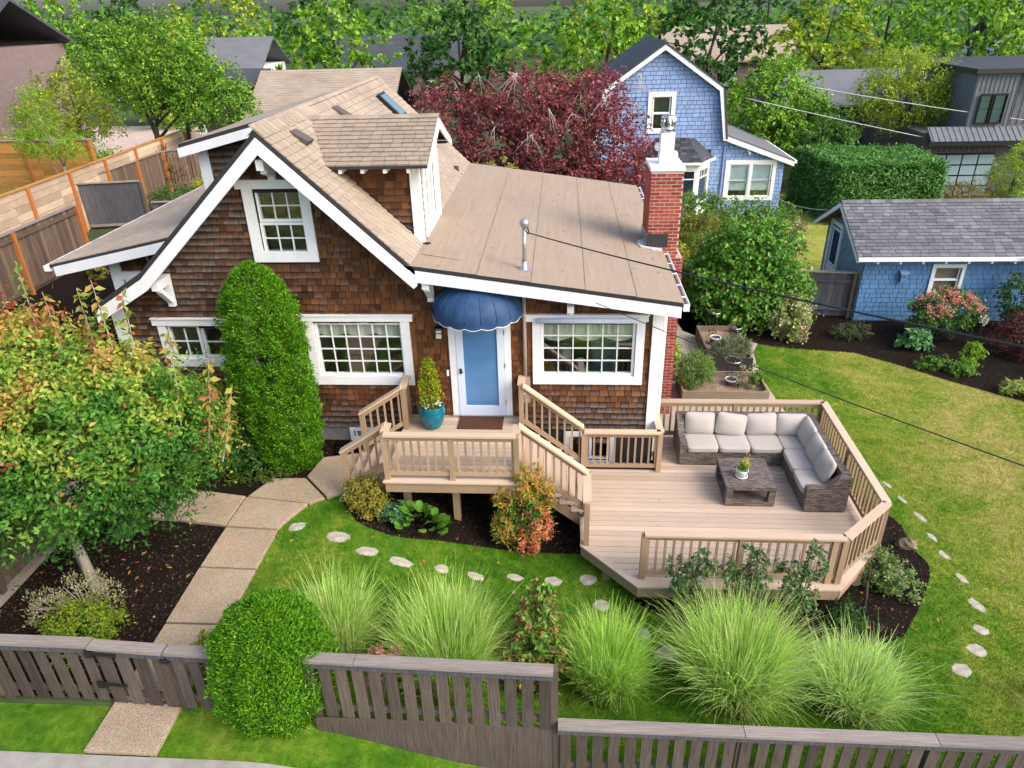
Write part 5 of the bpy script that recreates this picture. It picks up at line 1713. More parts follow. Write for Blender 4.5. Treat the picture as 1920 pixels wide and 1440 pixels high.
up = thing('utility_pole', 'brown wooden utility pole across the street carrying the two cables', 'utility pole', (9.9, -18.4, 1.2))
mb = MB(); mb.tube([(9.9, -18.4, .9), (9.9, -18.4, 6), (9.9, -18.4, 11)], [.16, .14, .12], 12); mb.build('pole', M['bark_dark'], up, smooth=True)
mb = MB(); mb.box(9.2, 10.7, -18.34, -18.24, 10.0, 10.12); mb.build('crossarm', M['fence_brown'], up)
wire('service_cable', 'twisted black service cable from the roof mast out over the lawn', (-.60, -.02, 6.33), (10.24, -18.2, 10.09), .0105, .40, M['cable'])
wire('phone_cable', 'thin dark phone cable from the eave over the sofa and lawn', (.595, -.52, 5.22), (9.405, -18.28, 9.06), .006, .32, M['cable'])
wire('utility_cable', 'pale utility cable crossing low in front of the trees at upper right', (8.5, 24.0, 5.75), (27, 24.0, 1.95), .022, .15, M['cable_l'])
wire('utility_cable', 'upper pale utility cable passing the window of the dark house', (11.0, 24.0, 6.25), (30, 24.0, 3.5), .022, .2, M['cable_l'])
wire('utility_cable', 'thin pale cable from the blue house wall down to the garage gable', (9.0, 19.9, 2.35), (8.9, 9.9, 4.2), .014, .35, M['cable_l'])

# ------------------------------------------------------------------ foliage builders
def unit(n):
    v = RNG.normal(size=(n, 3)); return v / np.linalg.norm(v, axis=1)[:, None]


def lobe_points(lobes, total, shell=.16, lump=.18, zmin=None, inner=.18):
    """leaf positions and outward normals, gathered along twigs that grow out of ellipsoid lobes (cx,cy,cz,rx,ry,rz)"""
    area = np.array([(l[3] * l[4] + l[4] * l[5] + l[3] * l[5]) for l in lobes]); area /= area.sum()
    Ps, Ns = [], []
    for l, a in zip(lobes, area):
        n = int(total * a); c = np.array(l[:3]); r = np.array(l[3:6]); rm = r.mean()
        per = 15
        k = max(5, n // per)
        cd = unit(k); cr = 1 + RNG.normal(0, lump * .55, k)
        start = c + cd * (cr * RNG.uniform(.45, .88, k))[:, None] * r
        dr = cd / r; dr /= np.linalg.norm(dr, axis=1)[:, None]
        tw = dr + RNG.normal(0, .45, (k, 3)) + np.array([0, 0, .22]); tw /= np.linalg.norm(tw, axis=1)[:, None]
        ln = RNG.uniform(.18, .46, k) * min(rm, 1.6) + .04
        w = np.repeat(np.arange(k), per)
        s = RNG.random(len(w)) ** .8
        bend = np.array([0, 0, -.25]) * (ln[w] * s ** 2)[:, None]
        P = start[w] + tw[w] * (ln[w] * s)[:, None] + bend + RNG.normal(0, 1, (len(w), 3)) * (.16 * ln[w])[:, None]
        Ps.append(P); Ns.append(dr[w])
    P, N = np.concatenate(Ps), np.concatenate(Ns)
    # drop what lies well inside another lobe
    keep = np.ones(len(P), bool)
    for l in lobes:
        q = ((P - np.array(l[:3])) / np.array(l[3:6])); keep &= ~((q ** 2).sum(1) < .25)
    if zmin is not None: keep &= P[:, 2] > zmin
    return P[keep], N[keep]


def ramp_color(v, stops):
    xs = [s[0] for s in stops]
    return np.stack([np.interp(v, xs, [s[1][i] for s in stops]) for i in range(3)], 1)


def colors(n, pal, w=None, jit=.22):
    pal = np.array(pal, float); w = np.array(w or [1] * len(pal), float); w /= w.sum()
    c = pal[RNG.choice(len(pal), n, p=w)]
    return np.clip(c * (1 + RNG.normal(0, jit, (n, 1))), .002, 1)


def leaves(name, P, N, L, W, col, mat, parent, up=.35, rand=.7, droop=.0, loc=None, kind=None, fold=.18, along=None):
    """one diamond leaf per point: a folded pair of faces"""
    n = len(P)
    nr = N + RNG.normal(0, rand, (n, 3)) + np.array([0, 0, up]); nr /= np.linalg.norm(nr, axis=1)[:, None]
    t = (along if along is not None else RNG.normal(size=(n, 3)) + N * .6 - np.array([0, 0, droop]))
    t = t - nr * (t * nr).sum(1)[:, None]; t /= np.linalg.norm(t, axis=1)[:, None] + 1e-9
    s = np.cross(nr, t)
    l = (L * RNG.uniform(.65, 1.25, n))[:, None]; w = (W * RNG.uniform(.7, 1.2, n))[:, None]
    a = P; b = P + t * l
    m = P + t * l * .45 - nr * w * 0
    r_ = m + s * w * .5 + nr * w * fold; q = m - s * w * .5 + nr * w * fold
    V = np.stack([a, r_, b, q], 1).reshape(-1, 3)
    i = np.arange(n)[:, None] * 4
    F = np.concatenate([i + 0, i + 1, i + 2, i + 0, i + 2, i + 3], 1).reshape(-1, 3)
    C = np.repeat(col, 2, 0)
    return mesh_np(name, V, F, mat, parent, loc=loc, fattr={'col': C}, kind=kind)


def limbs(name, root, trunk_top, r0, tips, mat, parent, wob=.08):
    mb = MB()
    a, b = Vector(root), Vector(trunk_top)
    pts = [a + (b - a) * (i / 5) + Vector((rnd.uniform(-wob, wob), rnd.uniform(-wob, wob), 0)) * (.6 if 0 < i < 5 else 0) for i in range(6)]
    mb.tube([a - Vector((0, 0, .05))] + pts, [r0 * 1.35] + [r0 * (1 - .09 * i) for i in range(6)], 9)
    for tip in tips:
        tip = Vector(tip)
        s = pts[rnd.choice((3, 4, 5))]
        mid = s.lerp(tip, .5) + Vector((0, 0, .12 * (tip - s).length))
        rr = r0 * .45
        mb.tube([s, s.lerp(mid, .6), mid, mid.lerp(tip, .5), tip], [rr, rr * .8, rr * .6, rr * .4, rr * .18], 6)
    return mb.build(name, mat, parent, smooth=True)


GREEN = [(.045, .13, .014), (.08, .20, .022), (.13, .28, .035), (.20, .34, .05)]
DARKG = [(.022, .075, .012), (.04, .115, .018), (.065, .16, .025)]
LIME = [(.16, .30, .02), (.24, .38, .03), (.10, .22, .02), (.33, .40, .05)]
YELG = [(.20, .24, .03), (.32, .32, .05), (.12, .20, .03), (.40, .34, .07)]
AUT = [(.42, .24, .05), (.48, .32, .07), (.36, .12, .05), (.25, .03, .03), (.40, .30, .06), (.30, .30, .05)]
PURP = [(.16, .030, .045), (.26, .05, .07), (.34, .085, .10), (.09, .022, .028), (.16, .085, .04), (.42, .15, .15)]


def shrub(name, label, cat, loc, lobes, n, L, W, pal, w=None, mat='leaf', group=None, stem='bark_dark', up=.35, rand=.7, part='foliage', extra=None, jit=.22, **kw):
    """lobes relative to loc"""
    t = thing(name, label, cat, loc, group)
    A = [(loc[0] + l[0], loc[1] + l[1], loc[2] + l[2], *l[3:6]) for l in lobes]
    P, N = lobe_points(A, n, zmin=loc[2] + .01)
    leaves(part, P, N, L, W, colors(len(P), pal, w, jit), M[mat], t, up, rand, **kw)
    if stem:
        big = max(lobes, key=lambda l: l[3] * l[5])
        mb = MB()
        for k in range(6):
            a = rnd.uniform(0, 6.28); l = rnd.choice(lobes)
            e = Vector((loc[0] + l[0] + .5 * l[3] * math.cos(a), loc[1] + l[1] + .5 * l[4] * math.sin(a), loc[2] + l[2] + .3 * l[5]))
            s = Vector((loc[0] + big[0] * .7 + .05 * math.cos(a), loc[1] + big[1] * .7 + .05 * math.sin(a), loc[2] - .03))
            r = .012 + .012 * big[3]
            mb.tube([s, s.lerp(e, .5) + Vector((0, 0, .05)), e], [r, r * .7, r * .3], 5)
        mb.build('stems', M[stem], t)
    return t


# ------------------------------------------------------------------ the big turning tree at lower left
bt = thing('broadleaf_tree', 'large leafy tree turning green to red and yellow, spreading across the lower left', 'tree', (-7.10, -4.42, 1.98))
BTL = [(-8.2, -3.9, 5.3, 1.3, 1.3, 1.15), (-7.0, -3.8, 4.7, 1.3, 1.3, 1.2), (-6.1, -3.7, 4.35, 1.0, 1.05, .95), (-7.3, -4.1, 3.85, 1.35, 1.15, .80), (-9.0, -4.1, 4.1, 1.3, 1.2, 1.3), (-6.35, -3.6, 5.2, .6, .65, .6), (-6.25, -3.7, 3.75, .75, .8, .6), (-9.7, -3.8, 5.3, 1.3, 1.3, 1.6), (-8.7, -3.9, 6.0, .8, .8, .75), (-7.6, -3.6, 5.6, .7, .7, .7), (-5.55, -3.55, 4.7, .45, .5, .5)]
P, N = lobe_points(BTL, 88000, .17, .34, zmin=2.75)
field = (P[:, 2] - 4.7) * .24 + .20 * np.sin(P[:, 0] * 2.3 + 1.1 * np.sin(P[:, 2] * 2.9)) * np.sin(P[:, 2] * 3.3 + P[:, 1] * 2.1) + .12 * np.sin(P[:, 0] * 7.1 + P[:, 1] * 5) * np.sin(P[:, 2] * 6.3) - .08 * (P[:, 0] + 7)
turn = np.clip(.36 + field + RNG.normal(0, .10, len(P)), 0, 1)
col = ramp_color(turn, [(0, (.035, .125, .016)), (.25, (.075, .22, .025)), (.42, (.17, .32, .04)), (.58, (.33, .40, .06)), (.72, (.44, .36, .08)), (.84, (.44, .22, .07)), (.95, (.36, .06, .04)), (1, (.26, .03, .03))]) * (1 + RNG.normal(0, .18, (len(P), 1)))
redc = (np.sin(P[:, 0] * 5.3 + 1) * np.sin(P[:, 1] * 4.7) * np.sin(P[:, 2] * 5.1 + 2) > .58) & (RNG.random(len(P)) < .45) & (P[:, 2] > 3.6)
col[redc] = colors(redc.sum(), [(.28, .03, .03), (.38, .08, .05), (.46, .20, .10)])
col = np.clip(col, .002, 1)
leaves('foliage', P, N, .088, .048, col, M['leaf'], bt, .25, .75, droop=.5, kind='stuff')
limbs('trunk', (-7.10, -4.42, 1.95), (-7.45, -4.15, 3.5), .085, [(-8.3, -3.9, 5.6), (-6.6, -3.8, 5.2), (-5.7, -3.8, 4.5), (-7.3, -4.3, 4.6), (-9.0, -4.1, 4.6), (-6.2, -3.7, 5.5)], M['bark'], bt, .03)
mb = MB(); mb.tube([(-7.24, -4.40, 1.95), (-7.30, -4.36, 2.6), (-7.42, -4.2, 3.4)], [.022, .02, .015], 6); mb.build('sucker_stem', M['bark_dark'], bt)
# upright whips standing out of the crown
whp, whn, whc = [], [], []
mb = MB()
for (x, y, z, h, lean) in [(-6.0, -3.6, 5.5, .85, .12), (-6.25, -3.6, 5.6, .95, .05), (-5.55, -3.6, 5.0, .85, .22), (-5.2, -3.6, 4.7, .65, .3), (-7.9, -3.7, 6.2, .8, .05), (-8.2, -3.7, 6.3, .9, -.05), (-7.3, -3.6, 5.9, .9, .12), (-7.0, -3.6, 5.6, .8, .1), (-8.8, -3.8, 6.1, .9, -.1), (-5.0, -3.7, 4.45, .6, .45), (-6.6, -3.5, 5.7, .7, .1), (-9.3, -3.8, 6.1, .8, 0)]:
    a = Vector((x, y, z - .5)); z += .22; b = Vector((x + lean, y + rnd.uniform(-.1, .1), z + h))
    mb.tube([a, a.lerp(b, .5) + Vector((.02, 0, 0)), b], [.012, .008, .004], 5)
    for k in range(46):
        s = .15 + .85 * k / 46
        p = a.lerp(b, s); th = k * 2.4
        whp.append(p); whn.append((math.cos(th) * .8, math.sin(th) * .8, .5)); whc.append(rnd.choice([(.22, .27, .04), (.30, .30, .05), (.14, .22, .03), (.40, .25, .06), (.38, .12, .05)]))
mb.build('shoots', M['twig'], bt)
wn = np.array(whn)
leaves('shoot_leaves', np.array([tuple(p) for p in whp]), wn, .14, .075, np.array(whc) * RNG.uniform(.8, 1.2, (len(whc), 1)), M['leaf'], bt, .3, .35, along=wn - [0, 0, .25], kind='stuff')

shrub('yellowing_shrub', 'fine-leaved yellow-green shrub between the turning tree and the house wall', 'shrub', (-6.75, -1.15, 1.98), [(0, 0, 1.2, .75, .6, .85), (.35, -.1, .8, .55, .5, .6), (-.5, 0, .9, .6, .5, .7)], 7000, .075, .05, YELG + LIME, None, up=.5)
shrub('dark_shrub', 'dark glossy evergreen shrub at the foot of the tall columnar conifer', 'shrub', (-6.2, -.95, 1.98), [(0, 0, .62, .52, .45, .68), (.3, -.2, .4, .4, .4, .42), (-.1, -.3, .35, .5, .35, .4)], 6000, .07, .04, DARKG)
shrub('ground_cover', 'low mossy green ground cover beside the concrete path under the dark shrub', 'ground cover', (-5.75, -1.5, 1.98), [(0, 0, .03, .55, .18, .1), (.35, .1, .03, .35, .2, .1), (-.5, 0, .02, .4, .15, .07)], 2600, .035, .02, [(.09, .15, .02), (.15, .19, .03), (.06, .11, .02)], stem=None)


# ------------------------------------------------------------------ conifers with flat sprays
def conifer(name, label, loc, profile, n, L, W, pal, w=None, lump=.10, cols=1, lean=(0, 0), stemr=.05, squash=1., cat='conifer', tuft=.07):
    """profile: list of (z, radius); sprays stand outward and up"""
    t = thing(name, label, cat, loc)
    zs_ = np.array([p[0] for p in profile]); rs = np.array([p[1] for p in profile])
    H = zs_[-1]
    # area-weighted heights
    z = RNG.uniform(0, H, n * 3); r = np.interp(z, zs_, rs)
    keep = RNG.random(len(z)) < (r + .06) / (rs.max() + .06); z = z[keep][:n]; r = r[keep][:n]
    th = RNG.uniform(0, 2 * math.pi, len(z))
    # sprays gather round tufts, leaving darker gaps between them
    k = max(30, len(z) // 70); w_ = RNG.integers(0, k, len(z)); zc, tc = z[:k], th[:k]
    R0 = rs.max()
    z = np.clip(zc[w_] + RNG.normal(0, tuft, len(z)) , 0, H); r = np.interp(z, zs_, rs)
    th = tc[w_] + RNG.normal(0, tuft * .75, len(z)) / np.maximum(r, .08)
    tl = RNG.normal(-.02, .075, k)[w_]
    bump = 1 + tl + (-.10 * np.minimum(2, np.abs(z - zc[w_]) / tuft / 1.6))
    bump = bump * (1 + lump * (np.sin(th * 5 + z * 1.3) * .6 + np.sin(th * 9 - z * 3.1) * .5 + np.sin(z * 7 + th * 3) * .4))
    rr = r * bump * (1 - np.abs(RNG.normal(0, .10, len(z))))
    P = np.stack([rr * np.cos(th), rr * np.sin(th) * squash, z], 1)
    N = np.stack([np.cos(th), np.sin(th), np.full(len(z), .25)], 1)
    ok = (RNG.random(k) > .10)[w_]; P, N, z = P[ok], N[ok], z[ok]
    P += np.array(loc); P[:, 0] += lean[0] * z / H; P[:, 1] += lean[1] * z / H
    al = N * .75 + np.array([0, 0, .8]) + RNG.normal(0, .35, P.shape)
    side = unit(len(z)) + np.cross(N, [0, 0, 1.]) * .4
    leaves('foliage', P, side, L, W, colors(len(P), pal, w, .2), M['needle'], t, 0, .5, along=al, fold=.05, kind='stuff')
    mb = MB(); mb.tube([Vector(loc) - Vector((0, 0, .05)), Vector(loc) + Vector((lean[0] * .5, lean[1] * .5, H * .5)), Vector(loc) + Vector((lean[0] * .9, lean[1] * .9, H * .9))], [stemr, stemr * .7, stemr * .2], 7); mb.build('trunk', M['bark_dark'], t)
    return t


ARB = [(.065, .205, .006), (.10, .27, .010), (.035, .13, .006), (.16, .34, .016)]
conifer('columnar_conifer', 'tall bright green columnar conifer standing against the front wall', (-5.18, -.92, 1.96),
        [(0, .42), (.5, .58), (1.2, .70), (2.2, .74), (2.9, .71), (3.4, .63), (3.75, .50), (3.98, .32), (4.12, .06)], 95000, .060, .020, ARB, lump=.07, lean=(-.12, .02), squash=.8)
conifer('round_conifer', 'bright green rounded conifer bulging over the street fence', (-3.53, -6.28, 1.90),
        [(0, .50), (.5, .66), (.9, .70), (1.3, .64), (1.55, .48), (1.72, .24), (1.78, .03)], 85000, .052, .018, ARB, lump=.06)
conifer('potted_conifer', 'small golden-green dwarf conifer growing in the turquoise porch pot', (-2.47, -.46, ZP + .44),
        [(0, .11), (.2, .17), (.4, .15), (.55, .17), (.75, .11), (.9, .10), (1.0, .02)], 3200, .055, .028, [(.22, .30, .015), (.32, .38, .025), (.14, .24, .015), (.42, .40, .03)], lump=.35, stemr=.015)
o = None
P = np.array([(-2.46 + .19 * math.cos(a) * q, -.46 + .19 * math.sin(a) * q, ZP + .47 + .04 * rnd.random()) for a, q in [(rnd.uniform(0, 6.28), rnd.uniform(.5, 1.1)) for _ in range(260)]])
fl = thing('bedding_flowers', 'white and orange bedding flowers ringing the golden conifer in the turquoise pot', 'flowers', (-2.46, -.46, ZP + .44))
leaves('foliage', P, np.tile([0, 0, 1.], (len(P), 1)), .06, .03, colors(len(P), GREEN), M['leaf'], fl, .5, .6)
P2 = P[:90] + np.array([0, -.01, .045])
leaves('petals', P2, np.tile([0, -.5, 1.], (len(P2), 1)), .045, .05, colors(len(P2), [(.75, .74, .72), (.75, .74, .72), (.55, .35, .02), (.06, .02, .10)], [5, 3, 2, 1], .05), M['leaf'], fl, .4, .4)


# ------------------------------------------------------------------ ornamental grasses
def grass_clump(label, loc, n, H, spread, pal, lean=0., base=.22, group='ornamental grass clumps along the street fence', flop=.5):
    t = thing('ornamental_grass', label, 'grass clump', loc, group)
    seg = 5
    a = RNG.uniform(0, 2 * math.pi, n); rb = base * 1.6 * np.sqrt(RNG.random(n))
    h = H * np.clip(RNG.normal(.80, .20, n), .3, 1.25); out = spread * (.05 + .85 * RNG.random(n) ** 1.3) * (.55 + .45 * h / H) * (.30 + .70 * rb / (base * 1.6)) * RNG.uniform(.6, 1.3, n)
    bend = RNG.uniform(1.3, 2.6, n); dr = flop * RNG.random(n) ** 2 * h * .5
    t_ = np.linspace(0, 1, seg + 1)[None, :]
    R = rb[:, None] + out[:, None] * t_ ** bend[:, None]
    Z = h[:, None] * (t_ * (1.25 - .25 * t_)) - dr[:, None] * t_ ** 3
    A = a[:, None] + RNG.normal(0, .30, (n, 1)) * t_
    X = loc[0] + R * np.cos(A) + lean * t_; Y = loc[1] + R * np.sin(A); Z = loc[2] + Z
    w = (.0058 * RNG.uniform(.7, 1.3, n))[:, None] * (1 - .85 * t_ ** 1.5)
    ph = a + RNG.normal(0, .9, n) + math.pi / 2
    wx, wy = np.cos(ph)[:, None] * w, np.sin(ph)[:, None] * w
    V = np.stack([np.stack([X - wx, Y - wy, Z], -1), np.stack([X + wx, Y + wy, Z], -1)], 2).reshape(-1, 3)
    i = (np.arange(n) * (seg + 1) * 2)[:, None] + (np.arange(seg) * 2)[None, :]
    i = i.reshape(-1, 1)
    F = np.concatenate([i, i + 1, i + 3, i + 2], 1)
    c = np.repeat(colors(n, pal, None, .2), seg, 0)
    tt = np.tile(np.arange(seg) / seg, n)[:, None]
    dead = np.repeat((RNG.random(n) < .09) & (h < H * .8), seg); c[dead] = np.array([.42, .33, .17])
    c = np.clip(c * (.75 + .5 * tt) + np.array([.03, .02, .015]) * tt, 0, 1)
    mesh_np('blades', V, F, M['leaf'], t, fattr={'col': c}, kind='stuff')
    return t


MIS = [(.31, .48, .09), (.40, .57, .13), (.23, .41, .06), (.46, .60, .19), (.30, .48, .09), (.40, .57, .13), (.23, .41, .06), (.56, .54, .30)]
grass_clump('silvery green grass clump right of the round conifer, leftmost of the row', (-3.05, -5.35, 1.87), 4200, 1.08, .66, MIS)
grass_clump('widest arching grass clump, between the round conifer and the bronze shrub', (-1.55, -5.35, 1.44), 6800, 1.22, .86, MIS, base=.3)
grass_clump('soft lime green grass clump between the bronze shrub and two stepping stones', (.70, -5.2, 1.2), 4800, 1.0, .66, [(.29, .50, .07), (.38, .58, .11), (.21, .41, .05), (.45, .60, .17)], base=.25)
grass_clump('large arching grass clump in front of the rose bushes and deck', (2.5, -5.15, 1.2), 7200, 1.10, 1.02, MIS, base=.34)
grass_clump('pale grass clump at the right end of the row by the lawn', (4.05, -5.3, 1.2), 3600, .76, .76, [(.36, .55, .13), (.44, .60, .19), (.28, .46, .09), (.52, .60, .28)], base=.28)

# pink sedum and low plants in front
shrub('pink_sedum', 'dusty pink flower heads between the two left grass clumps at the fence', 'flowers', (-2.32, -5.85, 1.72), [(0, 0, .72, .14, .12, .07), (.12, .05, .58, .13, .1, .06), (-.1, -.1, .42, .1, .1, .06), (.22, -.02, .78, .08, .08, .05)], 1500, .028, .024, [(.48, .22, .20), (.55, .30, .26), (.40, .20, .16)], part='flower_heads', stem='bark')
shrub('bronze_shrub', 'upright shrub with bronze and green curling leaves between grass clumps at the fence', 'shrub', (-.36, -5.1, 1.2), [(0, 0, .7, .40, .38, .68), (.05, .1, 1.25, .25, .25, .35), (-.2, -.1, .5, .3, .3, .45), (.2, -.15, .45, .28, .28, .4), (.12, .1, 1.55, .1, .1, .22)], 5200, .085, .05, GREEN + [(.20, .24, .05), (.30, .12, .06), (.22, .05, .04), (.38, .25, .10)], [2, 3, 3, 2, 3, 1.4, 1, 1.4], droop=.8)
shrub('variegated_shrub', 'low gold and green clipped mound behind the front fence', 'shrub', (-6.72, -5.35, 1.98), [(0, 0, .22, .55, .42, .32)], 7000, .05, .03, [(.14, .24, .015), (.22, .31, .02), (.36, .33, .03), (.09, .17, .012)], [3, 3, 1.3, 2], up=.7)
shrub('variegated_shrub', 'small gold and green tuft at the path edge beside the round conifer', 'shrub', (-4.68, -5.75, 1.98), [(0, 0, .2, .28, .25, .28)], 2400, .05, .03, [(.14, .24, .015), (.22, .31, .02), (.40, .34, .03)], up=.7)


def sprig_bush(name, label, loc, lobes, n, L, W, pal, upv=1.0, cat='shrub', **kw):
    t = thing(name, label, cat, loc)
    A = [(loc[0] + l[0], loc[1] + l[1], loc[2] + l[2], *l[3:6]) for l in lobes]
    P, N = lobe_points(A, n, .3, .15, zmin=loc[2] + .02)
    leaves('foliage', P, unit(len(P)), L, W, colors(len(P), pal), M['needle'], t, 0, .5, along=N * .7 + np.array([0, 0, upv]) + RNG.normal(0, .3, P.shape), fold=.05, kind='stuff')
    mb = MB()
    for k in range(9):
        a = rnd.uniform(0, 6.28); l = rnd.choice(lobes)
        e = Vector((loc[0] + l[0] + l[3] * .7 * math.cos(a), loc[1] + l[1] + l[4] * .7 * math.sin(a), loc[2] + l[2] + l[5] * .5)); s = Vector(loc)
        mb.tube([s - Vector((0, 0, .03)), s.lerp(e, .5) + Vector((0, 0, .05)), e], [.012, .009, .004], 5)
    mb.build('stems', M['bark'], t)


sprig_bush('gray_shrub', 'sparse gray-green wispy shrub at the foot of the tree trunk', (-7.0, -4.85, 1.98), [(0, 0, .35, .3, .3, .38), (-.42, -.2, .25, .3, .25, .28), (.3, .05, .3, .26, .22, .3)], 3600, .05, .014, [(.30, .30, .18), (.38, .36, .22), (.22, .24, .13), (.40, .34, .20)])
sprig_bush('feathery_shrub', 'tall feathery green bush in the near raised bed behind the sofa', (3.38, 3.5, 1.5), [(-.12, 0, .40, .34, .33, .46), (-.3, -.1, .3, .22, .24, .38), (.08, -.05, .32, .22, .25, .38)], 8500, .11, .016, [(.14, .26, .06), (.20, .33, .08), (.09, .19, .04), (.26, .36, .12)], 1.3)
sprig_bush('gray_green_bush', 'spiky gray-green bush at the front of the far raised bed', (4.45, 5.15, 1.5), [(.05, -.1, .22, .40, .28, .28), (.30, 0, .22, .26, .24, .26), (-.25, -.1, .18, .24, .22, .22)], 6500, .10, .014, [(.15, .20, .10), (.20, .25, .13), (.10, .15, .07), (.26, .28, .16)], .8)
shrub('lime_plant', 'lime green leafy plants in the small bed against the chimney', 'plant', (2.80, 5.4, 1.5), [(0, 0, .2, .22, 1.0, .3), (.05, -.6, .2, .25, .4, .32)], 2600, .09, .055, LIME, stem=None)
shrub('tomato_plant', 'straggling tomato plant at the right end of the near raised bed', 'plant', (4.72, 3.55, 1.5), [(0, 0, .28, .16, .16, .3), (-.05, -.15, .2, .14, .12, .2)], 620, .06, .035, GREEN + [(.25, .26, .12)])
shrub('dry_plant', 'pale dry flowering stalks in the middle of the near raised bed', 'plant', (4.36, 3.45, 1.5), [(0, 0, .25, .14, .14, .28), (.1, .1, .45, .06, .06, .14)], 260, .05, .022, [(.35, .30, .17), (.20, .24, .10), (.5, .45, .3)])

# ------------------------------------------------------------------ the bed in front of the porch
shrub('golden_spirea', 'rounded golden-green shrub at the foot of the porch steps', 'shrub', (-3.42, -2.2, 1.93), [(0, 0, .33, .38, .33, .36), (.15, -.12, .2, .28, .25, .25)], 5200, .045, .028, [(.24, .24, .03), (.34, .30, .03), (.14, .18, .025), (.38, .27, .05)], up=.5)
rt = shrub('red_tipped_shrub', 'evergreen shrub tipped with orange and coral leaves beside the porch stairs', 'shrub', (-.62, -2.25, 1.22),
           [(0, .05, .75, .36, .30, .62), (-.30, 0, .45, .26, .24, .38), (.15, 0, .6, .28, .25, .4)], 4200, .075, .028, DARKG + GREEN, None)


def tips(name, lobes, n, pal, w=None):
    P, N = lobe_points(lobes, n)
    leaves(name, P, N, .085, .030, colors(len(P), pal, w), M['leaf'], rt, .5, .6)


ORT = [(.46, .26, .05), (.52, .33, .06), (.26, .32, .04), (.50, .20, .06), (.14, .26, .03)]
tips('orange_tips', [(-.55, -2.22, 2.58, .27, .25, .30), (-.92, -2.2, 2.28, .24, .22, .28), (-.30, -2.2, 2.32, .18, .2, .3)], 2400, ORT)
tips('gold_tips', [(-.92, -2.32, 1.72, .24, .22, .30)], 1000, [(.44, .30, .05), (.52, .28, .06), (.20, .28, .04)])
tips('coral_tips', [(-.38, -2.38, 1.85, .24, .22, .30), (-.52, -2.42, 1.55, .22, .2, .24)], 1900, [(.62, .17, .10), (.66, .28, .17), (.58, .22, .08), (.55, .32, .10)])

bg = thing('bergenia', 'clump of big glossy round green leaves in the porch bed', 'plant', (-2.45, -2.42, 1.76))
LV = []
def big_leaf_mesh(name, L, W):
    n = 11; V = []; F = []
    for i in range(n):
        a = 2 * math.pi * i / n
        V.append((W * .5 * math.sin(a), L * .5 - L * .5 * math.cos(a), .10 * L * math.sin(a) ** 2 - .16 * L * ((1 - math.cos(a)) / 2) ** 2))
    V.append((0, L * .5, -.02 * L))
    for i in range(n): F.append((n, i, (i + 1) % n))
    return V, F
for k in range(84):
    a = rnd.uniform(0, 6.28); q = math.sqrt(rnd.random())
    x, y = -2.43 + .46 * q * math.cos(a), -2.43 + .27 * q * math.sin(a)
    zz = G(x) + .16 + .20 * (1 - q) + rnd.uniform(-.03, .05)
    V, F = big_leaf_mesh('leaf', rnd.uniform(.13, .19), rnd.uniform(.11, .16))
    R = Matrix.Rotation(a - math.pi / 2 + rnd.uniform(-.5, .5), 3, 'Z') @ Matrix.Rotation(rnd.uniform(.25, .75) + .6 * (1 - q), 3, 'X') @ Matrix.Rotation(rnd.uniform(-.4, .4), 3, 'Y')
    W_ = [tuple(R @ Vector(v) + Vector((x, y, zz))) for v in V]
    o = mesh_np('leaf', W_, F, M['leaf'], bg, fattr={'col': np.tile(colors(1, [(.11, .27, .025), (.16, .34, .035), (.08, .20, .02)], None, .12), (len(F), 1))}, smooth=True)
mb = MB()
for k in range(30):
    a = rnd.uniform(0, 6.28); q = math.sqrt(rnd.random()); x, y = -2.43 + .36 * q * math.cos(a), -2.43 + .2 * q * math.sin(a)
    mb.tube([(-2.43 + .1 * math.cos(a), -2.43 + .08 * math.sin(a), G(-2.43) - .02), (x, y, G(x) + .22)], .007, 5)
mb.build('stems', M['needle'], bg)
shrub('sedum_plant', 'blue-green rosette plant left of the big round leaves', 'plant', (-2.92, -2.42, 1.88), [(0, 0, .14, .22, .18, .16), (.18, -.06, .1, .15, .14, .12)], 900, .06, .05, [(.09, .22, .10), (.13, .27, .13), (.06, .16, .07)], up=1.0, rand=.4, stem=None)
shrub('hosta', 'small bright green leafy plant at the path corner of the tree bed', 'plant', (-7.38, -2.98, 1.98), [(0, 0, .08, .2, .16, .13)], 260, .13, .045, [(.10, .26, .05), (.14, .32, .07), (.07, .19, .04)], up=.9, rand=.4, stem=None)

# roses in front of the deck
for (x, lb, k) in ((1.98, 'leftmost rose bush climbing the front deck railing', 1.0), (2.78, 'middle rose bush with tall stems against the deck railing', 1.05), (3.58, 'rightmost bushy rose with yellow specks at the deck front', 1.1)):
    t = shrub('rose_bush', lb, 'rose', (x, -4.0, 1.2), [(0, 0, .75, .30, .2, .36), (.15, .05, 1.12 * k, .2, .15, .3), (-.18, .02, 1.1, .18, .14, .26), (.05, 0, .45, .26, .2, .25), (.1, .04, 1.42 * k, .1, .1, .16)], 1700, .062, .045, [(.06, .13, .035), (.10, .18, .06), (.16, .24, .10), (.30, .28, .05)], [3, 3, 2, .35], group='rose bushes in front of the deck')
    for q in range(5):
        mb = MB(); a = rnd.uniform(-.25, .25); mb.tube([(x + a * .3, -4.0, 1.2), (x + a * .7, -3.98, 1.9), (x + a, -3.96, 2.55 + rnd.uniform(-.1, .15))], [.009, .007, .004], 5); mb.build('cane', M['fence_brown'], t)
shrub('low_green_shrub', 'pale green leafy shrub in the bed beyond the angled deck corner', 'shrub', (5.35, -3.02, 1.2), [(0, 0, .28, .38, .30, .26), (.2, -.25, .18, .3, .22, .2), (-.1, .25, .35, .25, .25, .25)], 2600, .06, .035, [(.12, .22, .05), (.18, .28, .08), (.24, .30, .10)])
sn = thing('pruned_stump', 'bare pruned trunk with stubby forks beside the deck corner', 'shrub', (4.78, -3.72, 1.2))
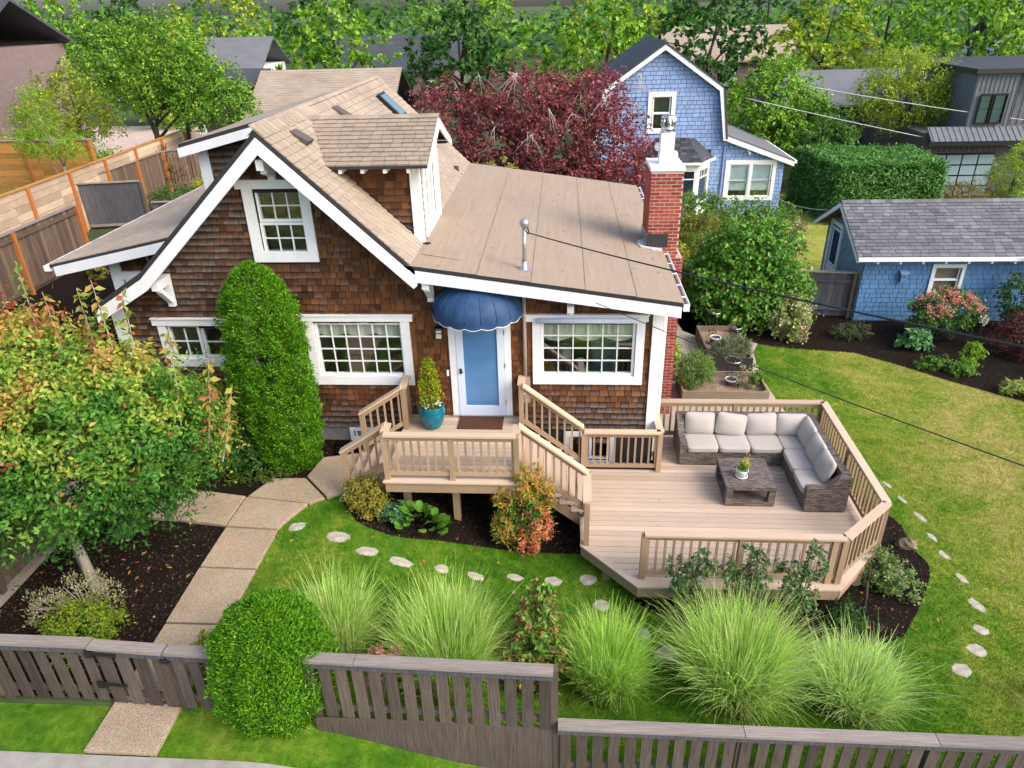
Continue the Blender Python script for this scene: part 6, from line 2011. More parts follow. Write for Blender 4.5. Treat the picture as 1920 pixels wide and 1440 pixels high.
mb = MB(); mb.tube([(4.78, -3.72, 1.15), (4.76, -3.70, 1.6), (4.72, -3.68, 1.95)], [.035, .028, .022], 7)
for dx, dy, dz in ((-.12, 0, .18), (.12, .02, .16), (.02, .06, .22), (-.04, -.05, .25)): mb.tube([(4.73, -3.68, 1.9), (4.73 + dx * .6, -3.68 + dy, 1.9 + dz * .6), (4.73 + dx, -3.68 + dy, 1.9 + dz)], [.018, .013, .009], 5)
mb.build('trunk', M['bark_dark'], sn, smooth=True)
shrub('small_evergreen', 'small dark evergreen clump under the rose stems at the deck bed', 'shrub', (4.45, -3.95, 1.2), [(0, 0, .2, .25, .2, .25)], 900, .06, .03, DARKG)

# plant on the coffee table
tp = np.array([(3.34 + rnd.gauss(0, .045), -1.21 + rnd.gauss(0, .045), ZD + .57 + abs(rnd.gauss(0, .06))) for _ in range(160)])
leaves('foliage', tp, np.tile([0, 0, 1.], (len(tp), 1)), .06, .035, colors(len(tp), GREEN), M['leaf'], pp_, .3, .8)
tp = np.array([(3.40 + rnd.gauss(0, .03), -1.19 + rnd.gauss(0, .03), ZD + .62 + abs(rnd.gauss(0, .10))) for _ in range(150)])
leaves('yellow_sprig', tp, np.tile([0, 0, 1.], (len(tp), 1)), .06, .012, colors(len(tp), [(.42, .40, .06), (.50, .46, .10)]), M['leaf'], pp_, .3, .8)

# ------------------------------------------------------------------ right-hand border and behind
shrub('large_shrub', 'big rounded leafy green shrub right of the chimney at the lawn edge', 'shrub', (5.45, 8.2, 1.2), [(0, 0, 1.25, 1.35, 1.1, 1.15), (.9, -.1, 1.1, .95, .9, 1.0), (-.9, .1, 1.2, .9, .9, 1.0), (-.1, 0, 2.3, .85, .8, .95), (.7, .1, 2.2, .7, .7, .8), (-.75, .1, 2.1, .6, .6, .7), (0, -.4, .6, 1.3, .9, .6)], 18000, .15, .095, [(.055, .16, .018), (.09, .24, .025), (.15, .33, .04), (.22, .40, .08), (.32, .26, .05)], [3, 4, 3, 2, .3], droop=.3)
shrub('cream_shrub', 'cream and green variegated shrub tips above the big shrub', 'shrub', (6.6, 10.0, 1.2), [(0, 0, 1.6, .8, .7, .9), (.5, .1, 2.0, .5, .5, .6)], 3600, .11, .06, [(.45, .42, .22), (.14, .24, .06), (.30, .32, .12), (.35, .22, .12)])
shrub('olive_shrub', 'olive gold shrub behind the chimney', 'shrub', (4.6, 11.5, 1.2), [(0, 0, 1.4, 1.0, .9, 1.1), (.9, .2, 1.2, .8, .8, 1.0), (-.6, 0, 1.9, .6, .6, .7)], 8000, .10, .055, [(.20, .20, .025), (.28, .22, .03), (.12, .16, .02), (.10, .16, .03)])
shrub('green_shrub', 'mid green shrub beside the blue wall below the wide window', 'shrub', (6.9, 15.5, 1.2), [(0, 0, 1.0, 1.0, .9, 1.1), (.9, 0, .9, .9, .8, .9), (1.7, .1, .8, .7, .7, .8)], 7000, .12, .07, GREEN)
shrub('green_shrub', 'light green shrub under the bay window of the blue house', 'shrub', (5.7, 17.9, 1.2), [(0, 0, .9, .9, .6, .8), (.8, .1, .8, .6, .5, .7), (-.8, 0, 1.0, .7, .6, .8)], 5000, .12, .07, [(.08, .18, .03), (.13, .25, .05), (.20, .30, .08)])
shrub('yellow_shrub', 'bright yellow-green leafy plant at the foot of the chimney flashing, behind the fence', 'shrub', (3.55, 10.2, 1.2), [(0, 0, 1.2, .6, .5, .7)], 2200, .12, .07, [(.32, .36, .03), (.24, .32, .03), (.42, .42, .06)])
shrub('flowering_hydrangea', 'small hydrangea covered with pale pink-cream flower heads by the plank fence', 'hydrangea', (6.5, 6.95, 1.2), [(0, 0, .62, .52, .46, .62), (.12, -.1, .4, .4, .38, .4)], 3600, .09, .06, [(.13, .24, .03), (.20, .32, .04), (.56, .40, .31), (.60, .50, .36)], [3, 3, 2.4, 1.6], up=.5)
hy = shrub('flowering_hydrangea', 'large hydrangea topped with coral pink flower heads before the garage window', 'hydrangea', (10.55, 6.85, 1.2), [(0, 0, .95, .82, .65, .55), (.35, -.1, .85, .6, .5, .5), (-.4, -.1, .8, .5, .5, .5)], 4200, .10, .065, [(.05, .13, .03), (.09, .19, .04), (.14, .25, .05)])
P = []
for k in range(62):
    a = rnd.uniform(0, 6.28); q = math.sqrt(rnd.random()); c = np.array((10.57 + .88 * q * math.cos(a), 6.72 + .62 * q * math.sin(a), 1.2 + .98 + .55 * (1 - q * q)))
    P.append(c + RNG.normal(0, .055, (26, 3)))
P = np.concatenate(P)
leaves('flower_heads', P, np.tile([0, -.3, 1.], (len(P), 1)), .05, .05, colors(len(P), [(.58, .17, .14), (.62, .28, .21), (.52, .12, .11), (.62, .40, .30)], None, .12), M['leaf'], hy, .3, .6, kind='stuff')
shrub('white_bloom', 'single creamy white flower head at the right side of the coral hydrangea', 'flower', (11.38, 6.3, 1.2), [(0, 0, .82, .09, .09, .09)], 200, .04, .04, [(.75, .74, .66)], part='petals', stem='bark_dark')
shrub('small_dark_shrub', 'small dull green shrub in the bark bed before the plank fence end', 'shrub', (8.3, 6.9, 1.2), [(0, 0, .25, .5, .3, .26), (-.3, .1, .22, .35, .25, .22)], 1900, .06, .03, [(.05, .09, .03), (.08, .11, .035), (.12, .13, .05)])
shrub('lobed_plant', 'large-leaved green plant with lobed leaves left of the coral hydrangea', 'plant', (9.65, 6.25, 1.2), [(0, 0, .35, .36, .30, .26), (.18, -.1, .22, .25, .2, .18)], 300, .22, .12, [(.10, .25, .08), (.15, .32, .12), (.07, .19, .06)], up=.9, rand=.5)
shrub('bright_green_plant', 'bright yellow-green upright plant below the coral hydrangea', 'plant', (10.55, 5.05, 1.2), [(0, 0, .3, .28, .24, .28), (.1, .05, .55, .2, .18, .2)], 620, .10, .05, [(.20, .36, .03), (.26, .42, .04), (.14, .28, .03)])
shrub('low_ground_plants', 'low row of green plants along the lawn edge below the hydrangea', 'plant', (9.75, 5.05, 1.2), [(0, 0, .12, .5, .18, .16), (.5, -.35, .12, .4, .2, .16)], 2000, .07, .04, GREEN)
shrub('dark_red_shrub', 'dark purple-red leaved shrub at the right edge of the bark bed', 'shrub', (12.05, 5.85, 1.2), [(0, 0, .65, .65, .55, .6), (.5, -.2, .5, .5, .5, .5)], 4600, .07, .04, [(.06, .015, .018), (.10, .025, .028), (.15, .05, .045)])
shrub('broadleaf_shrub', 'dark broad-leaved evergreen at the right edge beside the garage wall', 'shrub', (12.95, 7.35, 1.2), [(0, 0, 1.1, .6, .55, .9), (.3, -.2, .8, .6, .5, .7)], 2600, .16, .06, [(.03, .09, .02), (.05, .13, .03), (.10, .17, .04)])
shrub('hosta_row', 'drooping yellow-green hosta-like leaves along the right lawn edge', 'plant', (11.35, 3.55, 1.2), [(-.35, .15, .14, .4, .25, .16), (.2, -.2, .14, .4, .25, .16), (.75, -.55, .14, .4, .25, .16)], 1300, .16, .045, [(.16, .26, .04), (.24, .32, .06), (.34, .32, .10)], up=.6, rand=.5, stem=None)
shrub('round_leaf_plant', 'pale yellow round-leaved vine at the far right of the bark bed', 'plant', (12.2, 4.6, 1.2), [(0, 0, .35, .3, .2, .4)], 90, .15, .14, [(.40, .40, .14), (.26, .32, .12), (.20, .26, .16)], up=.5)
shrub('eucalyptus_sprig', 'blue-gray round-leaved sprig in the bottom right corner', 'shrub', (6.65, -5.2, 1.2), [(0, 0, .35, .3, .2, .3)], 150, .07, .065, [(.16, .24, .20), (.22, .30, .27), (.10, .18, .12)], up=.4)

# fallen leaves on mulch and path
FLC = [(.42, .27, .05), (.45, .16, .07), (.40, .33, .08), (.30, .10, .05)]
P = np.stack([RNG.uniform(-8.3, -4.9, 60), RNG.uniform(-6.0, -2.8, 60), np.zeros(60)], 1)
P = np.concatenate([P, np.stack([RNG.uniform(-5.5, 6, 50), RNG.uniform(-4.2, -2.2, 50), np.zeros(50)], 1)])
P[:, 2] = [G(x) + .03 for x in P[:, 0]]
leaves('fallen_leaves', P, np.tile([0, 0, 1.], (len(P), 1)), .085, .055, colors(len(P), FLC), M['leaf'], None, .4, .25, loc=(0, -4, 1.5), kind='stuff')['label'] = 'yellow and orange fallen leaves scattered on the mulch and lawn'

P = np.concatenate([np.stack([RNG.uniform(.6, 5.0, 26), RNG.uniform(-3.4, .3, 26), np.full(26, ZD + .012)], 1), np.stack([RNG.uniform(-2.9, -.8, 8), RNG.uniform(-2.1, -.1, 8), np.full(8, ZP + .012)], 1)])
leaves('fallen_leaves', P, np.tile([0, 0, 1.], (len(P), 1)), .035, .02, colors(len(P), FLC + [(.10, .07, .04)] * 3), M['leaf'], None, .9, .15, loc=(2, -2, ZD), kind='stuff')['label'] = 'tiny dry leaves scattered on the deck boards'
X = RNG.uniform(-2.3, 2.0, 190); P = np.stack([X, RNG.uniform(-.4, 8.3, 190), 5.91 - .147 * (X + 2.6) + .022], 1)
leaves('roof_debris', P, np.tile([0, 0, 1.], (len(P), 1)), .05, .03, colors(len(P), [(.06, .04, .03), (.12, .08, .05), (.40, .33, .25)]), M['leaf'], None, 1.2, .12, loc=(0, 4, 5.6), kind='stuff')['label'] = 'small dark leaf debris on the low tan roof'

# bark chips
def chips(polys, n, excl=(), label=''):
    Ps = []
    for P_, k in polys:
        xs, ys = [p[0] for p in P_], [p[1] for p in P_]
        X, Y = RNG.uniform(min(xs), max(xs), k), RNG.uniform(min(ys), max(ys), k)
        m = inside(P_, X, Y); Ps.append(np.stack([X[m], Y[m]], 1))
    Q = np.concatenate(Ps); z = np.interp(Q[:, 0], XCUT, _gz) + .016
    P3 = np.column_stack([Q, z])
    c = colors(len(P3), [(.025, .016, .012), (.05, .03, .02), (.12, .075, .045), (.26, .17, .10), (.012, .009, .008)], [4, 3, 2, .8, 4], .3)
    o = leaves('bark_chips', P3, np.tile([0, 0, 1.], (len(P3), 1)), .045, .014, c, M['needle'], None, .6, .45, loc=(0, -3, 1.5), kind='stuff'); o['label'] = label


chips([(BED_LEFT, 15000), (BED_PORCH, 12000), (BED_DECK, 14000), (BED_HOUSE, 5000), (BED_RIGHT, 26000)], 0, label='loose bark chips covering the flower beds')

# ------------------------------------------------------------------ lawn blades
def lawn_blades(n):
    X = RNG.uniform(-4.8, 13.5, n); Y = RNG.uniform(-6.5, 6.5, n)
    wt = np.where(Y > 1.5, .75, 1.)
    m = inside(LAWN, X, Y) & (RNG.random(n) < wt)
    for ex in (BED_PORCH, BED_DECK, [DA, DB, DC, DD, DE, (2, .9), (.36, -.4)], GRAVEL): m &= ~inside(ex, X, Y)
    for s in SLABS: m &= ~inside(s, X, Y)
    for s in ST1 + ST2: m &= ((X - s[0]) / (s[2] * .9)) ** 2 + ((Y - s[1]) / (s[3] * .9)) ** 2 > 1
    X, Y = X[m], Y[m]; k = len(X)
    z = np.interp(X, XCUT, _gz) + .004
    h = RNG.uniform(.02, .05, k); a = RNG.uniform(0, 2 * math.pi, k); w = .0045
    lx, ly = RNG.normal(0, .018, k), RNG.normal(0, .018, k)
    V = np.stack([np.stack([X - w * np.cos(a), Y - w * np.sin(a), z], 1), np.stack([X + w * np.cos(a), Y + w * np.sin(a), z], 1), np.stack([X + lx, Y + ly, z + h], 1)], 1).reshape(-1, 3)
    F = np.arange(3 * k).reshape(-1, 3)
    o = mesh_np('grass', V, F, M['blade'], None, loc=(0, 0, 1.2), fattr={'tint': RNG.random(k)}, kind='stuff'); o['label'] = 'short green and straw-colored lawn grass'


lawn_blades(620000)

# ------------------------------------------------------------------ the blue garage
gar = thing('blue_garage', 'deep blue shingled garage with gray shingle roof beyond the lawn', 'garage', (12.5, 9.8, 1.2))
GX0, GX1, GY0, GYR, GY1 = 8.75, 17.5, 8.2, 9.8, 11.5
GWIN = (10.66, 11.58, 2.0, 2.97)
go = [(GX0, 1.1), (GX1, 1.1), (GX1, 3.2), (GX0, 3.2)]
gw = panel('wall', (0, GY0, 0), XU, ZV, YN, go, [shrink(GWIN, .06)], M['wall_blue'], gar, .1)
pg = lay(courses(go, [GWIN], .142, .13, .26, .013, -.012, jit=.002, v0=1.1), (0, GY0, 0), XU, ZV, YN, .022, .006, lambda c: rnd.gauss(.5, .2))
shingle_objects(pg, 'shingle', 'shingles', M['blue_garage'], gw, 200, key=lambda i: pg[i][0][0].x > 13.6)
go2 = [(GY0, 1.1), (GY1, 1.1), (GY1, 3.2), (GYR, 4.2), (GY0, 3.2)]
GD = (10.15, 11.15, 1.2, 3.5)
gl = panel('gable_wall', (GX0, 0, 0), (0, 1, 0), ZV, (-1, 0, 0), go2, [], M['wall_blue'], gar, .1)
pg = lay([(b, a, c, d, e) for a, b, c, d, e in courses(go2, [GD], .142, .13, .26, .013, -.012, jit=.002, v0=1.1)], (GX0, 0, 0), (0, 1, 0), ZV, (-1, 0, 0), .018, .004, lambda c: rnd.random())
shingle_objects(pg, 'shingle', 'shingles', M['blue_gable'], gl, 0)
window(gar, (0, GY0, 0), XU, ZV, YN, GWIN, None, [(10.80, 11.44, 2.13, 2.46, 1, 1), (10.80, 11.44, 2.52, 2.84, 1, 1)], cw=.09, frame_in=.035)
gd = window(gar, (GX0, 0, 0), (0, 1, 0), ZV, (-1, 0, 0), (10.12, 11.18, 1.25, 3.55), None, [(10.38, 10.92, 2.2, 3.25, 2, 4)], cw=.12, frame_in=.08, name='door')
mb = MB(); mb.box(GX0 - .03, GX0, 10.3, 11.0, 1.35, 2.1); mb.build('door_panel', M['white'], gd)
mb = MB(); mb.box(GX0 + .1, GX1, GY0 + .12, GY1, 1.2, 3.2); mb.build('interior', M['room'], gar)
gs = (4.40 - 3.31) / 2.0
for s_ in (-1, 1):
    P = [(8.37, GYR + s_ * 2.0, 3.31), (GX1 + .3, GYR + s_ * 2.0, 3.31), (GX1 + .3, GYR, 4.40), (8.37, GYR, 4.40)]
    mb = MB(); mb.prism(P if s_ < 0 else P[::-1], (0, 0, -.06)); rf = mb.build('roof', M['drip'], gar)
    V_ = Vector((0, -s_ * 2.0, 1.09)); LV = V_.length; V_.normalize(); N_ = Vector((0, s_ * 1.09, 2.0)).normalized()
    rr = courses([(8.36, 0), (GX1 + .3, 0), (GX1 + .3, LV), (8.36, LV)], [], .135, .18, .32, .010, .02)
    if s_ > 0: rr = [(b, a, c, d, e) for a, b, c, d, e in rr]
    pq = lay(rr, (0, GYR + s_ * 2.0, 3.31), (1, 0, 0), V_, N_, .026, .005, lambda c: min(1, max(0, rnd.gauss(.42, .16))))
    shingle_objects(pq, 'roof_shingle', 'roof_shingles', M['asphalt_gray'], rf, 120 if s_ < 0 else 0, key=lambda i: pq[i][0][0].x > 13.6)
    mb = MB(); mb.prism([(8.36, GYR + s_ * 2.0, 3.27), (8.36, GYR, 4.36), (8.36, GYR, 4.22), (8.36, GYR + s_ * 2.0, 3.14)], (.035, 0, 0)); mb.build('bargeboard', M['white'], gar)
    mb = MB(); mb.prism([(8.4, GYR + s_ * 1.95, 3.25), (8.4, GYR, 4.31), (GX0, GYR, 4.31), (GX0, GYR + s_ * 1.95, 3.25)], (0, 0, -.02)); mb.build('soffit', M['planter'], gar)
mb = MB(); mb.box(8.37, GX1 + .3, 7.71, 7.80, 3.20, 3.30); mb.build('gutter', M['white'], gar)
for k in range(14):
    x = 8.95 + k * .62; mb = MB(); mb.box(x - .03, x + .03, 7.8, 8.18, 3.10, 3.20); mb.build('rafter_tail', M['white'], gar)
mb = MB(); x = 8.37
while x < GX1:
    mb.cur_t = min(1, max(0, rnd.gauss(.5, .2)))
    for s_ in (-1, 1): mb.face([(x, GYR, 4.435), (x + .22, GYR, 4.445), (x + .22, GYR + s_ * .13, 4.372), (x, GYR + s_ * .13, 4.362)][::-s_])
    mb.face([(x, GYR - .13, 4.345), (x, GYR, 4.41), (x, GYR, 4.435), (x, GYR - .13, 4.362)]); mb.face([(x + .22, GYR - .13, 4.352), (x + .22, GYR - .13, 4.372), (x + .22, GYR, 4.445), (x + .22, GYR, 4.42)]); x += .205
mb.build('ridge_caps', M['asphalt_gray'], gar, kind='stuff')
bh = thing('birdhouse', 'small blue birdhouse mounted on the garage wall left of its window', 'birdhouse', (9.88, 8.12, 2.5))
mb = MB(); mb.box(9.80, 9.96, 8.05, 8.17, 2.48, 2.72); mb.build('box', M['blue_garage'], bh)
mb = MB(); mb.prism([(9.76, 8.02, 2.72), (10.0, 8.02, 2.72), (10.0, 8.18, 2.78), (9.76, 8.18, 2.78)], (0, 0, .02)); mb.build('roof', M['blue_house'], bh)
mb = MB(); mb.tube([(9.88, 8.05, 2.62), (9.88, 8.045, 2.62)], .025, 10); mb.build('entrance_hole', M['black'], bh)

# ------------------------------------------------------------------ the pale blue house
bl = thing('blue_house', 'periwinkle blue shingled house with white trim and a gambrel end behind the chimney', 'house', (5.5, 23, 1.2))
BY = 20.0
BO = [(1.6, 1.2), (9.56, 1.2), (9.56, 3.60), (6.99, 4.62), (6.66, 6.6), (4.15, 8.3), (1.6, 6.6)]
BW1 = (3.60, 4.74, 4.85, 6.5); BW2 = (7.08, 9.23, 1.98, 3.70); BAY = (3.2, 6.4, 1.2, 4.2)
bw = panel('wall', (0, BY, 0), XU, ZV, YN, BO, [shrink(BW1, .08), shrink(BW2, .08)], M['wall_blue'], bl, .12)
pb = lay(courses(BO, [BW1, BW2, BAY], .165, .15, .34, .018, -.018, jit=.002, v0=1.2), (0, BY, 0), XU, ZV, YN, .024, .004, lambda c: rnd.random())
shingle_objects(pb, 'shingle', 'shingles', M['blue_house'], bw, 240, key=lambda i: (pb[i][0][0].x < 3.3) * 5 + (pb[i][0][0].z > 6.3) * 5 - pb[i][3])
window(bl, (0, BY, 0), XU, ZV, YN, BW1, None, [(3.85, 4.49, 5.05, 5.62, 1, 1), (3.85, 4.49, 5.70, 6.28, 1, 1)], cw=.17, trim=M['white_bright'])
w2 = window(bl, (0, BY, 0), XU, ZV, YN, BW2, None, [(7.30, 8.06, 2.18, 2.78, 1, 1), (7.30, 8.06, 2.84, 3.48, 1, 1), (8.24, 9.01, 2.18, 2.78, 1, 1), (8.24, 9.01, 2.84, 3.48, 1, 1)], cw=.15, trim=M['white_bright'])
mb = MB(); mb.box(8.10, 8.20, BY - .045, BY, 2.14, 3.54); mb.build('mullion', M['white_bright'], w2)
mb = MB(); mb.box(7.26, 8.10, BY + .055, BY + .062, 2.40, 3.56); mb.box(8.20, 9.05, BY + .055, BY + .062, 2.40, 3.56); mb.build('blind', M['blind'], w2)
mb = MB(); mb.box(1.7, 9.45, BY + 1.2, 27, 1.2, 3.5); mb.box(1.7, 6.6, BY + 1.0, 27, 3.5, 6.5); mb.build('interior', M['room'], bl)
mb = MB(); mb.box(9.44, 9.56, BY + .12, 27, 1.2, 3.55); mb.build('side_wall', M['blue_house'], bl)
mb = MB(); mb.prism([(6.97, 19.75, 4.80), (9.90, 19.75, 3.72), (9.90, 27.2, 3.72), (6.97, 27.2, 4.80)], (0, 0, -.08)); br_ = mb.build('roof', M['asphalt_gray'], bl)
mb = MB(); mb.prism([(6.97, 19.74, 4.72), (9.90, 19.74, 3.64), (9.90, 19.74, 3.46), (6.97, 19.74, 4.52)], (0, .05, 0)); mb.build('fascia', M['white_bright'], bl)
mb = MB(); mb.box(9.90, 10.0, 19.74, 27.2, 3.58, 3.70); mb.build('gutter', M['white_bright'], bl)
for s_ in (1, -1):
    f_ = (lambda x: x) if s_ > 0 else (lambda x: 8.3 - x)
    mb = MB(); mb.prism([(f_(6.99), 19.72, 4.55), (f_(6.62), 19.72, 6.62), (f_(4.15), 19.72, 8.32), (f_(4.15), 19.72, 8.10), (f_(6.46), 19.72, 6.52), (f_(6.82), 19.72, 4.55)], (0, .06, 0)); mb.build('bargeboard', M['white_bright'], bl)
    mb = MB(); mb.prism([(f_(6.99), 19.7, 4.62), (f_(6.68), 19.7, 6.66), (f_(6.68), 27.2, 6.66), (f_(6.99), 27.2, 4.62)], (-.08 * s_, 0, 0)); mb.build('roof', M['asphalt_dark'], bl)
    mb = MB(); mb.prism([(f_(6.68), 19.7, 6.66), (f_(4.15), 19.7, 8.38), (f_(4.15), 27.2, 8.38), (f_(6.68), 27.2, 6.66)], (0, 0, -.08)); mb.build('roof', M['asphalt_dark'], bl)
mb = MB(); mb.lathe([(0, -.1), (.06, -.06), (.07, 0), (0, .05)], (8.0, 19.88, 4.02), 10); mb.box(7.92, 7.98, 19.86, 19.98, 4.05, 4.15); mb.build('wall_light', M['white_bright'], bl)
mb = MB(); mb.tube([(6.95, 19.95, 4.3), (6.95, 19.95, 1.3)], .04, 8); mb.build('downspout', M['blue_trim'], bl)
# bay window
bay = [(3.3, BY), (3.95, 18.95), (5.75, 18.95), (6.40, BY)]
mb = MB(); mb.prism([(x, y, 1.2) for x, y in bay], (0, 0, .95)); bb = mb.build('bay_window', M['white_bright'], bl)
mb = MB(); mb.prism([(x, y, 3.45) for x, y in bay], (0, 0, .36)); mb.build('bay_header', M['white_bright'], bb)
for i in range(3):
    a, b = Vector((*bay[i], 0)), Vector((*bay[i + 1], 0)); e = (b - a).normalized(); L = (b - a).length
    nn = Vector((e.y, -e.x, 0))
    for s in (0, L - .16): 
        mb = MB(); mb.beam(a + e * (s + .08) - nn * .05 + Vector((0, 0, 2.15)), a + e * (s + .08) - nn * .05 + Vector((0, 0, 3.45)), .16, .10, nn); mb.build('bay_post', M['white_bright'], bb)
    mb = MB(); mb.beam(a + e * .16 - nn * .05 + Vector((0, 0, 3.12)), b - e * .16 - nn * .05 + Vector((0, 0, 3.12)), .06, .04); mb.build('transom', M['white_bright'], bb)
    mb = MB(); mb.beam(a + e * .14 - nn * .07 + Vector((0, 0, 2.8)), b - e * .14 - nn * .07 + Vector((0, 0, 2.8)), .008, 1.3); mb.build('pane', M['glass'], bb)
    for k in (1, 2): mb = MB(); p = a + e * (.16 + (L - .32) * k / 3) - nn * .05; mb.beam(p + Vector((0, 0, 3.15)), p + Vector((0, 0, 3.45)), .03, .04, nn); mb.build('muntin', M['white_bright'], bb)
ro = [(3.1, BY, 3.80), (3.85, 18.75, 3.80), (5.85, 18.75, 3.80), (6.60, BY, 3.80)]; tp_ = [(4.0, BY, 4.62), (4.3, 19.7, 4.62), (5.4, 19.7, 4.62), (5.7, BY, 4.62)]
mb = MB()
for i in range(3): mb.face([ro[i], ro[i + 1], tp_[i + 1], tp_[i]])
mb.face(tp_); mb.build('bay_roof', M['asphalt_dark'], bb)
mb = MB()
for i in range(3): mb.beam(ro[i], ro[i + 1], .08, .09)
mb.build('bay_gutter', M['white_bright'], bb)
for i in range(3):
    O_ = Vector(ro[i]); U_ = (Vector(ro[i + 1]) - O_); LU = U_.length; U_.normalize()
    N_ = U_.cross(Vector(tp_[i]) - O_).normalized(); V_ = N_.cross(U_)
    uv = lambda p: ((Vector(p) - O_).dot(U_), (Vector(p) - O_).dot(V_))
    pl = [uv(ro[i]), uv(ro[i + 1]), uv(tp_[i + 1]), uv(tp_[i])]
    pq = lay(courses(pl, [], .15, .22, .34, .006, .02), O_, U_, V_, N_, .016, .006, lambda c: rnd.random())
    shingle_objects(pq, 'roof_shingle', 'roof_shingles', M['asphalt_dark'], bb, 0)

# ------------------------------------------------------------------ the dark modern house at upper right
md = thing('modern_house', 'slate gray modern house with standing seam cladding and a glazed garage door', 'house', (21, 25, 1.2))
MY = 23.5
mb = MB(); mb.box(16.9, 25.5, MY + .4, 31, 1.0, 4.05); mb.build('lower_wall', M['modern_brown'], md)
mb = MB(); mb.box(18.7, 20.55, MY + .45, 31, 4.0, 6.6); mb.box(20.55, 25.5, MY + 1.1, 31, 4.0, 6.6); mw = mb.build('upper_wall', M['modern'], md)
for i in range(10):
    x = 18.75 + i * .2; mb = MB(); mb.box(x, x + .025, MY + .42, MY + .45, 5.8 if 18.9 < x < 20.2 else 4.3, 6.5); mb.build('seam', M['modern'], mw)
for i in range(14):
    x = 20.7 + i * .3; mb = MB(); mb.box(x, x + .025, MY + 1.07, MY + 1.1, 4.3, 6.5); mb.build('seam', M['modern'], mw)
mb = MB(); mb.prism([(17.0, MY - .35, 3.78), (25.5, MY - .35, 3.78), (25.5, MY + .45, 4.32), (17.0, MY + .45, 4.32)], (0, 0, -.12)); mr = mb.build('awning_roof', M['modern'], md)
for i in range(24):
    x = 17.1 + i * .26; mb = MB(); mb.beam((x, MY - .35, 3.795), (x, MY + .45, 4.335), .025, .03); mb.build('seam', M['modern'], mr)
mb = MB(); mb.box(16.85, 25.6, MY - .4, MY - .34, 3.60, 3.80); mb.build('fascia', M['black'], md)
mb = MB(); mb.box(18.5, 25.7, MY + .2, 31.2, 6.6, 6.8); mb.build('roof', M['drip'], md)
for x0 in (19.0, 19.62):
    wd = window(md, (0, MY + .37, 0), XU, ZV, YN, (x0, x0 + .56, 4.42, 5.75), None, [(x0 + .06, x0 + .50, 4.5, 5.67, 1, 2)], cw=.04, frame_in=.02, trim=M['black'], glassmat=M['glassteal'])
    mb = MB(); mb.box(x0 + .05, x0 + .52, MY + .428, MY + .44, 4.5, 5.67); mb.build('blind', M['blind'], wd)
mb = MB(); mb.box(17.35, 20.3, MY + .30, MY + .40, 1.1, 3.15); gdr = mb.build('garage_door', M['black'], md)
for c in range(4):
    for r in range(4):
        mb = MB(); mb.box(17.42 + c * .73, 17.42 + c * .73 + .66, MY + .28, MY + .30, 1.18 + r * .49, 1.18 + r * .49 + .42); mb.build('pane', M['garage_glass'], gdr)
for i in range(14):
    x = 17.0 + i * .25; mb = MB(); mb.box(x, x + .03, MY + .37, MY + .4, 3.2, 3.65); mb.build('seam', M['modern_brown'], md)
tw_ = thing('taupe_house', 'taupe horizontally sided building half hidden behind the laurel hedge and trees', 'house', (17, 32, 1.2))
mb = MB(); mb.box(12.5, 22.5, 31.5, 38, 1.0, 4.6); tww = mb.build('wall', M['modern_brown'], tw_)
for i in range(16):
    z = 1.2 + i * .21; mb = MB(); mb.box(12.5, 22.5, 31.46, 31.5, z, z + .19); mb.build('siding_board', M['modern_brown'], tww)
mb = MB(); mb.prism([(12.2, 31, 4.5), (22.8, 31, 4.5), (22.8, 34.8, 6.0), (12.2, 34.8, 6.0)], (0, 0, -.12)); mb.prism([(22.8, 38.5, 4.5), (12.2, 38.5, 4.5), (12.2, 34.8, 6.0), (22.8, 34.8, 6.0)], (0, 0, -.12)); mb.build('roof', M['asphalt_gray'], tw_)

# ------------------------------------------------------------------ laurel hedge
hd = thing('laurel_hedge', 'thick clipped green laurel hedge behind the garage roof', 'hedge', (13.2, 20.5, 1.2))
HP = [(10.75, 22.9), (11.5, 18.6), (15.7, 18.6), (15.9, 22.6)]
Ps, Ns = [], []
for i in range(4):
    a, b = np.array(HP[i]), np.array(HP[(i + 1) % 4]); L = np.linalg.norm(b - a)
    n = int(L * 2.6 * 620); s = RNG.random(n); q = a + (b - a) * s[:, None]
    nn = np.array([(b - a)[1], -(b - a)[0]]) / L; 
    if i != 2 or True:
        z = 1.2 + 2.5 * RNG.random(n); d = RNG.normal(-.10, .10, n) - .35 * np.clip((z - 3.2) / .5, 0, 1) ** 2 + .07 * np.sin(q[:, 0] * 4 + q[:, 1] * 3) * np.sin(z * 4)
        Ps.append(np.column_stack([q + nn * d[:, None], z])); Ns.append(np.column_stack([np.tile(nn, (n, 1)), np.full(n, .35)]))
n = 16000; X = RNG.uniform(10.7, 15.9, n); Y = RNG.uniform(18.6, 22.9, n); m = inside(HP, X, Y); X, Y = X[m], Y[m]
Ps.append(np.column_stack([X, Y, 3.62 + RNG.normal(0, .08, len(X)) + .10 * np.sin(X * 3) * np.cos(Y * 2.6)])); Ns.append(np.tile([0, 0, 1.], (len(X), 1)))
P, N = np.concatenate(Ps), np.concatenate(Ns)
leaves('foliage', P, N, .17, .07, colors(len(P), [(.045, .14, .025), (.08, .21, .04), (.13, .30, .06), (.20, .38, .10)], [3, 4, 3, 1.5]), M['leaf'], hd, .4, .7, kind='stuff')
mb = MB(); mb.prism([(10.95, 22.7, 1.2), (11.7, 18.85, 1.2), (15.5, 18.85, 1.2), (15.65, 22.4, 1.2)], (0, 0, 2.0)); mb.build('inner_branches', M['bark_dark'], hd)


